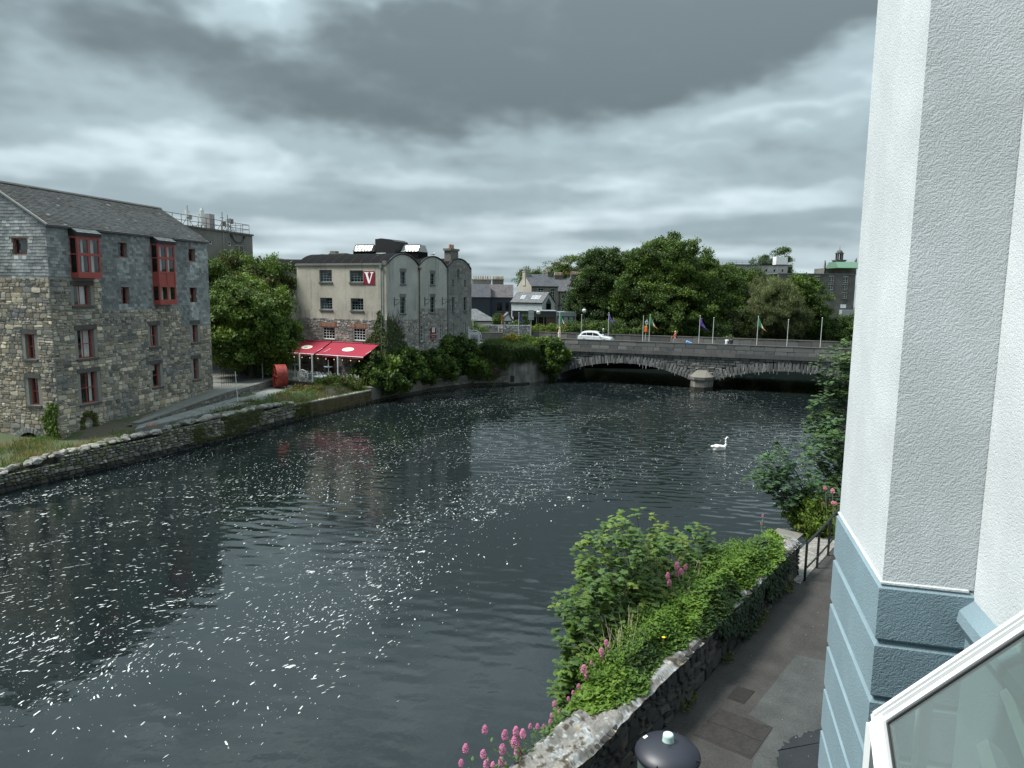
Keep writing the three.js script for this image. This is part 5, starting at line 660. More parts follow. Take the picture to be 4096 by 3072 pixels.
  for (let i = 0; i < 9500; i++) { const z = rr(-50, -63), x = leftOf(0, z) + rr(0.0, 0.1), y = rr(0.35, bankTop(z) + 0.1); if (n3(z * 0.5, y, 4) < -0.1) continue; gl.push({ p: [x, y, z], e: [rr(1.6, 2.6), rr(0.4, 2.4), 0], s: rr(0.14, 0.34), c: vary(GREEN.olive, 0.3) }); }
  tag(scatter('grass', leafGeo('blade'), MAT.grass, gl), 'rough grass and weeds growing along the far river wall', 'grass', null, 'stuff');
  // climbers
  const climber = (name, label, list, pal, geo, mat) => { const t = thing(name, label, 'climbing plant'); const L = []; RND = rng(label.length * 7); for (const [mx, u0, u1, v0, v1, n, fn] of list) for (let i = 0; i < n; i++) { const u = rr(u0, u1), v = rr(v0, v1); if (fn && !fn(u, v)) continue; const p = new THREE.Vector3(u, v, rr(0.05, 0.2)).applyMatrix4(mx); const q = new THREE.Quaternion().setFromRotationMatrix(mx).multiply(new THREE.Quaternion().setFromEuler(new THREE.Euler(rr(-0.5, 0.6), rr(-0.6, 0.6), 3.14 + rr(-0.7, 0.7)))); L.push({ p: p.toArray(), q, s: rr(0.13, 0.26), c: vary(pal, 0.25) }); } scatter('leaves', geo || leafGeo('ivy'), mat || MAT.leaf, L, t); return t; };
  const MW = new THREE.Matrix4().makeRotationY(78.3 * Math.PI / 180).setPosition(-29.45, 0, -45.5), MG = MW.clone().multiply(face(0, 0, 0, -90)), VW = new THREE.Matrix4().makeRotationY(-25.5 * Math.PI / 180).setPosition(-13.15, 0, -74.25), VR = VW.clone().multiply(face(0, 0, 0, 90));
  climber('ivy', 'ivy climbing the stone corner of the slate mill above its arch', [[MG, -1.5, 0.1, 0.6, 3.9, 900, (u, v) => Math.abs(u + 0.55 + 0.16 * Math.sin(v * 3)) < 0.52 - 0.09 * Math.abs(v - 2.6)], [MG, -3.6, -0.4, 0.2, 1.4, 900, (u, v) => v < 0.35 + 0.9 * Math.abs(n3(u * 1.2, 1, 1)) || u > -1.2]], GREEN.mid);
  climber('ivy', 'thin ivy arch on the lower front wall of the slate mill', [[MW, 1.4, 3.3, 0.6, 3.0, 900, (u, v) => Math.abs(Math.hypot((u - 2.3) * 1.3, Math.max(0, v - 2.2)) - 0.7) < 0.2 || Math.abs(u - 2.25) < 0.25 && v < 1.5]], GREEN.olive);
  climber('virginia_creeper', 'green creeper spreading up the mill corner beside the awning', [[VW, -3.3, 0, 3.6, 9.4, 3800, (u, v) => v < 7.9 - Math.abs(u + 0.9) * 1.1 + 1.6 * Math.exp(-((u + 0.75) ** 2) * 7) + 0.6 * n3(u * 2, v * 2, 1)], [VR, 0, 3.6, 3.6, 9, 2600, (u, v) => v < 8.6 - u * 0.75 + 0.7 * n3(u * 2, v * 2, 4)]], [[0.09, 0.125, 0.04], [0.075, 0.11, 0.035], [0.11, 0.135, 0.05]]);
  { const t = thing('bare_vine', 'leafless brown vine stems climbing the first round gable', 'vine'); RND = rng(5); const g = []; for (let i = 0; i < 46; i++) { let u = rr(0.2, 2.6), v = rr(6.2, 7.6), pts = []; for (let k = 0; k < 6; k++) { pts.push([u, v, 0.06]); u += rr(-0.3, 0.34); v += rr(0.1, 0.62); } g.push(limb(pts, 0.028, 0.008, 4)); } mesh('stems', mergeGeometries(g.map(clean)).applyMatrix4(VR), MAT.bark, t); }
}
// ---------------------------------------------------------------- terrace under the awnings (axes of the rendered mill)
{
  const O = [-13.15, 0, -74.25], T = -25.5 * Math.PI / 180, at = (x, y, z) => [O[0] + 0.9026 * x - 0.4305 * z, y, O[2] + 0.4305 * x + 0.9026 * z];
  RND = rng(601);
  const dk = thing('terrace', 'raised stone terrace deck beneath the maroon awnings', 'terrace', O, T); mesh('deck', span(-13.2, 0.6, 0.3, 1.6, 0.06, 3.5), M([0.2, 0.19, 0.17], 0.9, { map: stainMap }), dk); pieces(masonry(-13.2, 0.6, 0.5, 1.58, { h: [0.14, 0.3], w: [0.8, 2.2], amp: 0.04, pal: [[0.1, 0.095, 0.085], [0.13, 0.12, 0.105], [0.075, 0.072, 0.068]] }), 'stone', 'stones', MAT.stone, dk, face(0, 0, 3.5, 0));
  const awn = (x0, x1, label) => { const a = thing('awning', label, 'awning', O, T, 'maroon awnings over the terrace'); const pb = new PB(), n = 24, k = [1, 1, 1], P = (i, t) => { const x = lerp(x0 + (t ? -0.05 : 0), x1 + (t ? -0.12 : 0), i / n), s = 0.02 * Math.sin(i * 0.9) * t; return [x, lerp(5.64, 4.52, t) - 0.05 * Math.sin(Math.PI * t) + s, lerp(0.12, 2.8, t)]; }; for (let i = 0; i < n; i++) for (let j = 0; j < 8; j++) pb.quad(P(i, (j + 1) / 8), P(i + 1, (j + 1) / 8), P(i + 1, j / 8), P(i, j / 8), k); mesh('cloth', pb.geo(), M([0.26, 0.014, 0.035], 0.9, { side: THREE.DoubleSide }), a); const vb = new PB(); for (let i = 0; i < n; i++) { const p = P(i, 1), q = P(i + 1, 1); vb.quad([p[0], p[1] - 0.2 + 0.02 * Math.sin(i * 2), p[2] + 0.015], [q[0], q[1] - 0.2 + 0.02 * Math.sin(i * 2 + 2), q[2] + 0.015], q, p, k); } mesh('valance', vb.geo(), M([0.22, 0.012, 0.03], 0.9, { side: THREE.DoubleSide }), a); mesh('cassette', rod([x0, 5.66, 0.1], [x1, 5.66, 0.1], 0.09), MAT.maroon, a); mesh('front_bar', rod([x0, 4.5, 2.8], [x1 - 0.1, 4.5, 2.8], 0.04), MAT.whiteMetal, a); for (const x of [x0 + 0.4, x1 - 0.5]) mesh('arm', merge([rod([x, 5.5, 0.15], [x + 0.35, 5.0, 1.5], 0.03), rod([x + 0.35, 5.0, 1.5], [x, 4.5, 2.75], 0.03)]), MAT.whiteMetal, a);
    const et = canvasTex(256, 160, (c, w, h) => { c.clearRect(0, 0, w, h); c.fillStyle = '#e8dfc9'; c.fillRect(0, 0, w, h); c.fillStyle = '#3a3328'; c.beginPath(); c.ellipse(118, 92, 40, 17, -0.25, 0, 7); c.fill(); c.beginPath(); c.moveTo(145, 85); c.quadraticCurveTo(165, 40, 185, 48); c.lineTo(205, 52); c.lineTo(184, 58); c.quadraticCurveTo(172, 62, 158, 92); c.fill(); c.beginPath(); c.moveTo(80, 95); c.lineTo(40, 112); c.lineTo(86, 104); c.fill(); c.fillRect(112, 104, 4, 26); c.fillRect(128, 102, 4, 28); });
    const em = new THREE.CircleGeometry(1, 40); em.scale(0.72, 0.42, 1); { const p = em.attributes.position; for (let i = 0; i < p.count; i++) { const X = p.getX(i), t = 0.5 - p.getY(i) / 2.9 - 0.02, xx = (x0 + x1) / 2 + X; p.setXYZ(i, xx, lerp(5.64, 4.52, t) - 0.05 * Math.sin(Math.PI * t) + 0.026, lerp(0.12, 2.8, t)); } em.computeVertexNormals(); } mesh('emblem', em, new THREE.MeshStandardMaterial({ map: et, roughness: 0.8, side: THREE.DoubleSide }), a); };
  awn(-11.85, -7.25, 'shorter maroon awning with oval emblem at the terrace left end'); awn(-7.1, -0.85, 'longer maroon awning with oval emblem beside the bushes');
  [[-11.85, 'white awning post at the left corner of the terrace'], [-9.2, 'white awning post left of the white cartwheel'], [-7.5, 'white awning post right of the white cartwheel'], [-4.1, 'white awning post under the longer awning']].forEach(([x, l]) => { const p = thing('awning_post', l, 'post', at(x, 1.6, 2.95), T, 'white posts under the awnings'); mesh('post', box(0.11, 2.92, 0.11, 0, 1.46, 0), MAT.white, p); mesh('foot', box(0.2, 0.06, 0.2, 0, 0.03, 0), MAT.white, p); });
  // low white fence
  const fe = thing('bow_top_fence', 'low white bow topped fence along the terrace edge', 'fence', at(0, 1.6, 3.3), T), bars = []; for (let x = -11.2; x < -1.2; x += 0.115) bars.push(rod([x, 0.02, 0], [x, 0.98, 0], 0.013, 0.013, 5)); for (let x = -11.0; x < -1.4; x += 0.52) bars.push(new THREE.TorusGeometry(0.15, 0.02, 5, 14, Math.PI).translate(x, 0.96, 0)); mesh('bars', merge(bars), MAT.white, fe).userData.kind = 'stuff'; for (const y of [0.12, 0.9]) mesh('rail', box(10, 0.045, 0.03, -6.2, y, 0), MAT.white, fe); for (let x = -11.2; x < -1; x += 2.5) mesh('fence_post', box(0.07, 1.1, 0.07, x, 0.55, -0.02), MAT.white, fe);
  // cartwheel
  const cw = thing('cartwheel', 'white wooden cartwheel leaning on the terrace fence', 'wheel', at(-8.4, 1.42, 3.45), T); mesh('rim', new THREE.TorusGeometry(0.68, 0.055, 8, 44).translate(0, 0.74, 0), MAT.white, cw); mesh('hub', rod([0, 0.74, -0.1], [0, 0.74, 0.12], 0.11, 0.09, 16), MAT.white, cw); for (let i = 0; i < 14; i++) { const a = i / 14 * 6.283; mesh('spoke', rod([Math.cos(a) * 0.08, 0.74 + Math.sin(a) * 0.08, 0], [Math.cos(a) * 0.66, 0.74 + Math.sin(a) * 0.66, 0], 0.026, 0.02, 6), MAT.white, cw); }
  // pedestal stands, tub, furniture
  const ped = (x, z, l, y = 1.6) => { const p = thing('pedestal_stand', l, 'stand', at(x, y, z), T, 'white pedestal stands on the terrace'); mesh('pole', rod([0, 0, 0], [0, 2.35, 0], 0.055), MAT.white, p); mesh('disc', new THREE.CylinderGeometry(0.5, 0.42, 0.1, 24).translate(0, 1.62, 0), M([0.45, 0.6, 0.62], 0.5), p); mesh('base', new THREE.CylinderGeometry(0.25, 0.34, 0.18, 20).translate(0, 0.09, 0), MAT.white, p); }; ped(-10.6, 2.2, 'white pedestal stand with pale blue disc at the terrace left'); ped(-5.8, 2.4, 'white pedestal stand with pale disc above the half barrel');
  const tb = thing('half_barrel', 'white half barrel planter hung on the terrace fence', 'planter', at(-5.8, 1.75, 3.62), T); mesh('staves', new THREE.LatheGeometry([[0.0, 0.0], [0.62, 0.0], [0.74, 0.3], [0.78, 0.62], [0.7, 0.62], [0.6, 0.4], [0, 0.4]].map(p => new THREE.Vector2(...p)), 26), MAT.white, tb); for (const y of [0.14, 0.46]) mesh('hoop', new THREE.TorusGeometry(0.68 + y * 0.16, 0.02, 6, 30).rotateX(Math.PI / 2).translate(0, y, 0), M([0.2, 0.22, 0.22], 0.5), tb);
  const chair = (x, z, r, l) => { const c = thing('terrace_chair', l, 'chair', at(x, 1.6, z), T + r, 'white chairs on the terrace'); mesh('seat', new THREE.CylinderGeometry(0.22, 0.22, 0.04, 18).translate(0, 0.45, 0), MAT.white, c); mesh('backrest', new THREE.CylinderGeometry(0.23, 0.23, 0.03, 20).rotateX(Math.PI / 2 - 0.15).translate(0, 0.78, -0.24), MAT.whiteMetal, c); for (const [a, b] of [[-1, -1], [1, -1], [-1, 1], [1, 1]]) mesh('leg', rod([a * 0.15, 0.44, b * 0.15], [a * 0.2, 0, b * 0.2], 0.014), MAT.white, c); };
  chair(-6.6, 1.4, 0.3, 'white round backed terrace chair behind the half barrel'); chair(-3.4, 1.5, -0.5, 'white round backed terrace chair before the small ground floor window'); chair(-7.2, 2.2, 2.5, 'white terrace chair near the post by the cartwheel'); chair(-2.2, 2.1, 0.9, 'white terrace chair nearest to the bushes');
  const tbl = (x, z, l) => { const c = thing('terrace_table', l, 'table', at(x, 1.6, z), T, 'white tables on the terrace'); mesh('top', box(1.0, 0.04, 0.7, 0, 0.74, 0), MAT.white, c); for (const [a, b] of [[-1, -1], [1, -1], [-1, 1], [1, 1]]) mesh('leg', rod([a * 0.42, 0.72, b * 0.28], [a * 0.42, 0, b * 0.28], 0.018), MAT.white, c); }; tbl(-9.6, 2.0, 'white terrace table behind the cartwheel'); tbl(-4.4, 2.1, 'white terrace table under the longer awning'); tbl(-2.6, 2.6, 'white terrace table at the fence near the bushes');
  const kg = thing('wine_barrel', 'dark wooden wine barrel standing against the terrace wall', 'barrel', at(-7.0, 1.6, 0.7), T); mesh('staves', new THREE.LatheGeometry([[0, 0], [0.3, 0], [0.37, 0.25], [0.39, 0.47], [0.37, 0.7], [0.3, 0.94], [0, 0.94]].map(p => new THREE.Vector2(...p)), 22), M([0.07, 0.035, 0.02], 0.7), kg); for (const y of [0.12, 0.34, 0.6, 0.82]) mesh('hoop', new THREE.TorusGeometry(0.375 - Math.abs(y - 0.47) * 0.12, 0.015, 5, 26).rotateX(Math.PI / 2).translate(0, y, 0), MAT.darkMetal, kg);
  // festoon lights
  const fs = thing('festoon_lights', 'string of small warm bulbs under the awnings', 'lights', O, T); const pts = []; for (let i = 0; i <= 20; i++) pts.push([-11.8 + 10.8 * i / 20, 4.28 - 0.1 * Math.sin(i * 1.57) ** 2, 2.7]); mesh('cable', tube(pts, 0.012, 5, 80), MAT.black, fs); const glow = new THREE.MeshStandardMaterial({ color: 0xffe9b0, emissive: 0xffd58a, emissiveIntensity: 0.35 }); for (let i = 1; i < 20; i += 2) mesh('bulb', new THREE.SphereGeometry(0.045, 10, 8).translate(pts[i][0], pts[i][1] - 0.1, 2.7), glow, fs);
  // red iron wheel
  const rw = thing('red_iron_wheel', 'large rusty red iron mill wheel standing on the path', 'wheel', [-22.1, 1.95, -67.1], 0), redI = M([0.36, 0.045, 0.03], 0.6, { map: rep(tMetal, 1) }), tilt = new THREE.Matrix4().makeRotationY(Math.atan2(-0.88, 0.52)).setPosition(0, 1.22, 0); const put = (g, n) => mesh(n, boxUV(clean(g)).applyMatrix4(tilt), redI, rw);
  put(new THREE.LatheGeometry([[1.0, -0.5], [1.06, -0.5], [1.06, 0.5], [1.0, 0.5], [1.0, -0.5]].map(p => new THREE.Vector2(...p)), 44).rotateX(Math.PI / 2), 'rim'); put(rod([0, 0, -0.6], [0, 0, 0.62], 0.13, 0.13, 16), 'hub'); for (let i = 0; i < 16; i++) { const a = i / 16 * 6.283; put(box(0.95, 0.05, 0.55, 0.55, 0, 0.1).rotateZ(a), 'paddle'); } for (let i = 0; i < 6; i++) put(box(0.95, 0.1, 0.08, 0.55, 0, 0.46).rotateZ(i / 6 * 6.283), 'spoke'); put(box(0.22, 1.25, 0.1, 0, -0.62, 0.6), 'stand'); put(box(0.22, 1.25, 0.1, 0, -0.62, -0.58), 'stand');
  // poles
  const sp = thing('round_road_sign', 'grey round road sign seen nearly edge on by the trees', 'sign', [-24.5, 2.5, -69.2], 1.1); mesh('pole', rod([0, 0, 0], [0, 3.35, 0], 0.05), M([0.3, 0.33, 0.36], 0.5), sp); mesh('disc', new THREE.CylinderGeometry(0.42, 0.42, 0.02, 30).rotateX(Math.PI / 2).translate(0, 2.85, 0.07), M([0.32, 0.34, 0.35], 0.5, { metalness: 0.4 }), sp);
  const wp = thing('white_pole', 'thin white marker pole on the far path', 'pole', [-22.7, 1.97, -58.1]); mesh('pole', rod([0, 0, 0], [-0.12, 2.6, 0], 0.028), MAT.white, wp); mesh('foot', new THREE.CylinderGeometry(0.12, 0.14, 0.06, 14).translate(0, 0.03, 0), MAT.cement, wp);
  const dg = thing('fallen_branch', 'orange brown dead branch lying on the path end', 'debris', [-24.9, 1.98, -47.4]); mesh('twigs', mergeGeometries([tube([[0, 0.03, 0], [0.3, 0.08, 0.1], [0.7, 0.05, -0.1]], 0.03, 5), tube([[0.1, 0.05, 0.1], [0.4, 0.12, -0.2], [0.5, 0.04, -0.4]], 0.02, 5)].map(clean)), M([0.35, 0.12, 0.04], 0.8), dg); scatter('dead_leaves', leafGeo('oval'), MAT.grass, [...Array(40).keys()].map(i => ({ p: [rr(0, 0.8), rr(0.02, 0.15), rr(-0.4, 0.2)], e: [rr(-1.5, 0.5), rr(0, 6), 0], s: rr(0.05, 0.12), c: [0.42, 0.14, 0.05] })), dg);
  // rusty stair rail beside the mill
  const sr = thing('steel_landing', 'pale rusty steel stair landing beside the rendered mill', 'landing', [-24.4, 0, -79.8]); mesh('frame', merge([rod([-0.9, 11.05, 0], [0.25, 11.1, 0], 0.05), rod([-0.9, 10.4, 0], [0.25, 10.4, 0], 0.04), rod([-0.9, 11.05, 0], [-0.9, 9.8, 0], 0.04), rod([0.2, 11.1, 0], [0.2, 6, 0], 0.06), rod([0.2, 8.4, 0], [-0.9, 9.6, 0], 0.05), rod([-0.9, 9.75, 0], [0.45, 9.9, 0], 0.05)]), M([0.4, 0.36, 0.28], 0.7), sr);
}
// buildings behind the trees
{
  RND = rng(701);
  const t = thing('concrete_block', 'grimy flat roofed concrete building carrying phone masts', 'building', [-37.6, 0, -76], 78.7 * Math.PI / 180), F = face(0, 0, 0, 0), hl = [[9.1, 9.75, 16.45, 16.95], [12.95, 13.6, 16.5, 16.98], [14.4, 16.4, 14.6, 16.7], [5, 5.7, 16.4, 17.0]];
  mesh('wall', slab([-4, 18.36, 1, 18.05], hl, 0.3), M([0.22, 0.215, 0.2], 0.92, { map: rep(tStain, 0.13) }), t); mesh('side_walls', merge([span(18.06, 18.36, 1, 18.05, -9, -0.31), span(-4, 18.05, 1, 18.05, -9, -8.7), span(-4, 18.05, 17.7, 18.0, -8.6, -0.4)]), MAT.cement, t); mesh('roof_edge', span(-4.1, 18.5, 18.05, 18.25, -9.1, 0.14), M([0.11, 0.1, 0.09], 0.9), t);
  hl.forEach((h, i) => windowIn(t, F, ...h, { frame: MAT.white, glass: MAT.glass, cols: i === 2 ? 2 : 1, rows: i === 2 ? 2 : 1, fw: 0.07, bar: 0.06, back: 0.08 }));
  mesh('swag_cable', tube([[13.6, 17.7, 0.1], [14.1, 17.15, 0.15], [15, 16.98, 0.15], [15.9, 17.2, 0.15], [16.4, 17.8, 0.1]], 0.06, 6), MAT.black, t); for (const x of [13.6, 16.4]) mesh('cable_box', box(0.35, 0.3, 0.15, x, 17.75, 0.08), MAT.black, t); mesh('pipe', rod([11.9, 15, 0.06], [11.9, 18, 0.06], 0.04), M([0.35, 0.35, 0.33], 0.6), t);
  const rl = thing('roof_railing', 'rusty guard rail along the concrete building roof', 'railing', [-37.6, 18.25, -76], 78.7 * Math.PI / 180), rust = M([0.14, 0.11, 0.09], 0.8); for (const y of [0.55, 1.15]) mesh('rail', rod([-3, y, -0.2], [18, y, -0.2], 0.035), rust, rl); for (let x = -3; x <= 18.1; x += 1.5) mesh('post', rod([x, 0, -0.2], [x, 1.15, -0.2], 0.03), rust, rl); for (const y of [0.55, 1.15]) mesh('rail', rod([18, y, -0.2], [18, y, -8.5], 0.035), rust, rl); for (let z = -1.4; z > -9; z -= 1.4) mesh('post', rod([18, 0, z], [18, 1.15, z], 0.03), rust, rl);
  const mast = (x, z, h, l, panels) => { const m = thing('phone_mast', l, 'antenna', new THREE.Vector3(x, 18.25, z).applyMatrix4(new THREE.Matrix4().makeRotationY(78.7 * Math.PI / 180).setPosition(-37.6, 0, -76)).toArray(), 78.7 * Math.PI / 180, 'phone masts on the concrete roof'); mesh('pole', rod([0, 0, 0], [0, h, 0], 0.06), M([0.3, 0.3, 0.29], 0.6), m); mesh('braces', merge([rod([0, h * 0.5, 0], [0.8, 0, 0.2], 0.03), rod([0, h * 0.5, 0], [-0.7, 0, -0.3], 0.03), rod([-0.4, h * 0.7, 0], [0.4, h * 0.7, 0], 0.03)]), MAT.darkMetal, m); for (const [px, py, w, hh, c] of panels) mesh('panel', box(w, hh, 0.25, px, py, 0.12), c, m); };
  mast(8.9, -0.8, 2.2, 'white phone mast with tall pale panel and capped top', [[0, 1.2, 0.62, 1.75, MAT.white], [0, 2.2, 0.25, 0.25, MAT.white]]); mast(7.0, -1.2, 2.4, 'phone mast with two small panels nearest the slate roof', [[-0.3, 1.5, 0.4, 0.8, MAT.white], [0.25, 1.1, 0.5, 0.5, M([0.3, 0.32, 0.33], 0.6)]]); mast(13.1, -0.8, 2.3, 'bare steel phone mast with small drum in mid roof', [[0.25, 0.9, 0.35, 0.5, MAT.lead]]); mast(14.5, -1.0, 2.1, 'thin steel mast with whip aerial near roof end', [[0.2, 1.4, 0.22, 0.5, M([0.4, 0.41, 0.4], 0.6)]]); mast(15.4, -1.2, 1.8, 'short mast with radio box at the roof end', [[0.2, 1.4, 0.3, 0.6, MAT.lead]]);
  const cb = thing('equipment_cabinet', 'pale mauve grey equipment cabinet among the roof masts', 'cabinet', new THREE.Vector3(10.6, 18.25, -0.9).applyMatrix4(new THREE.Matrix4().makeRotationY(78.7 * Math.PI / 180).setPosition(-37.6, 0, -76)).toArray(), 78.7 * Math.PI / 180); mesh('casing', box(1.0, 1.7, 0.8, 0, 0.95, 0), M([0.36, 0.33, 0.34], 0.6), cb); mesh('base', box(1.1, 0.1, 0.9, 0, 0.05, 0), MAT.darkMetal, cb); mesh('door', box(0.8, 1.4, 0.03, 0, 0.95, 0.42), M([0.33, 0.3, 0.31], 0.6), cb);
  // older barrel roofed range behind the rendered mill
  const o = thing('rear_barrel_range', 'old grey stone range with black barrel roof behind the rendered mill', 'building', [-31.5, 0, -89.5], -8 * Math.PI / 180); const hw = [[2.3, 3.0, 12.25, 13.4]]; mesh('wall', slab([0, 6, 1, 13.95], hw, 0.3), MAT.mortar, o); pieces(masonry(0, 6, 9.5, 13.9, { h: [0.16, 0.24], w: [1.2, 3.4], gap: 0.01, amp: 0.02, pal: [[0.16, 0.16, 0.155], [0.2, 0.2, 0.19], [0.13, 0.13, 0.128]], holes: [[2.2, 3.1, 12.15, 13.55]] }), 'stone', 'stones', MAT.stone, o, F); windowIn(o, F, ...hw[0], { frame: MAT.white, glass: MAT.glass, cols: 2, rows: 3, fw: 0.05, bar: 0.03 }); const arc = (c, r, y, n = 16) => [...Array(n + 1).keys()].map(i => [c - r * Math.cos(Math.PI * i / n), y + r * 0.42 * Math.sin(Math.PI * i / n)]); mesh('cornice', span(-0.1, 6, 13.96, 14.08, -0.3, 0.12), MAT.black, o); const br = ext(arc(0, 2.2, 14.08), 6.2); br.rotateY(Math.PI / 2); br.translate(-0.1, 0, -2.1); mesh('barrel_roof', br, MAT.felt, o); const b2 = ext(arc(0, 2.3, 14.3), 1.5); b2.rotateY(Math.PI / 2 + 1.2); b2.translate(-0.3, 0, -5.5); mesh('end_gable', b2, MAT.cement, o);
}
// trees and bushes on the far bank
tree('sycamore_tree', 'bright sycamore between the slate mill and rendered mill', [-26.1, 2.3, -70.6], [[0.2, 6.2, 0.5, 3.6, 3.3], [-2.6, 5.6, 0, 2.9, 3.0], [2.3, 4.6, 0.2, 2.5, 2.6], [-0.6, 3.6, 2.0, 2.8, 1.8], [-1.2, 8.2, -1, 2.2, 1.8]], { n: 300, per: 15, r: 0.8, size: 0.95, pal: [...GREEN.lime, ...GREEN.mid, ...GREEN.mid], seed: 41, tr: 0.24, geo: CL.far2, floor: 1.0 });
tree('lime_tree', 'taller dull green tree behind the sycamore', [-29.5, 2.4, -80], [[-1.2, 9.6, 0, 3.8, 3.4], [2.2, 9.3, 0, 2.6, 2.6], [-3.6, 9.0, 0, 2.6, 2.8], [0, 6, 0, 4, 2.6]], { n: 260, per: 15, r: 0.85, pal: [...GREEN.olive, ...GREEN.mid], seed: 43, tr: 0.3 });
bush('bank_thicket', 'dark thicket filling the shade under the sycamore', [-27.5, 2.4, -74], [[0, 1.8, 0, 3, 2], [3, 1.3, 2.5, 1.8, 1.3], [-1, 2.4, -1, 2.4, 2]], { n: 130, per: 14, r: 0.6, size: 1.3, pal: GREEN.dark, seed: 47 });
bush('sycamore_bush', 'leafy bush growing at the corner of the rendered mill', [-13.4, 1.0, -74.6], [[0.3, 1.7, 1.0, 1.9, 1.8], [-1.7, 1.3, 0.6, 1.5, 1.4], [2.4, 2.2, -0.2, 1.4, 2.0], [1.2, 0.8, 1.6, 1.8, 1.0]], { n: 170, per: 15, r: 0.45, geo: CL.lob, size: 1.25, pal: [...GREEN.mid, ...GREEN.dark], seed: 51 });
bush('yellow_bush', 'low yellow green bush below the white terrace fence', [-18.0, 0.9, -70.6], [[0, 0.8, 0, 1.5, 0.9], [1.6, 0.7, -0.6, 1.3, 0.8], [-1.2, 0.4, 0.6, 1.2, 0.5]], { n: 90, per: 14, r: 0.35, size: 1.2, pal: [...GREEN.lime, ...GREEN.olive], seed: 53 });
bush('dry_shrub', 'straw coloured dry shrub beside the red iron wheel', [-19.9, 1.4, -66.4], [[0, 0.3, 0, 1.1, 0.45], [1.2, 0.25, -0.8, 0.8, 0.4]], { n: 40, per: 12, r: 0.3, size: 1, pal: GREEN.dry, seed: 57 });
bush('river_bush', 'dark leafy bush on the quay below the round gables', [-9.6, 1.1, -80.6], [[0, 1.5, 0, 1.6, 1.7], [1.5, 1.2, -1.6, 1.4, 1.5], [-1.0, 1.0, 1.4, 1.3, 1.1]], { n: 120, per: 15, r: 0.42, geo: CL.lob, size: 1.25, pal: [...GREEN.dark, ...GREEN.mid], seed: 59 });
bush('river_bush', 'tall dark bush by the sunburst sign at the stone gable', [-6.2, 1.1, -84.3], [[-1.2, 2.6, -0.8, 1.7, 2.0], [0.6, 2.2, -0.9, 1.5, 2.2], [1.6, 1.0, -0.2, 1.3, 1.2], [-1.5, 1.0, 0.8, 1.5, 1.0]], { n: 170, per: 15, r: 0.45, geo: CL.lob, size: 1.25, pal: [...GREEN.dark, ...GREEN.mid], seed: 61 });
bush('flowering_shrub', 'dusky pink flowering shrub at the quay near the abutment', [-3.6, 0.9, -85.5], [[0, 1.2, 0, 1.0, 1.2], [0.9, 0.5, 0.1, 0.9, 0.7]], { n: 60, per: 12, r: 0.35, size: 1.1, pal: [...GREEN.mid, [0.16, 0.08, 0.075], [0.2, 0.11, 0.1]], seed: 63 });
{ // trailing rosemary over the abutment
  const t = thing('trailing_rosemary', 'dark trailing rosemary hanging over the concrete abutment', 'bush', [0, 0, 0]); const L = []; RND = rng(65); for (let i = 0; i < 2600; i++) { const f = RND(), a = lerp(-4.6, 3.2, f), z = -86.0 - 0.9 * Math.max(0, a + 0.4) - 0.12 * Math.max(0, a) ** 2 * 0.5, k = RND(); const top = 4.55 + 0.4 * n3(a * 0.7, 1, 2), y = k < 0.45 ? top - rr(0, 0.5) : top - Math.pow(RND(), 1.2) * (2.0 + 0.9 * n3(a * 0.9, 3, 1)); const out = k < 0.45 ? -rr(0, 3.5) : 0.15 + 0.35 * Math.sqrt((top - y) / 2); L.push({ p: [a - out * 0.2 * (a > 0 ? -1 : 0), y, z + (k < 0.45 ? out : out)], e: [k < 0.45 ? rr(0, 0.8) : rr(2.2, 2.9), rr(-0.5, 0.5), rr(-0.2, 0.2)], s: rr(0.7, 1.2), c: vary(GREEN.dark, 0.3) }); } scatter('trailing_stems', CL.droop, MAT.leaf, L, t); mesh('soil', prism([[-5, -85.6], [-0.6, -86.4], [1.8, -88.2], [3.3, -90.4], [5.6, -91.4], [5.6, -93], [-5, -92.6]], 3.3, 4.2), M([0.03, 0.03, 0.02], 0.95), t); }
bush('sycamore_bush', 'rich green sycamore bush hiding the bridge end', [5.6, 2.6, -90.2], [[-0.2, 0.6, 0.2, 1.3, 2.2], [-0.9, 1.6, -0.6, 1.0, 1.2], [-0.8, -0.8, 0.2, 1.1, 0.9]], { n: 120, per: 15, r: 0.42, geo: CL.lob, size: 1.2, pal: [...GREEN.mid, [0.05, 0.11, 0.018]], seed: 67 });
bush('hedge_bush', 'lime green hedge bushes above the abutment', [1.2, 4.2, -91], [[0, 0.6, 0, 1.7, 0.8], [2.4, 0.55, -0.6, 1.4, 0.7], [-2.6, 0.4, 0.3, 1.4, 0.6]], { n: 110, per: 13, r: 0.35, pal: [...GREEN.lime, ...GREEN.mid], seed: 69 });
bush('golden_shrub', 'golden yellow shrub above the trailing rosemary', [-0.2, 4.3, -90.6], [[0, 0.75, 0, 0.8, 0.65]], { n: 40, per: 14, r: 0.3, pal: [[0.42, 0.34, 0.05], [0.34, 0.3, 0.05], [0.2, 0.2, 0.04]], seed: 71 });

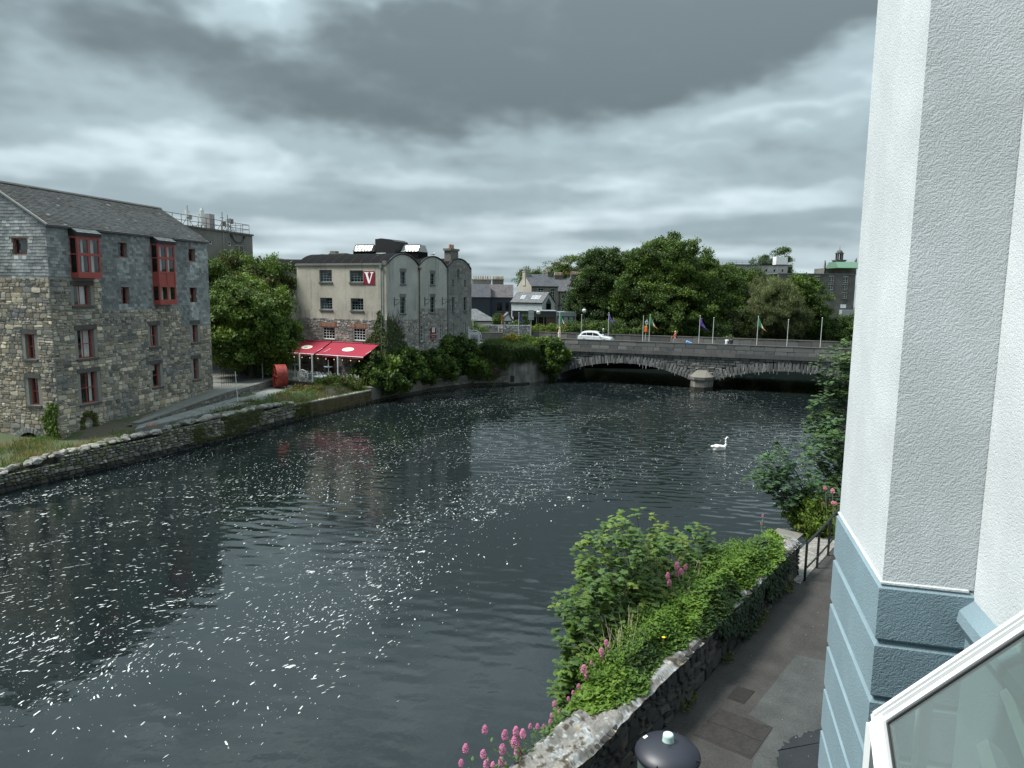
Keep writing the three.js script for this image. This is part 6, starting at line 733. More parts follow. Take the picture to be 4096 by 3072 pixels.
// ---------------------------------------------------------------- houses beyond the bridge
const tSlateFar = tex(512, 512, (u, v, x, y) => { const row = Math.floor(v * 24), col = Math.floor(u * 20 + (row % 2) * 0.5), n = h3(col % 20, row, 7), f = pfbm(u * 8, v * 8, 8, 4, 5), e = (v * 24) % 1 < 0.1 ? 0.75 : 1; const k = (0.75 + 0.2 * n + 0.3 * f) * e; return [lin2s(clamp(k * 0.9)), lin2s(clamp(k * 0.9)), lin2s(clamp(k * 0.92))]; });
const tRubbleFar = tex(512, 512, (u, v) => { const n = pfbm(u * 40, v * 60, 40, 3, 9), c = pfbm(u * 6, v * 6, 6, 4, 8); const k = 0.72 + 0.5 * n + 0.25 * c; return [lin2s(clamp(k)), lin2s(clamp(k * 0.985)), lin2s(clamp(k * 0.95))]; });
const SF = c => M(c, 0.75, { map: rep(tSlateFar, 0.2) }), RF = c => M(c, 0.92, { map: rep(tRubbleFar, 0.2) });
function house(name, label, [x, z], turn, { w, d, base = 4.1, eave, ridge, wall, roof, wins = [], sideWins = [], hip, gut = MAT.black, frame = MAT.white }) {
  const t = thing(name, label, 'house', [x, 0, z], turn * Math.PI / 180, 'houses beyond the bridge');   // front-right corner at the origin, x runs from -w to 0, z from 0 to -d
  mesh('wall', slab([-w, 0, base, eave], wins.map(q => q.slice(0, 4)), 0.25), wall, t);
  const gab = [[-d + 0.01, base], [-0.26, base], [-0.26, eave], ...(hip ? [] : [[-d / 2, ridge - 0.08]]), [-d + 0.01, eave]];
  const gr = ext(gab, 0.25).applyMatrix4(new THREE.Matrix4().makeRotationY(-Math.PI / 2)); gr.translate(0, 0, 0); const g2 = gr.clone(); gr.translate(0, 0, 0); 
  const mk = (X) => { const g = ext(gab, 0.25); g.applyMatrix4(new THREE.Matrix4().makeRotationY(-Math.PI / 2)); g.translate(X, 0, 0); return g; };   // plan x of the outline becomes z
  mesh('side_wall', mk(0).applyMatrix4(new THREE.Matrix4()), wall, t); mesh('side_wall', mk(-w + 0.25), wall, t); mesh('rear_wall', span(-w + 0.26, -0.26, base, eave, -d, -d + 0.2), wall, t);
  const L = Math.hypot(d / 2 + 0.2, ridge - eave), pit = Math.atan2(ridge - eave, d / 2);
  const sl = s => { const g = hip ? ext([[-w - 0.2, 0], [0.2, 0], [-d * 0.45, L], [-w + d * 0.45, L]], 0.1) : ext([[-w - 0.15, 0], [0.15, 0], [0.15, L], [-w - 0.15, L]], 0.1); g.rotateX(-Math.PI / 2 + pit); if (s > 0) { g.translate(0, eave - 0.03, 0.2); } else { g.applyMatrix4(new THREE.Matrix4().makeRotationY(Math.PI)); g.translate(-w, eave - 0.03, -d - 0.2); } return g; };
  const r = mesh('roof', boxUV(sl(1)), roof, t); mesh('rear_slope', boxUV(sl(-1)), roof, r); mesh('ridge', rod([-w + (hip ? d * 0.45 : -0.15), ridge + 0.08, -d / 2], [hip ? -d * 0.45 : 0.15, ridge + 0.08, -d / 2], 0.09, 0.09, 6), MAT.lead, r); mesh('gutter', span(-w - 0.1, 0.1, eave - 0.14, eave - 0.02, 0.03, 0.16), gut, t);
  for (const q of wins) windowIn(t, face(0, 0, 0, 0), q[0], q[1], q[2], q[3], { frame, glass: MAT.glass, cols: q[4] || 1, rows: q[5] || 2, fw: 0.07, bar: 0.05, back: 0.1, sill: 0.1, sillMat: MAT.sillStone });
  for (const q of sideWins) { const g = mesh('window', span(0.01, 0.05, q[2], q[3], q[0], q[1]), frame, t); mesh('pane', span(0.02, 0.06, q[2] + 0.08, q[3] - 0.08, q[0] + 0.08, q[1] - 0.08), MAT.glass, g); }
  return t;
}
function chimney(parent, x, z, w, y0, y1, pots, d = 0.7, m = MAT.cement) { const c = mesh('chimney', merge([span(x - w / 2, x + w / 2, y0, y1, z - d / 2, z + d / 2), span(x - w / 2 - 0.08, x + w / 2 + 0.08, y1, y1 + 0.16, z - d / 2 - 0.08, z + d / 2 + 0.08)]), m, parent); for (let i = 0; i < pots; i++) mesh('chimney_pot', new THREE.CylinderGeometry(0.12, 0.15, 0.6, 10).translate(x - w / 2 + w * (i + 0.5) / pots, y1 + 0.45, z), M(vary([[0.42, 0.33, 0.22], [0.36, 0.16, 0.1], [0.5, 0.42, 0.32]], 0.15), 0.85), c); return c; }
{
  RND = rng(801);
  const navy = M([0.022, 0.032, 0.05], 0.6), cream = M([0.42, 0.40, 0.35], 0.9, { map: stainMap }), pale = M([0.5, 0.54, 0.57], 0.8, { map: paintMap });
  const wh = house('white_house', 'pale modern house with slate roof, rooflights and pointed gable window', [5.1, -125], -30, { w: 6.2, d: 4.9, eave: 9.3, ridge: 11.05, wall: pale, roof: SF([0.13, 0.135, 0.14]) });
  for (const x of [-4.4, -2.2, -1.35]) { const pit = Math.atan2(1.75, 2.45), g = box(0.75, 0.06, 1.0); g.rotateX(pit); g.translate(x, 10.28, -1.05); const r = mesh('rooflight', g, MAT.white, wh); const p = box(0.6, 0.02, 0.84); p.rotateX(pit); p.translate(x, 10.33, -1.03); mesh('pane', p, M([0.22, 0.25, 0.27], 0.35), r); }
  { const g = ext([[-3.4, 7.6], [-1.5, 7.6], [-1.5, 9.2], [-2.45, 10.15], [-3.4, 9.2]], 0.05); g.rotateY(-Math.PI / 2); g.translate(0.06, 0, 0); const w = mesh('gable_window', g, MAT.black, wh); for (const [a, b] of [[-3.3, -2.5], [-2.4, -1.6]]) mesh('pane', span(0.05, 0.075, 7.7, 9.15, a, b), MAT.glass, w); }
  const fx = thing('flat_extension', 'long black flat roofed extension before the white house', 'building', [7.1, 0, -117], 0); mesh('fascia', span(-7.2, 0, 7.15, 8.1, -6, 0), M([0.035, 0.04, 0.045], 0.5), fx); mesh('roof', span(-7.3, 0.1, 8.1, 8.18, -6.1, 0.1), MAT.lead, fx); mesh('wall', merge([span(-7.0, -4.6, 4.1, 7.14, -5.8, -0.5), span(-1.6, -0.05, 4.1, 7.14, -5.8, -0.05), span(-7.0, -1.6, 4.1, 5.3, -5.8, -0.8)]), M([0.055, 0.03, 0.022], 0.7), fx); mesh('glazing', span(-4.58, -1.62, 5.31, 7.13, -1.2, -1.1), MAT.glass, fx); for (let i = 0; i < 3; i++) mesh('mullion', span(-4.4 + i * 1.2, -4.33 + i * 1.2, 5.31, 7.13, -1.09, -1.0), MAT.white, fx); mesh('blind', span(-4.4, -1.7, 6.0, 6.9, -1.35, -1.3), M([0.45, 0.5, 0.52], 0.8), fx);
  const gx = thing('grey_extension', 'grey flat roofed extension with pale curtained glazing', 'building', [10.4, 0, -116.5], 0); mesh('fascia', span(-3.25, 0, 7.35, 8.05, -4, 0), M([0.2, 0.24, 0.26], 0.5), gx); mesh('wall', merge([span(-3.2, -0.05, 4.1, 6.0, -3.8, -0.1), span(-0.3, -0.05, 6.0, 7.34, -3.8, -0.1)]), M([0.3, 0.3, 0.29], 0.8), gx); for (let i = 0; i < 3; i++) { const f = mesh('window', span(-3.1 + i * 0.93, -2.24 + i * 0.93, 6.02, 7.33, -0.3, -0.22), MAT.black, gx); mesh('pane', span(-3.02 + i * 0.93, -2.32 + i * 0.93, 6.1, 7.25, -0.23, -0.2), M([0.3, 0.36, 0.37], 0.2), f); }
  const n1 = house('navy_house', 'navy painted house with solar panels on its roof', [-4.2, -130], 4, { w: 4.4, d: 6, eave: 10.1, ridge: 12.3, wall: navy, roof: SF([0.06, 0.065, 0.075]) });
  for (const [px, py, c, r] of [[-3.6, 0.4, 3, 3], [-1.0, 0.5, 2, 3]]) for (let i = 0; i < c; i++) for (let j = 0; j < r; j++) { const pit = Math.atan2(2.2, 3), s = 0.55 + j * 0.85, g = box(0.66, 0.04, 0.8); g.rotateX(pit); g.translate(px + i * 0.7, 10.1 + s * Math.sin(pit) + 0.16, 0.05 - s * Math.cos(pit)); const p = mesh('solar_panel', g, new THREE.MeshPhysicalMaterial({ color: 0x0a0d12, roughness: 0.15 }), n1); }
  house('navy_house', 'darker navy house with purple slate roof and wide window', [-0.1, -132], 0, { w: 4.3, d: 6, eave: 10.1, ridge: 12.35, wall: navy, roof: SF([0.105, 0.09, 0.095]), wins: [[-2.9, -1.9, 7.6, 9.2, 2, 1], [-1.3, -0.6, 7.6, 9.2, 1, 1]], frame: MAT.black });
  const c1 = thing('chimney_wall', 'broad cream chimney wall carrying eight clay pots', 'chimney', [-4.2, 0, -137]); mesh('gable', ext([[-3.6, 4.1], [0, 4.1], [0, 11.2], [0, 13.1], [-3.6, 13.1]], 1.0), cream, c1); chimney(c1, -1.8, 0.5, 3.6, 13.11, 13.3, 8, 1.1, cream);
  const c2 = thing('chimney_stack', 'grey chimney stack with seven red and cream pots', 'chimney', [-1.9, 0, -141]); mesh('stack', span(-2.2, 0, 4.1, 13.2, -0.5, 0.5), MAT.cement, c2); chimney(c2, -1.1, 0, 2.2, 13.21, 13.4, 7, 0.9);
  const sh = house('stone_house', 'tall slate roofed stone house with rendered gable and chimneys', [8.8, -141], 22, { w: 5.6, d: 7.2, eave: 12.25, ridge: 14.5, wall: RF([0.26, 0.255, 0.235]), roof: SF([0.085, 0.09, 0.1]), wins: [[-4.2, -3.1, 11.0, 11.9, 2, 2], [-1.5, -0.6, 9.6, 11.9, 2, 4]] }); chimney(sh, -5.35, -3.6, 0.9, 12.4, 15.1, 0, 1.5, cream); mesh('rendered_gable', ext([[-7.2, 4.1], [0, 4.1], [0, 12.25], [-3.6, 14.6], [-7.2, 12.25]], 0.06).rotateY(-Math.PI / 2).translate(-5.61, 0, 0), cream, sh); chimney(sh, -0.5, -3.6, 0.9, 13, 15.0, 4, 1.6);
  const tr = house('terrace_house', 'grey rendered terraced house with long slate roof beside the trees', [14.2, -150], 6, { w: 6.4, d: 7, eave: 11.3, ridge: 13.9, wall: M([0.32, 0.315, 0.29], 0.9, { map: stainMap }), roof: SF([0.10, 0.10, 0.105]), wins: [[-6.0, -5.1, 8.9, 10.6, 1, 2], [-4.0, -3.2, 8.9, 10.6, 1, 2], [-1.8, -1.0, 8.9, 10.6, 1, 2], [-6.0, -5.1, 6.3, 7.9, 1, 2], [-4.0, -3.2, 6.3, 7.9, 1, 2], [-1.8, -1.0, 6.3, 7.9, 1, 2]] }); chimney(tr, -4.2, -3.5, 1.9, 13.2, 14.6, 6); chimney(tr, -0.6, -3.5, 2.0, 13.2, 14.8, 7); mesh('drain_pipe', merge([rod([-4.55, 6, 0.08], [-4.55, 11.2, 0.08], 0.06), rod([-6.2, 8.4, 0.08], [-1.2, 8.65, 0.08], 0.06)]), MAT.black, tr);
  house('grey_house', 'pale grey house roof far left behind the chimneys', [-6.6, -150], 0, { w: 6, d: 6, eave: 11.5, ridge: 13.4, wall: cream, roof: SF([0.16, 0.16, 0.165]) });
  const bg = house('bungalow', 'low grey tiled bungalow behind the garden wall', [-2.6, -109], 8, { w: 7, d: 6, eave: 6.75, ridge: 8.35, wall: M([0.4, 0.4, 0.38], 0.9), roof: SF([0.15, 0.155, 0.16]), hip: true });
  const ht = thing('half_timbered_gable', 'small white half timbered gable beside the bungalow', 'building', [-0.1, 0, -107.5], 0.1); mesh('wall', ext([[-1.6, 4.1], [0, 4.1], [0, 7.0], [-0.55, 7.9], [-1.6, 7.0]], 3), MAT.white, ht).position.z = -3; mesh('timbers', merge([span(-1.55, -0.05, 6.75, 6.87, 0.01, 0.06), span(-1.55, -1.43, 5.6, 6.74, 0.01, 0.06), span(-0.85, -0.73, 5.6, 6.74, 0.01, 0.06), span(-0.17, -0.05, 5.6, 6.74, 0.01, 0.06), rod([-1.4, 5.7, 0.05], [-0.85, 6.7, 0.05], 0.05), rod([-0.7, 6.7, 0.05], [-0.2, 5.7, 0.05], 0.05)]), MAT.black, ht); mesh('roof', ext([[-1.85, 6.8], [-0.55, 7.98], [0.25, 6.8], [0.25, 6.93], [-0.55, 8.13], [-1.85, 6.93]], 3.3).translate(0, 0, -3.1), SF([0.13, 0.135, 0.14]), ht);
  const gw = thing('garden_wall', 'whitish rubble garden wall behind the lime hedge', 'wall', [2.6, 0, -103.5], 8 * Math.PI / 180); mesh('core', span(-7, 0, 4.1, 6.4, -0.5, -0.05), MAT.mortar, gw); pieces(masonry(-7, 0, 5.0, 6.5, { h: [0.12, 0.26], w: [0.8, 2], amp: 0.05, pal: [[0.36, 0.36, 0.35], [0.26, 0.26, 0.25], [0.45, 0.45, 0.43]], varyBy: 0.3 }), 'stone', 'stones', MAT.stone, gw, face(0, 0, -0.04, 0), 150);
  const g2 = thing('grey_garden_wall', 'smooth grey wall right of the sunburst sign', 'wall', [-1.4, 0, -98], 6 * Math.PI / 180); mesh('wall', span(-7, 0, 4.1, 5.6, -0.35, 0), MAT.cement, g2); mesh('coping', span(-7.05, 0.05, 5.6, 5.7, -0.4, 0.05), MAT.cement, g2);
  const g3 = thing('stone_gateway', 'low grey stone gateway wall behind the white car', 'wall', [13.0, 0, -107], 4 * Math.PI / 180); mesh('wall', ext([[-7, 4.1], [0.6, 4.1], [0.6, 5.2], [-1.5, 5.9], [-4, 5.9], [-7, 5.4]], 0.4), MAT.cement, g3); mesh('coping', merge([span(-4, -1.5, 5.905, 6.0, -0.05, 0.45)]), MAT.cement, g3);
  // hedges, shrubs
  bush('clipped_hedge', 'bright lime hedge in front of the dark extension', [5.2, 4.1, -107], [[-1.6, 1.3, 0, 1.3, 0.75], [0.2, 1.35, 0, 1.4, 0.8], [2.0, 1.3, 0, 1.4, 0.8], [3.6, 1.1, 0, 1.1, 0.7]], { n: 130, per: 13, r: 0.35, pal: [...GREEN.lime, [0.16, 0.2, 0.03]], seed: 91 }, 'hedge');
  bush('garden_shrub', 'rounded white flowering shrub left by the garden wall', [-5.8, 4.3, -101], [[0, 1.2, 0, 1.2, 1.2], [1.3, 0.9, 0.2, 0.9, 0.9]], { n: 70, per: 13, r: 0.4, pal: [...GREEN.mid, [0.3, 0.33, 0.24]], seed: 93 });
  bush('conifer', 'narrow dark conifer beside the half timbered gable', [-2.2, 4.2, -104.8], [[0, 1.9, 0, 0.65, 1.7]], { n: 50, per: 13, r: 0.4, pal: GREEN.dark, seed: 95 }); bush('conifer', 'dark conical shrub in front of the half timbered gable', [0.4, 4.2, -104.6], [[0, 1.3, 0, 0.75, 1.2]], { n: 45, per: 13, r: 0.4, pal: GREEN.dark, seed: 97 }); bush('conifer', 'narrow dark conifer by the blue flag', [1.6, 4.2, -105], [[0, 1.6, 0, 0.5, 1.6]], { n: 40, per: 13, r: 0.35, pal: GREEN.dark, seed: 99 });
  bush('garden_shrub', 'loose green shrubs under the trees behind the car', [11, 4.2, -106.4], [[-2, 1.2, 0, 1.6, 1.1], [1, 1.4, -1, 2, 1.3], [4, 1.3, -1, 2, 1.3]], { n: 110, per: 13, r: 0.5, size: 1.3, pal: [...GREEN.mid, ...GREEN.dark], seed: 101 });
}
// trees beyond the bridge
tree('beech_tree', 'biggest beech tree in the middle beyond the bridge', [23.6, 4.2, -117], [[0.3, 9.6, 0, 6.6, 6.4], [-5.0, 5.8, 2, 4.2, 4.6], [4.6, 6.6, 1, 4.4, 5.4], [0, 4.2, 3.6, 5.6, 4.2], [1.6, 13.4, -0.5, 3.8, 2.9], [-2.6, 11.6, 0, 3.6, 3.0], [6.2, 3.2, 1.5, 3.4, 3.4]], { n: 700, per: 18, r: 1.0, size: 1.05, pal: [...GREEN.mid, ...GREEN.mid, [0.07, 0.115, 0.02], ...GREEN.dark], seed: 111, tr: 0.6, inner: 0.3, wob: 0.26 });
tree('oak_tree', 'dark spreading tree left of the biggest beech', [13.9, 4.2, -119], [[0.4, 9.4, 0, 3.9, 4.4], [-1.8, 5.6, 0, 3.2, 3.6], [1.6, 5, 1, 3.4, 3.6], [1.2, 12.4, 0, 2.2, 1.8], [-0.9, 12.2, 0, 1.5, 1.6]], { n: 330, per: 15, r: 0.95, size: 1.0, pal: [...GREEN.dark, [0.045, 0.085, 0.028]], seed: 113, tr: 0.4, inner: 0.2, wob: 0.3 });
tree('ash_tree', 'dark ragged tree right of the biggest beech', [33.6, 4.2, -120], [[-0.6, 8.2, 0, 3.5, 4.6], [1.8, 6.6, 0, 3.4, 4.4], [-1.5, 11.2, 0, 2.0, 1.8], [0.6, 4, 2, 4.0, 3.6]], { n: 320, per: 15, r: 0.95, pal: [...GREEN.dark, ...GREEN.mid], seed: 115, tr: 0.35, wob: 0.3 });
tree('willow_tree', 'broad soft grey green willow beyond the flags', [42.2, 4.0, -117], [[0, 4.6, 0, 4.6, 4.6], [-3.2, 2.8, 1, 3.2, 3.0], [2.4, 3.2, 1, 3.4, 3.4], [0.4, 6.8, 0, 2.8, 2.6]], { n: 420, per: 16, r: 0.9, size: 0.85, geo: CL.willow, pal: GREEN.grey, seed: 117, tr: 0.35, wob: 0.16 });
tree('chestnut_tree', 'rounded fresh green tree right of the willow', [48.6, 4.0, -121], [[0, 5.4, 0, 3.4, 4.6], [1.6, 3.0, 0, 3.2, 3.0], [-1.6, 3.0, 1, 3.0, 3.0], [-0.6, 8.4, 0, 2.0, 1.8]], { n: 300, per: 16, r: 0.9, pal: [...GREEN.mid, [0.06, 0.12, 0.02]], seed: 119, tr: 0.35 });
tree('maple_tree', 'green tree tops behind the willow', [40.5, 4.1, -130], [[-2, 9.0, 0, 3.6, 3.0], [3, 8.6, 0, 3.4, 2.8], [0, 6, 0, 5, 3]], { n: 220, per: 15, r: 0.95, pal: [...GREEN.mid, ...GREEN.dark], seed: 121, tr: 0.35 });
tree('alder_tree', 'small pale tree by the water left of the willow', [36.2, 4.0, -115], [[0, 2.6, 0, 2.2, 2.6], [1.8, 1.6, 0.6, 1.8, 1.8]], { n: 130, per: 14, r: 0.7, pal: [...GREEN.mid, ...GREEN.grey], seed: 123, tr: 0.16 });
tree('far_tree', 'distant dark tree behind the white roof tank', [61.5, 6, -167], [[0.4, 10.8, 0, 3.1, 4.0], [-4, 11.6, 0, 1.7, 2.0], [-2, 10, 0, 2.2, 2.6], [1.0, 7, 0, 2.2, 3]], { n: 150, per: 14, r: 1.0, pal: GREEN.dark, seed: 125, tr: 0.35, wob: 0.35 });
tree('far_tree', 'distant low trees seen over the terraced roofs', [12, 4, -175], [[-2, 11.2, 0, 4, 2.6], [4, 12.6, 0, 4.5, 3], [-8, 10.4, 0, 3, 2]], { n: 130, per: 14, r: 1.1, pal: [...GREEN.mid, ...GREEN.olive], seed: 127, tr: 0.4 });
bush('bank_scrub', 'dark scrub along the waterside right beyond the bridge', [52, 3.6, -121], [[-6, 1.4, 0, 3, 1.6], [-1, 1.6, 0, 3, 1.9], [4, 1.6, -1, 3, 2.2], [9, 2.0, -2, 3.4, 2.6], [-12, 1.2, 1, 3, 1.4]], { n: 230, per: 14, r: 0.8, size: 1.6, geo: CL.fine, pal: GREEN.dark, seed: 129 });
bush('bank_scrub', 'dark undergrowth at the foot of the biggest beech', [22, 3.6, -112.5], [[-9, 1.4, 0, 3, 1.6], [-3, 1.5, 0, 3.6, 1.9], [3, 1.5, 0, 3.6, 1.9], [9, 1.4, 0.6, 3.4, 1.8]], { n: 200, per: 14, r: 0.8, size: 1.6, pal: GREEN.dark, seed: 131 });
// far mill, grey block, church
{
  RND = rng(901);
  const fm = thing('far_mill', 'long dark stone mill far off at right behind the trees', 'building', [67.2, 0, -141], 0), wl = []; for (const x of [-10.9, -8.0, -5.2, -2.4]) for (const y of [13.75, 12.25, 10.65]) wl.push([x, x + 0.95, y, y + 1.05]);
  mesh('wall', slab([-15.2, 0, 2, 15.3], wl, 0.3), RF([0.17, 0.168, 0.165]), fm); mesh('side_walls', merge([span(-0.3, 0, 2, 15.3, -8, -0.31), span(-15.2, -0.31, 2, 15.3, -8, -7.7)]), RF([0.17, 0.168, 0.165]), fm); mesh('parapet_cap', span(-15.3, 0.1, 15.3, 15.42, -8.1, 0.1), MAT.lead, fm); wl.forEach(h => { windowIn(fm, face(0, 0, 0, 0), ...h, { frame: MAT.white, glass: MAT.glass, cols: 2, rows: 3, fw: 0.06, bar: 0.05, back: 0.1, sill: 0.1, sillMat: MAT.sillStone }); mesh('window_head', span(h[0] - 0.08, h[1] + 0.08, h[3] + 0.003, h[3] + 0.22, -0.1, 0.03), M([0.3, 0.29, 0.27], 0.9), fm); }); mesh('notice_board', span(-2.6, -1.5, 8.75, 9.45, 0.01, 0.06), MAT.white, fm); mesh('lean_to', merge([span(-2.8, -0.4, 5, 8.4, 0.02, 1.2)]), M([0.3, 0.33, 0.35], 0.8), fm);
  const gb = thing('grey_block', 'plain grey rendered block with flat roof behind the trees', 'building', [57.2, 0, -150], 0), wl2 = []; for (let i = 0; i < 6; i++) wl2.push([-9.7 + i * 1.68, -9.2 + i * 1.68, 15.85, 16.5]); mesh('wall', slab([-12.2, 0, 3, 17.2], wl2, 0.3), M([0.5, 0.495, 0.47], 0.9, { map: stainMap }), gb); mesh('side_walls', merge([span(-0.3, 0, 3, 17.2, -8, -0.31), span(-12.2, -0.31, 3, 17.2, -8, -7.7)]), MAT.cement, gb); mesh('roof', span(-12.4, 0.2, 17.2, 17.36, -8.2, 0.2), MAT.black, gb); wl2.forEach(h => windowIn(gb, face(0, 0, 0, 0), ...h, { frame: MAT.white, glass: MAT.glass, cols: 1, rows: 1, fw: 0.06, back: 0.08 }));
  const rg = thing('roof_guard_rail', 'thin guard rail along the grey block roof', 'railing', [57.2, 17.36, -150]); for (const y of [0.35, 0.75]) mesh('rail', rod([-12, y, -0.1], [-0.3, y, -0.1], 0.025), MAT.lead, rg); for (let i = 0; i < 10; i++) mesh('post', rod([-12 + i * 1.3, 0, -0.1], [-12 + i * 1.3, 0.75, -0.1], 0.025), MAT.lead, rg);
  const tk = thing('roof_tank', 'white box shaped water tank on the grey block roof', 'tank', [55.9, 17.36, -151]); mesh('shell', box(2.4, 1.6, 2, 0, 0.85, 0), MAT.white, tk); mesh('feet', merge([box(2.2, 0.06, 0.2, 0, 0.03, 0.7), box(2.2, 0.06, 0.2, 0, 0.03, -0.7)]), MAT.darkMetal, tk); for (let i = 0; i < 4; i++) mesh('seam', box(0.04, 1.6, 0.03, -0.9 + i * 0.6, 0.85, 1.01), M([0.55, 0.56, 0.56], 0.5), tk);
  const ch = thing('green_roofed_church', 'distant church with green copper roof and domed bell turret', 'church', [80.6, 0, -170], 0); mesh('wall', span(-7.0, 0, 4, 17.5, -6, 0), RF([0.17, 0.168, 0.16]), ch); { const g = ext([[-6.3, 17.4], [0.3, 17.4], [-1.2, 18.8], [-4.8, 18.8]], 6.4); g.rotateY(Math.PI / 2); g.translate(-6.7, 0, 0); const rf = mesh('copper_roof', g, M([0.11, 0.21, 0.145], 0.7), ch); for (let i = 0; i < 15; i++) mesh('roof_seam', rod([-6.5 + i * 0.44, 17.45, 0.32], [-6.5 + i * 0.44, 18.82, -1.18], 0.03, 0.03, 4).translate(0, 0, 0), M([0.09, 0.2, 0.13], 0.6), rf); } mesh('gable_parapet', ext([[-7.2, 16], [-6.8, 16], [-6.8, 18.6], [-7.0, 19.4]], 0.5).translate(0, 0, -0.5), RF([0.2, 0.2, 0.19]), ch); mesh('gable_parapet', ext([[0.05, 16], [0.5, 16], [0.4, 20], [0.05, 19.3]], 0.5).translate(0, 0, -0.5), RF([0.2, 0.2, 0.19]), ch);
  const tu = mesh('bell_turret', merge([span(-3.9, -3.3, 18.0, 19.3, -3.3, -2.7), span(-2.3, -1.7, 18.0, 19.3, -3.3, -2.7), span(-3.9, -3.3, 18.0, 19.3, -1.7, -1.1), span(-2.3, -1.7, 18, 19.3, -1.7, -1.1), span(-4.05, -1.55, 19.3, 19.55, -3.45, -0.95), span(-3.45, -3.15, 19.55, 21.0, -2.85, -2.55), span(-2.45, -2.15, 19.55, 21.0, -2.85, -2.55), span(-3.45, -3.15, 19.55, 21.0, -1.85, -1.55), span(-2.45, -2.15, 19.55, 21.0, -1.85, -1.55), span(-3.55, -2.05, 21.0, 21.2, -2.95, -1.45)]), RF([0.12, 0.12, 0.118]), ch); mesh('dome', new THREE.SphereGeometry(0.72, 16, 8, 0, 6.3, 0, 1.57).scale(1, 1.05, 1).translate(-2.8, 21.2, -2.2), RF([0.12, 0.12, 0.118]), tu); mesh('finial', rod([-2.8, 21.9, -2.2], [-2.8, 22.9, -2.2], 0.06, 0.02, 6), MAT.darkMetal, tu);
}

// ---------------------------------------------------------------- on and around the bridge
const bl = (u, y, n) => [6.05 + 0.9407 * u + 0.3391 * n, y, -90.6 + 0.3391 * u - 0.9407 * n], BT = -19.83 * Math.PI / 180;
function cloth(w, h, kind) { // a limp flag hanging off its hoist
  const pb = new PB(), nx = 18, ny = 14, P = (i, j) => { const s = i / nx, t = j / ny; return [0.03 + w * s * (0.42 + 0.58 * t * (1 - 0.2 * s)), -h * t * (1 - 0.25 * s) - 1.2 * s * (1 - 0.2 * t), 0.05 * Math.sin(s * 9 + t * 2.2) * (0.3 + s) + 0.05 * s]; };
  for (let i = 0; i < nx; i++) for (let j = 0; j < ny; j++) { const s = (i + 0.5) / nx; let k; if (kind === 'tricolour') k = s < 0.333 ? [0.02, 0.27, 0.1] : s < 0.667 ? [0.8, 0.8, 0.78] : [0.85, 0.26, 0.02]; else if (kind === 'purple') { const q = n3(i * 0.9, j * 0.9, 4) > 0.55; k = q ? [0.4, 0.32, 0.55] : [0.11, 0.05, 0.36]; } else { const q = Math.abs(Math.hypot(i - 9, (j - 7) * 1.2) - 4) < 0.5 && (i + j) % 2 === 0; k = q ? [0.7, 0.55, 0.03] : [0.012, 0.025, 0.22]; } pb.quad(P(i, j + 1), P(i + 1, j + 1), P(i + 1, j), P(i, j), k); }
  return pb.geo();
}
function flagpole(u, n, h, kind, label, y = 4.4, pos) { const t = thing('flagpole', label, 'flagpole', pos || bl(u, y, n), BT + 0.1, 'flagpoles along the bridge'); mesh('pole', rod([0, 0, 0], [0.03 * h * 0.3, h, 0], 0.035, 0.028), M([0.6, 0.62, 0.6], 0.5), t); mesh('finial', new THREE.SphereGeometry(0.05, 10, 8).translate(0.03 * h * 0.3, h, 0), MAT.white, t); mesh('bracket', box(0.12, 0.1, 0.12, 0, 0.5, 0.06), MAT.darkMetal, t); if (kind) mesh('flag', cloth(0.95, 0.9, kind).scale(1.35, 1.12, 1).translate(0.035 * h * 0.3, h - 0.08, 0), VM(0.85, { side: THREE.DoubleSide }), t); return t; }
flagpole(-0.3, 0.6, 4.3, 'tricolour', 'pole with green white and orange flag left of the white car');
flagpole(2.6, 0.6, 4.1, null, 'bare pole in front of the white car');
flagpole(3.6, 12.1, 4.1, 'purple', 'pole with purple flag just right of the white car');
flagpole(10.4, 0.6, 4.1, null, 'bare pole left of the orange lifebuoy box');
flagpole(11.2, 0.6, 4.3, 'tricolour', 'pole with limp tricolour right of the orange lifebuoy box');
flagpole(17.15, 0.6, 4.3, 'purple', 'pole with purple flag over the pier');
flagpole(18.75, 0.6, 4.1, null, 'bare pole just right of the pier');
flagpole(23.75, 0.6, 4.4, 'tricolour', 'pole with tricolour flag nearest to the hotel');
flagpole(27.05, 0.6, 4.1, null, 'bare pole right of the last tricolour flag');
flagpole(30.6, 0.6, 4.4, null, 'rightmost bare pole on the bridge');
flagpole(0, 0, 4.1, 'blue', 'pole with dark blue starry flag by the conifer', 4.3, [0.85, 4.2, -103.2]);
flagpole(0, 0, 3.6, null, 'bare white pole behind the sunburst sign', 4.3, [-5.6, 4.2, -100]);
// lifebuoy post and small round sign
{ const t = thing('lifebuoy_post', 'leaning post with orange lifebuoy box and round white sign', 'lifebuoy post', bl(10.75, 4.45, 0.7), BT); mesh('post', rod([-0.1, 0, 0], [0.12, 3.7, 0], 0.035), M([0.5, 0.52, 0.5], 0.5), t); mesh('box', new RoundedBoxGeometry(0.3, 0.7, 0.2, 2, 0.06).translate(0.02, 2.45, 0.08), M([0.85, 0.16, 0.01], 0.5), t); const s = mesh('sign', new THREE.CylinderGeometry(0.26, 0.26, 0.02, 26).rotateX(Math.PI / 2).rotateY(0.9).translate(0.1, 3.3, 0.05), MAT.white, t); mesh('sign_bar', box(0.3, 0.08, 0.01, 0.13, 3.3, 0.08, 0.9), M([0.1, 0.1, 0.12], 0.5), s); }
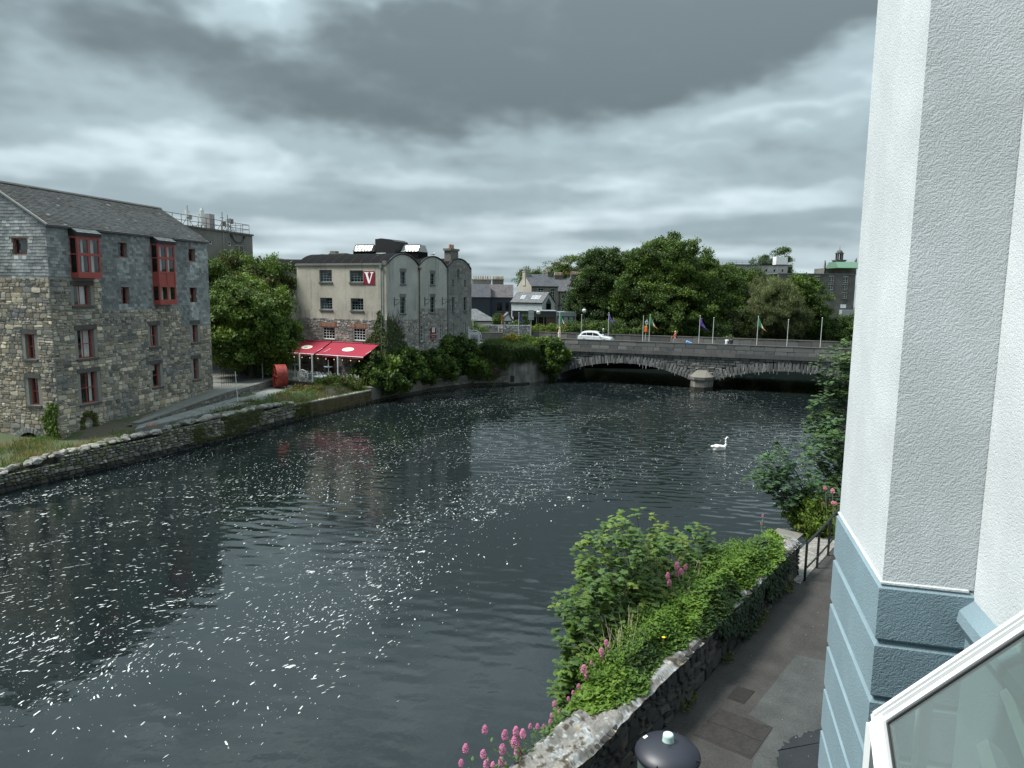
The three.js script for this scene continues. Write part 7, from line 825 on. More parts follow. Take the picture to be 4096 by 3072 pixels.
// globe lamps
function globeLamp(pos, h, label) { const t = thing('globe_lamp', label, 'street lamp', pos, 0, 'globe street lamps'); mesh('post', new THREE.LatheGeometry([[0.16, 0], [0.16, 0.5], [0.09, 0.62], [0.07, 1.2], [0.065, h - 0.7], [0.1, h - 0.6], [0.14, h - 0.45], [0, h - 0.45]].map(p => new THREE.Vector2(...p)), 16), MAT.darkMetal, t); mesh('globe', new THREE.SphereGeometry(0.3, 22, 16).translate(0, h - 0.15, 0), M([0.62, 0.63, 0.6], 0.25), t); mesh('band', new THREE.TorusGeometry(0.305, 0.022, 6, 26).rotateX(Math.PI / 2).translate(0, h - 0.15, 0), MAT.darkMetal, t); mesh('cap', new THREE.ConeGeometry(0.2, 0.28, 16).translate(0, h + 0.2, 0), MAT.darkMetal, t); for (const s of [-1, 1]) mesh('bracket', tube([[0, h - 0.75, 0], [s * 0.2, h - 0.7, 0], [s * 0.28, h - 0.5, 0]], 0.02, 6), MAT.darkMetal, t); }
globeLamp([3.7, 4.2, -103], 4.3, 'black globe street lamp beside the grey sign back'); globeLamp([10.35, 4.2, -103.5], 4.6, 'black globe street lamp behind the white car');
{ const t = thing('road_sign', 'pale grey back of a rectangular road sign on post', 'sign', [2.4, 4.4, -93.4]); mesh('post', rod([0, 0, 0], [0, 3.4, 0], 0.04), M([0.4, 0.42, 0.42], 0.5), t); mesh('plate', box(0.72, 1.3, 0.03, 0, 3.9, 0.05), M([0.34, 0.38, 0.38], 0.5, { metalness: 0.3 }), t); for (const y of [3.6, 4.2]) mesh('rib', box(0.72, 0.05, 0.03, 0, y, 0.08), MAT.steel, t); }
{ const t = thing('carved_post', 'orange sign on carved wooden post in the garden', 'sign', [-1.55, 4.2, -102.6]); mesh('board', box(0.36, 0.45, 0.05, 0, 3.5, 0), M([0.4, 0.08, 0.025], 0.7), t); mesh('figure', mergeGeometries([limb([[0, 0, 0], [0.05, 1.2, 0], [-0.04, 2.2, 0], [0.05, 3.2, 0]], 0.16, 0.1, 7), limb([[0, 2.4, 0.05], [0.22, 2.1, 0.1]], 0.09, 0.05, 6)].map(clean)), M([0.2, 0.09, 0.035], 0.8), t); }
{ const t = thing('notice_sign', 'small white notice board on the garden wall', 'sign', [-1.75, 4.3, -101.5]); const nt = canvasTex(128, 96, (c, w, h) => { c.fillStyle = '#cfd6d2'; c.fillRect(0, 0, w, h); c.fillStyle = '#333'; c.font = 'bold 20px sans-serif'; for (let i = 0; i < 3; i++) c.fillRect(14, 18 + i * 24, 100 - i * 18, 8); }); mesh('board', box(0.66, 0.5, 0.03, 0, 2.0, 0), MAT.white, t); const f = new THREE.PlaneGeometry(0.62, 0.46); f.translate(0, 2.0, 0.02); mesh('face', f, new THREE.MeshStandardMaterial({ map: nt }), t); for (const x of [-0.25, 0.25]) mesh('leg', rod([x, 0, -0.02], [x, 2.2, -0.02], 0.025), MAT.white, t); }
{ // sunburst hanging sign
  const t = thing('sunburst_sign', 'white hanging sign with dark sunburst rays beside the stone gable', 'sign', [-4.75, 0, -88.6], -0.25); const st = canvasTex(256, 256, (c, w, h) => { c.fillStyle = '#e6e4e4'; c.fillRect(0, 0, w, h); c.save(); c.beginPath(); c.rect(26, 26, 204, 204); c.clip(); c.strokeStyle = '#3c1230'; for (let i = 0; i < 25; i++) { const a = Math.PI * (1.02 + 0.96 * i / 24); c.lineWidth = 7; c.beginPath(); c.moveTo(128 + Math.cos(a) * 40, 200 + Math.sin(a) * 40); c.lineTo(128 + Math.cos(a) * 220, 200 + Math.sin(a) * 220); c.stroke(); } c.restore(); c.fillStyle = '#8d6a86'; c.beginPath(); c.arc(128, 205, 42, 0, 7); c.fill(); c.fillStyle = '#f2f2f2'; c.beginPath(); c.arc(128, 205, 26, 0, 7); c.fill(); });
  const sh = new THREE.Shape(); sh.moveTo(-0.7, 4.7); sh.lineTo(0.7, 4.7); sh.lineTo(0.7, 5.9); sh.quadraticCurveTo(0.7, 6.15, 0.3, 6.25); sh.lineTo(-0.7, 6.3); sh.closePath(); mesh('board', ext(sh, 0.08), MAT.white, t); const f = new THREE.PlaneGeometry(1.25, 1.35); f.translate(0, 5.4, 0.085); mesh('face', f, new THREE.MeshStandardMaterial({ map: st, roughness: 0.6 }), t); mesh('bracket', merge([rod([-0.75, 3.5, 0.04], [-0.75, 6.9, 0.04], 0.06)]), MAT.white, t); mesh('scroll', tube([[-0.75, 6.6, 0.04], [-0.4, 6.4, 0.04], [0.1, 6.45, 0.04], [0.7, 6.2, 0.04], [0.9, 5.7, 0.04], [0.8, 5.4, 0.04], [1.0, 5.3, 0.04]], 0.05, 6, 40), MAT.white, t);
}
// ---------------------------------------------------------------- car
{
  RND = rng(33);
  const c = thing('white_car', 'white hatchback car driving right across the bridge', 'car', bl(2.75, 4.33, 8.1), BT); const paint = new THREE.MeshPhysicalMaterial({ roughness: 0.35, clearcoat: 0.8, clearcoatRoughness: 0.08 }); paint.color.setRGB(0.74, 0.77, 0.79);
  const s = new THREE.Shape(); s.moveTo(-2.22, 0.35); s.quadraticCurveTo(-2.28, 0.75, -2.2, 0.98); s.quadraticCurveTo(-2.1, 1.05, -2.0, 1.08); s.lineTo(0.7, 1.0); s.quadraticCurveTo(1.6, 0.96, 2.05, 0.8); s.quadraticCurveTo(2.26, 0.7, 2.25, 0.4); s.lineTo(2.2, 0.28); s.lineTo(1.78, 0.26); s.absarc(1.4, 0.33, 0.38, -0.1, Math.PI + 0.1, false); s.lineTo(-1.02, 0.24); s.absarc(-1.4, 0.33, 0.38, -0.1, Math.PI + 0.1, false); s.lineTo(-2.2, 0.3);
  const body = mesh('body', ext(s, 1.56, { bevelEnabled: true, bevelThickness: 0.12, bevelSize: 0.07, bevelSegments: 4 }).translate(0, 0.04, -0.78), paint, c);
  const cab = new THREE.Shape(); cab.moveTo(-2.05, 1.02); cab.quadraticCurveTo(-1.95, 1.42, -1.62, 1.56); cab.quadraticCurveTo(-0.6, 1.72, 0.2, 1.58); cab.quadraticCurveTo(0.7, 1.4, 1.15, 1.0); cab.closePath(); const cg = ext(cab, 1.3, { bevelEnabled: true, bevelThickness: 0.14, bevelSize: 0.05, bevelSegments: 4 }).translate(0, 0.04, -0.65); { const p = cg.attributes.position; for (let i = 0; i < p.count; i++) { const k = clamp((p.getY(i) - 1.0) / 0.7); p.setZ(i, p.getZ(i) * (1.06 - 0.16 * k)); } cg.computeVertexNormals(); } mesh('cabin', cg, paint, c);
  const gl = (pts, z, n = 'side_window') => { const g = ext(pts, 0.02); const p = g.attributes.position; for (let i = 0; i < p.count; i++) { const k = clamp((p.getY(i) - 1.0) / 0.7); p.setZ(i, (z > 0 ? 1 : -1) * (0.79 * (1.06 - 0.16 * k) + 0.014) + p.getZ(i) * 0.5); } g.computeVertexNormals(); mesh(n, g, MAT.glass, c); };
  for (const z of [1, -1]) { gl([[-1.85, 1.15], [-1.18, 1.14], [-1.15, 1.5], [-1.55, 1.46]], z); gl([[-1.1, 1.14], [-0.28, 1.12], [-0.28, 1.56], [-1.08, 1.53]], z); gl([[-0.2, 1.12], [0.85, 1.08], [0.35, 1.44], [-0.2, 1.55]], z); }
  mesh('windscreen', box(0.02, 0.82, 1.22, 0.82, 1.35, 0, 0, 0.92), MAT.glass, c); mesh('rear_window', box(0.02, 0.45, 1.1, -2.0, 1.34, 0, 0, -0.42), MAT.glass, c);
  for (const [x, z] of [[1.4, 0.82], [1.4, -0.82], [-1.4, 0.82], [-1.4, -0.82]]) { const w = mesh('wheel', new THREE.TorusGeometry(0.25, 0.085, 10, 26).translate(x, 0.335, z), MAT.black, c); mesh('rim', rod([x, 0.335, z - 0.07], [x, 0.335, z + 0.07], 0.2, 0.2, 20), MAT.steel, w); }
  for (const z of [0.62, -0.62]) { mesh('headlight', new RoundedBoxGeometry(0.3, 0.13, 0.36, 2, 0.05).translate(2.05, 0.78, z * 1.02), M([0.6, 0.62, 0.63], 0.15), c); mesh('tail_light', new RoundedBoxGeometry(0.22, 0.2, 0.34, 2, 0.05).translate(-2.13, 0.98, z * 1.02), M([0.35, 0.02, 0.02], 0.25), c); mesh('door_mirror', new RoundedBoxGeometry(0.16, 0.13, 0.2, 2, 0.05).translate(0.75, 1.15, z * 1.58), paint, c); for (const x of [-0.95, 0.0]) mesh('door_handle', box(0.16, 0.03, 0.03, x, 0.98, z * 1.46), paint, c); mesh('sill_trim', box(2.2, 0.1, 0.04, 0, 0.33, z * 1.42), MAT.black, c); } mesh('grille', box(0.05, 0.2, 0.9, 2.27, 0.58, 0), MAT.black, c); mesh('roof_rail', merge([rod([-1.5, 1.73, 0.55], [0.1, 1.72, 0.55], 0.02), rod([-1.5, 1.73, -0.55], [0.1, 1.72, -0.55], 0.02)]), MAT.steel, c);
}
// ---------------------------------------------------------------- people
function sdfBody(bones, box0, res = 72, k = 0.05) { // bones: [a, b, ra, rb, colour]; one continuous skin
  const [cx, cy, cz, R] = box0, mc = new MarchingCubes(res, MAT.white, false, false, 60000), n = mc.size, h = mc.halfsize; const cap = (p, B) => { const [a, b, ra, rb] = B, ab = [b[0] - a[0], b[1] - a[1], b[2] - a[2]], ap = [p[0] - a[0], p[1] - a[1], p[2] - a[2]], L = ab[0] ** 2 + ab[1] ** 2 + ab[2] ** 2 || 1e-9, t = clamp((ap[0] * ab[0] + ap[1] * ab[1] + ap[2] * ab[2]) / L); return Math.hypot(ap[0] - ab[0] * t, ap[1] - ab[1] * t, ap[2] - ab[2] * t) - lerp(ra, rb, t); };
  for (let z = 0; z < n; z++) for (let y = 0; y < n; y++) for (let x = 0; x < n; x++) { const p = [cx + (x - h) / h * R, cy + (y - h) / h * R, cz + (z - h) / h * R]; let d = 9; for (const B of bones) { const e = cap(p, B); const q = clamp(0.5 + 0.5 * (d - e) / k); d = lerp(d, e, q) - k * q * (1 - q); } mc.field[x + y * n + z * n * n] = -d; }
  mc.isolation = 0; mc.update(); const N = mc.count, P = new Float32Array(N * 3), C = new Float32Array(N * 3); for (let i = 0; i < N; i++) { const p = [0, 1, 2].map(q => mc.positionArray[i * 3 + q] * R + [cx, cy, cz][q]); P.set(p, i * 3); let best = 9, col = bones[0][4]; for (const B of bones) { const e = cap(p, B); if (e < best) { best = e; col = B[4]; } } C.set(col, i * 3); }
  const g = new THREE.BufferGeometry(); g.setAttribute('position', new THREE.BufferAttribute(P, 3)); g.setAttribute('color', new THREE.BufferAttribute(C, 3)); g.setAttribute('normal', new THREE.BufferAttribute(new Float32Array(mc.normalArray.slice(0, N * 3)), 3)); g.computeVertexNormals(); return boxUV(g);
}
const SKIN = [0.48, 0.3, 0.22];
function person(pos, turn, label, { top, legs, hair, shoes = [0.05, 0.04, 0.04], stride = 0.25, coat, lean = 0, armF = 0.15, armB = -0.2, long, bag, bent }) {
  const t = thing('person', label, 'person', pos, turn); const S = bent ? null : 0; const L = lean;   // faces +x
  const hip = [0, 0.92, 0], ch = [L * 0.35, 1.28, 0], nk = [L * 0.5, 1.5, 0], hd = [L * 0.6 + 0.02, 1.62, 0];
  const B = [[hip, ch, 0.15, 0.17, top], [[ch[0], ch[1] + 0.06, -0.15], [ch[0], ch[1] + 0.06, 0.15], 0.1, 0.1, top], [ch, nk, 0.09, 0.06, SKIN], [hd, [hd[0] + 0.02, hd[1] + 0.06, 0], 0.095, 0.1, SKIN], [[hd[0] + 0.1, hd[1] + 0.01, 0], [hd[0] + 0.12, hd[1] - 0.01, 0], 0.02, 0.018, SKIN]];
  for (const s of [-1, 1]) { const f = s * stride, kn = [f * 0.55 + 0.05, 0.5, s * 0.09], ft = [f, 0.08, s * 0.09]; B.push([[0, 0.9, s * 0.09], kn, 0.1, 0.068, legs], [kn, ft, 0.066, 0.045, legs], [[f - 0.04, 0.05, s * 0.09], [f + 0.14, 0.04, s * 0.09], 0.045, 0.038, shoes]); const sh = [ch[0], ch[1] + 0.1, s * 0.2], a = s > 0 ? armF : armB, el = [ch[0] + a * 0.8, 1.1, s * 0.25], ha = [ch[0] + a * 1.6 + 0.08, 0.9 + Math.abs(a) * 0.2, s * 0.24]; B.push([sh, el, 0.058, 0.048, top], [el, ha, 0.047, 0.036, top], [ha, [ha[0] + 0.05, ha[1] - 0.08, ha[2]], 0.034, 0.028, SKIN]); for (let f5 = 0; f5 < 4; f5++) B.push([[ha[0] + 0.04, ha[1] - 0.08, ha[2] + (f5 - 1.5) * 0.017], [ha[0] + 0.07, ha[1] - 0.15 + Math.abs(f5 - 1.5) * 0.01, ha[2] + (f5 - 1.5) * 0.018], 0.009, 0.008, SKIN]); }
  if (coat) { B.push([[0, 1.0, 0], [-0.02, coat, 0], 0.17, 0.2, top], [[0.04, 0.95, 0], [0.06, coat, 0], 0.16, 0.15, top]); }
  mesh('body', sdfBody(B, [0, 0.88, 0, 0.92], 76, 0.045), VM(0.85), t);
  const HB = [[[hd[0] - 0.03, hd[1] + 0.08, 0], [hd[0] - 0.01, hd[1] + 0.1, 0], 0.115, 0.11, hair], [[hd[0] - 0.06, hd[1] + 0.02, 0], [hd[0] - 0.09, hd[1] - (long ? 0.3 : 0.06), 0], 0.1, long ? 0.07 : 0.07, hair]]; mesh('hair', sdfBody(HB, [hd[0], hd[1] - 0.05, 0, 0.36], 30, 0.03), VM(0.8), t);
  for (const s of [-1, 1]) mesh('eye', new THREE.SphereGeometry(0.012, 8, 6).translate(hd[0] + 0.105, hd[1] + 0.045, s * 0.035), MAT.black, t);
  if (bag) { const g = mesh('handbag', new RoundedBoxGeometry(0.3, 0.28, 0.12, 2, 0.04).translate(-0.1, 0.98, 0.3), MAT.black, t); mesh('strap', tube([[-0.1, 1.1, 0.3], [0, 1.42, 0.2], [-0.05, 1.1, 0.26]], 0.012, 5), MAT.black, g); }
  return t;
}
person(bl(-3.4, 4.45, 11.6), BT + Math.PI, 'person in long pale pink coat walking left on the far footpath', { top: [0.62, 0.46, 0.40], legs: [0.3, 0.2, 0.16], hair: [0.55, 0.5, 0.42], coat: 0.45, stride: 0.28, long: true, shoes: [0.2, 0.08, 0.05] });
person(bl(3.0, 4.45, 11.7), BT + 0.1, 'person in dark green jacket with white hair behind the car', { top: [0.03, 0.06, 0.045], legs: [0.05, 0.05, 0.06], hair: [0.6, 0.6, 0.58] });
person(bl(13.1, 4.45, 10.9), BT + Math.PI, 'person with long blond hair and red jacket walking left', { top: [0.42, 0.08, 0.075], legs: [0.22, 0.22, 0.23], hair: [0.62, 0.42, 0.22], long: true, bag: true, armF: 0.25, armB: -0.1 });
person(bl(20.3, 4.45, 1.6), BT + Math.PI / 2 - 0.4, 'person in pale grey hooded top at the near parapet', { top: [0.46, 0.5, 0.53], legs: [0.06, 0.07, 0.1], hair: [0.08, 0.06, 0.05], stride: 0.05, lean: 0.3, armF: 0.3, armB: 0.25 });
person(bl(20.85, 4.45, 1.7), BT + Math.PI / 2 + 0.3, 'person in black top beside the pale hooded person', { top: [0.015, 0.015, 0.017], legs: [0.02, 0.02, 0.025], hair: [0.03, 0.025, 0.02], stride: 0.06, lean: 0.25, armF: 0.35, armB: 0.1 });
{ // the one stooping
  const t = thing('person', 'person in bright blue top stooping behind the parapet', 'person', bl(15.9, 4.45, 2.0), BT + Math.PI), b = [0.10, 0.30, 0.62], j = [0.05, 0.06, 0.1];
  const B = [[[-0.25, 0.8, 0], [0.25, 0.98, 0], 0.15, 0.17, b], [[0.25, 0.98, -0.14], [0.25, 0.98, 0.14], 0.1, 0.1, b], [[0.25, 0.98, 0], [0.42, 0.98, 0], 0.08, 0.06, SKIN], [[0.5, 0.98, 0], [0.53, 1.0, 0], 0.1, 0.1, SKIN]]; for (const s of [-1, 1]) { B.push([[-0.25, 0.78, s * 0.09], [0, 0.45, s * 0.1], 0.1, 0.07, j], [[0, 0.45, s * 0.1], [-0.1, 0.08, s * 0.1], 0.066, 0.045, j], [[-0.12, 0.05, s * 0.1], [0.08, 0.04, s * 0.1], 0.045, 0.04, [0.3, 0.3, 0.3]], [[0.25, 0.98, s * 0.18], [0.35, 0.7, s * 0.2], 0.055, 0.045, b], [[0.35, 0.7, s * 0.2], [0.45, 0.48, s * 0.16], 0.045, 0.035, SKIN]); for (let f = 0; f < 4; f++) B.push([[0.45, 0.48, s * 0.16 + (f - 1.5) * 0.018], [0.5, 0.4, s * 0.16 + (f - 1.5) * 0.02], 0.01, 0.008, SKIN]); }
  mesh('body', sdfBody(B, [0.1, 0.6, 0, 0.72], 70, 0.045), VM(0.85), t); mesh('hair', sdfBody([[[0.5, 1.05, 0], [0.58, 1.0, 0], 0.115, 0.1, [0.1, 0.045, 0.03]], [[0.45, 1.02, 0], [0.5, 0.9, 0], 0.09, 0.08, [0.1, 0.045, 0.03]]], [0.5, 1, 0, 0.3], 28, 0.03), VM(0.8), t);
}
// ---------------------------------------------------------------- swan
{
  const t = thing('swan', 'white swan swimming on the river near the bridge', 'swan', [15.4, 0, -51.2], 0.15), w = [0.74, 0.74, 0.7];
  const B = [[[-0.4, 0.1, 0], [0.15, 0.12, 0], 0.2, 0.24, w], [[-0.45, 0.2, 0], [-0.75, 0.3, 0], 0.16, 0.04, w], [[-0.3, 0.24, 0.13], [-0.62, 0.32, 0.09], 0.13, 0.05, w], [[-0.3, 0.24, -0.13], [-0.62, 0.32, -0.09], 0.13, 0.05, w], [[0.1, 0.24, 0.12], [-0.3, 0.3, 0.13], 0.12, 0.12, w], [[0.1, 0.24, -0.12], [-0.3, 0.3, -0.13], 0.12, 0.12, w], [[0.25, 0.18, 0], [0.42, 0.38, 0], 0.13, 0.075, w], [[0.42, 0.38, 0], [0.40, 0.6, 0], 0.072, 0.058, w], [[0.40, 0.6, 0], [0.38, 0.82, 0], 0.056, 0.05, w], [[0.38, 0.82, 0], [0.48, 0.93, 0], 0.05, 0.056, w], [[0.48, 0.93, 0], [0.57, 0.9, 0], 0.062, 0.045, w]];
  mesh('body', sdfBody(B, [-0.08, 0.42, 0, 0.85], 84, 0.05), VM(0.8), t); mesh('beak', new THREE.ConeGeometry(0.032, 0.13, 10).rotateZ(-Math.PI / 2 - 0.3).translate(0.66, 0.865, 0), M([0.55, 0.16, 0.03], 0.5), t); mesh('beak_knob', new THREE.SphereGeometry(0.028, 10, 8).translate(0.605, 0.92, 0), MAT.black, t); for (const s of [-1, 1]) mesh('eye', new THREE.SphereGeometry(0.012, 8, 6).translate(0.55, 0.93, s * 0.045), MAT.black, t);
}
// gulls resting on the barrel roofs
[[3.3, 15.27, 'gull perched on the first round gable'], [9.2, 15.3, 'gull perched on the second round gable']].forEach(([u, y, l]) => { const p = new THREE.Vector3(0.0, y, -u).applyMatrix4(new THREE.Matrix4().makeRotationY(-25.5 * Math.PI / 180).setPosition(-13.15, 0, -74.25)); const t = thing('gull', l, 'gull', p.toArray(), 0.4, 'gulls on the mill roofs'); const w = [0.72, 0.72, 0.7], g = [0.35, 0.37, 0.4]; mesh('body', sdfBody([[[-0.18, 0.16, 0], [0.1, 0.18, 0], 0.06, 0.09, g], [[-0.2, 0.17, 0], [-0.36, 0.15, 0], 0.05, 0.015, g], [[0.1, 0.2, 0], [0.18, 0.3, 0], 0.07, 0.05, w], [[0.18, 0.31, 0], [0.22, 0.31, 0], 0.052, 0.04, w], [[0, 0.1, 0.03], [0, 0.0, 0.03], 0.01, 0.008, [0.4, 0.25, 0.1]], [[0, 0.1, -0.03], [0, 0.0, -0.03], 0.01, 0.008, [0.4, 0.25, 0.1]]], [-0.05, 0.18, 0, 0.36], 44, 0.03), VM(0.8), t); mesh('beak', new THREE.ConeGeometry(0.016, 0.08, 8).rotateZ(-Math.PI / 2).translate(0.3, 0.3, 0), M([0.5, 0.35, 0.05], 0.5), t); });

// ---------------------------------------------------------------- plants on the near wall (x along the wall, z across it)
{
  const LV = { syc: leafGeo('lobed', 1), ivy: leafGeo('ivy', 1), oval: leafGeo('oval', 1) };
  const P3 = (x, y, z) => PW.at(x, y, z);
  const syc = (name, label, lobes, n, seed, pal, size = [0.09, 0.16], stems = 12, root) => {
    const t = thing(name, label, 'shrub'); RND = rng(seed); const L = [], g = [], ws = lobes.reduce((s, l) => s + l[3] * l[4], 0), R = root || [lobes[0][0], -2.5, -0.9];
    for (const l of lobes) { const k = Math.round(n * l[3] * l[4] / ws / 9); for (let i = 0; i < k; i++) { const f = 1 - 2 * (i + RND()) / k, a = i * 2.4 + rr(-0.4, 0.4), q = Math.sqrt(Math.max(0, 1 - f * f)), rad = (RND() < 0.22 ? rr(0.4, 0.8) : rr(0.8, 1)) * (1 + 0.35 * n3(q * Math.cos(a) * 2 + seed, f * 2, q * Math.sin(a) * 2)), c = [l[0] + l[3] * rad * q * Math.cos(a), l[1] + l[4] * rad * f, l[2] + l[5] * rad * q * Math.sin(a)]; if (i % 4 === 0) { const A = P3(...R), B = P3(...c), Mm = P3(lerp(R[0], c[0], 0.5), lerp(R[1], c[1], 0.62), lerp(R[2], c[2], 0.4)); g.push(limb([A, Mm, B], 0.022, 0.004, 5)); } const tint = vary(pal, 0.18);
      for (let j = 0; j < 9; j++) { const w = rr(0, 6.283), h = rr(0.04, 0.2); const p = P3(c[0] + h * Math.cos(w), c[1] + rr(-0.09, 0.09), c[2] + h * Math.sin(w)); L.push({ p, e: [rr(-2.0, -0.9), w + rr(-0.4, 0.4), rr(-0.35, 0.35)], s: rr(...size), c: shade(tint, rr(0.85, 1.2)) }); } } }
    mesh('branches', mergeGeometries(g.map(clean)), MAT.bark, t); scatter('leaves', LV.syc, MAT.leafShiny, L, t); return t;
  };
  const fresh = [[0.085, 0.155, 0.026], [0.11, 0.185, 0.03], [0.065, 0.125, 0.026], [0.14, 0.2, 0.032], [0.08, 0.145, 0.04]];
  syc('sycamore_shrub', 'big sycamore shrub rising from the river side of the near wall', [[4.4, 1.9, -1.75, 1.0, 0.85, 0.75], [6.3, 1.35, -1.55, 1.25, 0.72, 0.7], [3.2, 1.3, -1.65, 0.8, 0.8, 0.55], [5.2, 0.8, -1.5, 1.6, 0.8, 0.6], [3.4, 0.3, -1.4, 1.2, 0.9, 0.5], [2.75, 0.3, -1.5, 0.75, 1.0, 0.45], [2.3, -0.3, -1.35, 0.5, 0.7, 0.35], [4.5, 1.05, -1.05, 1.3, 0.45, 0.3], [6.7, 1.25, -1.0, 1.2, 0.4, 0.3]], 8200, 141, fresh);
  syc('sycamore_shrub', 'lower sycamore branch spreading over the water by the wall', [[1.95, -0.3, -1.25, 0.65, 0.35, 0.4], [2.4, -0.6, -1.1, 0.6, 0.5, 0.35]], 800, 143, [[0.05, 0.10, 0.035], [0.06, 0.115, 0.04]], [0.09, 0.16]);
  // pale brown keys and dead stems
  { const t = thing('dead_stems', 'bleached dead stems standing among the wall plants', 'dead stems'); RND = rng(151); const g = []; for (let i = 0; i < 46; i++) { const x = pick([2.4, 2.8, 3.2, 5.0, 5.6, 6.0]) + rr(-0.35, 0.35), z = -0.75 + rr(-0.25, 0.15), a = rr(-0.4, 0.4), b = rr(-0.35, 0.1), y = 0.95; g.push(limb([P3(x, y, z), P3(x + a * 0.4, y + rr(0.25, 0.4), z + b * 0.5), P3(x + a, y + rr(0.45, 0.8), z + b)], 0.006, 0.002, 4)); } mesh('stems', mergeGeometries(g.map(clean)), M([0.38, 0.33, 0.22], 0.9), t); }
  // carpet of small leaves over the wall top
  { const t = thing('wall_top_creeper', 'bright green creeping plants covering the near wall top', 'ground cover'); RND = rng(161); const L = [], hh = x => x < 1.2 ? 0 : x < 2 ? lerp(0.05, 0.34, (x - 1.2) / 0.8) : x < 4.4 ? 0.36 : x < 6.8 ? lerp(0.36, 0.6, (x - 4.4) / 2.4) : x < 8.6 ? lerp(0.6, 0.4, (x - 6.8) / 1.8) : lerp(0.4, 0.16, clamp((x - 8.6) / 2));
    const front = x => -0.13 + 0.22 * n3(x * 0.95 + 3.3, 2, 7) + 0.12 * n3(x * 3.1, 5, 3) - 0.1 * sstep(2.2, 1.2, x) - (x < 3.4 && x > 2.3 ? 0.1 : 0);
    for (let i = 0; i < 30000; i++) { const x = rr(1.15, 10.6), z = rr(-1.25, 0.06); if (z > front(x)) continue; const inb = sstep(front(x), front(x) - 0.35, z), edge = z < -0.7 ? 1 - 0.9 * sstep(-0.7, -1.2, z) : 1, H = hh(x) * inb * (0.55 + 0.6 * (0.5 + 0.5 * n3(x * 1.8, z * 3, 5))), y = 0.9 + (z < -0.7 ? -1.2 * (-(z + 0.7)) : 0) + 0.01 + H * edge * (RND() < 0.72 ? rr(0.75, 1.05) : RND()); const plant = n3(x * 1.1, z * 2, 2); L.push({ p: P3(x, y, z), e: [rr(-1.9, -0.6), rr(0, 6.283), rr(-0.5, 0.5)], s: rr(0.045, 0.095), c: vary(plant > 0.1 ? [[0.12, 0.22, 0.02], [0.15, 0.25, 0.028]] : plant > -0.3 ? [[0.085, 0.17, 0.02], [0.105, 0.19, 0.022]] : [[0.055, 0.11, 0.022], [0.07, 0.12, 0.025]], 0.22) }); }  // plant noise: species patches, with sunlit brightness painted into the lighter greens
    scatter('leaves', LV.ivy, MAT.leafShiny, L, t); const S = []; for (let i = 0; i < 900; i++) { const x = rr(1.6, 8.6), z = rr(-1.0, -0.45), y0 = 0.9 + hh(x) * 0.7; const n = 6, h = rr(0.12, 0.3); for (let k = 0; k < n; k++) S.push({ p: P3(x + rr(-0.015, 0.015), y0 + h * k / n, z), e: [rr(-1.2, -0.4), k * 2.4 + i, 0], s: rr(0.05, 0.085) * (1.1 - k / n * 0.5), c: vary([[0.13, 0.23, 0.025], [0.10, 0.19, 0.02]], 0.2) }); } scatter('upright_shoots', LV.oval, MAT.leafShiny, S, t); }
  { const t = thing('ivy', 'dark ivy hanging down the walkway side of the near wall', 'ivy'); RND = rng(171); const L = [], th = face(...PW.o, 53.45); const q0 = new THREE.Quaternion().setFromRotationMatrix(th); for (let i = 0; i < 5200; i++) { const x = rr(4.9, 9.6), y = rr(0, 0.93), bot = x < 5.6 ? lerp(0.75, 0.42, (x - 4.9) / 0.7) : x < 7.3 ? lerp(0.42, 0.02, (x - 5.6) / 1.2) : x < 7.9 ? 0.35 : lerp(0.35, 0.12, (x - 7.9) / 1.3); if (y < bot + 0.12 * n3(x * 4, 1, 1) || (x > 7.45 && x < 7.85 && y < 0.75)) continue; if (x > 9.1 && y < 0.45) continue; L.push({ p: P3(x, y, rr(0.04, 0.13)), q: q0.clone().multiply(new THREE.Quaternion().setFromEuler(new THREE.Euler(rr(-0.7, 0.5), rr(-0.5, 0.5), 3.14 + rr(-0.8, 0.8)))), s: rr(0.05, 0.095), c: vary([[0.022, 0.05, 0.02], [0.03, 0.062, 0.024], [0.018, 0.04, 0.018]], 0.25) }); } scatter('leaves', LV.ivy, MAT.leafShiny, L, t); }
  { const t = thing('wall_foot_weeds', 'small weeds growing along the foot of the near wall', 'weeds'); RND = rng(173); const L = []; for (let i = 0; i < 900; i++) { const x = rr(2.5, 10.6); if (n3(x * 2.2, 3, 3) < 0.1) continue; L.push({ p: P3(x, rr(0, 0.12), rr(0.04, 0.16)), e: [rr(-1.5, 0.2), rr(0, 6), 0], s: rr(0.04, 0.12), c: vary(GREEN.olive, 0.25) }); } scatter('leaves', LV.oval, MAT.leaf, L, t); }
  // valerian: stems, paired leaves and domed pink heads
  const petal = mergeGeometries([new THREE.OctahedronGeometry(1, 0)].map(clean));
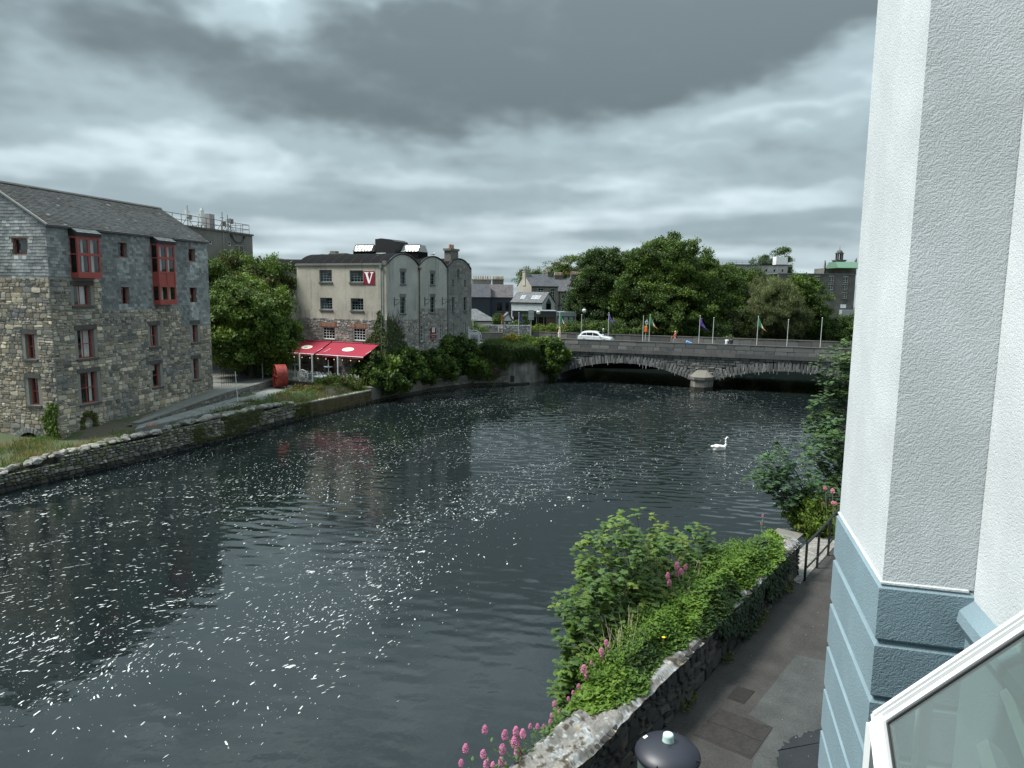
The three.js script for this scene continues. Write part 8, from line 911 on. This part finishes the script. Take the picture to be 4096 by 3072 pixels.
  const val = (label, heads, seed) => { const t = thing('valerian_plant', label, 'flower', [0, 0, 0], 0, 'pink valerian on the near wall'); RND = rng(seed); const g = [], lv = []; for (const [x, y, z, s, bx, by] of heads) { const B = P3(bx ?? x + 0.25, by ?? 0.82, -0.62), H = P3(x, y, z), m = P3(lerp(bx ?? x + 0.25, x, 0.55), lerp(by ?? 0.82, y, 0.5) - 0.03, lerp(-0.62, z, 0.6)); g.push(limb([B, m, H], 0.0055, 0.004, 5)); for (let k = 1; k < 5; k++) { const f = k / 5; for (const sg of [-1, 1]) lv.push({ p: [lerp(B[0], H[0], f), lerp(B[1], H[1], f) - 0.02, lerp(B[2], H[2], f)], e: [rr(-1.3, -0.7), (k % 2) * 1.57 + (sg > 0 ? 0 : 3.14) + rr(-0.3, 0.3), 0], s: rr(0.06, 0.12) * (1.15 - 0.5 * f), c: vary([[0.12, 0.19, 0.06], [0.10, 0.17, 0.05]], 0.2) }); } const fl = [], hh = s; for (let k = 0; k < 70; k++) { const a = k * 2.4, v = k / 70, r = hh * 0.42 * Math.pow(Math.sin(Math.PI * (0.1 + 0.82 * v)), 0.8) * (1.15 - 0.5 * v); const q = petal.clone(); const e = hh * rr(0.07, 0.13); q.scale(e, e * 0.7, e); q.translate(H[0] + r * Math.cos(a), H[1] - hh * 0.35 + hh * 1.25 * v + rr(-0.005, 0.005), H[2] + r * Math.sin(a)); fl.push(q); } mesh('flower_head', mergeGeometries(fl), M(vary([[0.5, 0.14, 0.27], [0.54, 0.17, 0.31], [0.44, 0.12, 0.24]], 0.12), 0.8), t); } mesh('stems', mergeGeometries(g.map(clean)), M([0.2, 0.24, 0.1], 0.8), t); scatter('leaves', LV.oval, MAT.leaf, lv, t); };
  const Z = -0.78;
  val('pink valerian leaning furthest left over the water', [[-1.32, 1.36, Z, 0.075, -0.9, 0.7], [-1.24, 1.5, Z, 0.09, -0.8, 0.7], [-0.9, 1.24, Z, 0.09, -0.6, 0.75]], 181);
  val('tall pink valerian with single high head', [[-0.87, 1.55, Z, 0.09, -0.45, 0.75], [-0.83, 1.06, Z, 0.1, -0.5, 0.7], [-0.7, 0.98, Z, 0.07, -0.4, 0.7]], 183);
  val('thick clump of pink valerian at the wall edge', [[-0.45, 1.25, Z, 0.11, -0.15, 0.8], [-0.21, 1.18, Z, 0.1, -0.1, 0.85], [-0.22, 1.02, Z, 0.14, -0.05, 0.8], [-0.05, 1.06, Z, 0.1, 0.1, 0.85], [-0.5, 1.08, Z, 0.11, -0.2, 0.8], [-0.16, 0.86, Z, 0.12, 0.0, 0.75], [-0.52, 0.92, Z, 0.1, -0.2, 0.7]], 185);
  val('sparse pink valerian in the middle of bare wall', [[0.12, 1.09, Z, 0.06, 0.4, 0.85], [0.3, 0.99, Z, 0.065, 0.5, 0.85], [0.45, 0.92, Z, 0.05, 0.55, 0.82], [0.62, 0.9, Z, 0.06, 0.6, 0.8]], 187);
  val('pink valerian with small heads near the creeper', [[0.65, 0.98, Z, 0.055, 0.9, 0.85], [0.72, 1.12, Z, 0.075, 1.0, 0.85], [0.85, 0.95, Z, 0.045, 1.05, 0.85], [1.1, 1.02, Z, 0.055, 1.3, 0.9], [1.22, 1.06, Z, 0.05, 1.35, 0.9]], 189);
  val('pink valerian standing at the creeper end', [[1.39, 1.07, Z, 0.07, 1.6, 0.9], [1.53, 1.28, Z, 0.11, 1.8, 0.95], [1.62, 1.14, Z, 0.08, 1.85, 0.95], [1.75, 1.3, Z, 0.05, 1.95, 1.0]], 191);
  val('pink valerian before the dead stems', [[2.21, 1.43, Z, 0.08, 2.3, 1.1], [2.06, 1.35, Z, 0.09, 2.25, 1.1], [2.12, 1.24, Z, 0.1, 2.3, 1.1], [2.3, 1.32, Z, 0.06, 2.4, 1.1]], 193);
  val('pink valerian cluster in the middle of the green wall', [[4.66, 1.72, -0.85, 0.1, 4.9, 1.2], [5.07, 1.78, -0.85, 0.12, 5.1, 1.2], [5.1, 1.62, -0.85, 0.1, 5.15, 1.2], [5.28, 1.6, -0.85, 0.1, 5.3, 1.2], [5.5, 1.62, -0.85, 0.09, 5.4, 1.2], [4.75, 1.55, -0.85, 0.1, 4.95, 1.15]], 195);
  val('lone thin valerian near the far end of the wall', [[10.0, 1.55, -0.75, 0.06, 9.8, 0.95], [9.9, 1.38, -0.75, 0.045, 9.8, 0.95]], 197);
  // right-hand bank beyond the wall
  const world = (name, label, root, lobes, n, seed, pal, size) => { const t = thing(name, label, 'tree'); RND = rng(seed); const L = [], g = [], ws = lobes.reduce((s, l) => s + l[3] * l[4], 0); for (const l of lobes) { const k = Math.round(n * l[3] * l[4] / ws / 10); for (let i = 0; i < k; i++) { const f = 1 - 2 * (i + RND()) / k, a = i * 2.4 + rr(-0.4, 0.4), q = Math.sqrt(Math.max(0, 1 - f * f)), rad = (RND() < 0.2 ? rr(0.4, 0.8) : rr(0.82, 1)) * (1 + 0.4 * n3(q * Math.cos(a) * 2 + seed, f * 2, q * Math.sin(a) * 2)), c = [l[0] + l[3] * rad * q * Math.cos(a), l[1] + l[4] * rad * f, l[2] + l[5] * rad * q * Math.sin(a)]; if (i % 5 === 0) g.push(limb([root, [lerp(root[0], c[0], 0.5), lerp(root[1], c[1], 0.6), lerp(root[2], c[2], 0.5)], c], 0.03, 0.006, 5)); const tint = vary(pal, 0.2); for (let j = 0; j < 10; j++) { const w = rr(0, 6.283), h = rr(0.05, 0.28); L.push({ p: [c[0] + h * Math.cos(w), c[1] + rr(-0.13, 0.13), c[2] + h * Math.sin(w)], e: [rr(-2.1, -0.9), w + rr(-0.4, 0.4), rr(-0.35, 0.35)], s: rr(...size), c: shade(tint, rr(0.85, 1.2)) }); } } } mesh('branches', mergeGeometries(g.map(clean)), MAT.bark, t); scatter('leaves', LV.syc, MAT.leafShiny, L, t); return t; };
  const deep = [[0.062, 0.125, 0.045], [0.075, 0.145, 0.05], [0.052, 0.108, 0.042]];
  world('sycamore_sapling', 'dark sycamore branch reaching out left over the water', [10.2, 3.2, -22], [[7.9, 6.1, -21, 0.5, 0.75, 0.5], [8.5, 5.7, -21, 0.75, 0.75, 0.6], [9.1, 5.1, -21, 0.8, 0.6, 0.6], [9.5, 4.5, -21.3, 0.7, 0.6, 0.6]], 1500, 201, deep, [0.11, 0.19]);
  world('sycamore_sapling', 'tall sycamore beside the hotel corner over the river', [14.5, 4, -27], [[12.2, 8.4, -26, 0.85, 1.0, 0.8], [11.7, 6.9, -26, 0.75, 0.85, 0.7], [12.7, 6.0, -26, 0.95, 0.9, 0.8], [12.9, 9.0, -26.4, 0.7, 0.8, 0.7]], 2300, 203, [...deep, [0.085, 0.15, 0.035], [0.07, 0.13, 0.035]], [0.13, 0.22]);
  world('sycamore_sapling', 'leafy sycamore shoots low beside the hotel corner', [11.8, 4, -23.5], [[10.3, 6.6, -22.5, 0.85, 0.75, 0.6], [10.9, 5.6, -22.5, 0.9, 0.8, 0.6], [10.2, 5.3, -22.0, 0.6, 0.5, 0.5]], 1300, 205, [...deep, [0.08, 0.15, 0.035]], [0.11, 0.19]);
  bush('bramble', 'bright bramble at the end of the near wall', [9.0, 4.3, -20.6], [[0, 0.5, 0, 0.6, 0.65], [0.7, 0.4, 0.2, 0.5, 0.5]], { n: 60, per: 14, r: 0.22, size: 0.5, pal: GREEN.lime, seed: 207 });
  { const t = thing('valerian_plant', 'pink valerian bush behind the black handrail', 'flower', [9.55, 4.4, -20.0], 0, 'pink valerian on the near wall'); RND = rng(209); for (let i = 0; i < 13; i++) { const x = rr(-0.45, 0.65), y = rr(0.75, 1.5), z = rr(-0.4, 0.3); mesh('stem', rod([x * 0.5, 0, z], [x, y, z], 0.008), M([0.15, 0.2, 0.08], 0.8), t); const fl = []; for (let k = 0; k < 26; k++) { const q = petal.clone(), e = rr(0.014, 0.022); q.scale(e, e, e); const a = k * 2.4, r = 0.05 * Math.sin(3.1 * (k / 26)); q.translate(x + r * Math.cos(a), y - 0.04 + 0.11 * k / 26, z + r * Math.sin(a)); fl.push(q); } mesh('flower_head', mergeGeometries(fl), M(vary([[0.5, 0.14, 0.2], [0.56, 0.2, 0.25]], 0.12), 0.8), t); } }
  { const t = thing('yellow_flower', 'single small yellow flower on the wall creeper', 'flower', PW.at(3.35, 1.0, -0.32)); mesh('stem', rod([0, 0, 0], [0.01, 0.22, 0], 0.004), M([0.15, 0.2, 0.05], 0.8), t); const f = []; for (let k = 0; k < 9; k++) f.push(clean(leafGeo('oval', 0.04).rotateX(-1.2).rotateY(k * 0.7).translate(0.01, 0.22, 0))); mesh('petals', mergeGeometries(f), M([0.75, 0.5, 0.01], 0.7, { side: THREE.DoubleSide }), t); }
}
renderer.render(scene, camera);
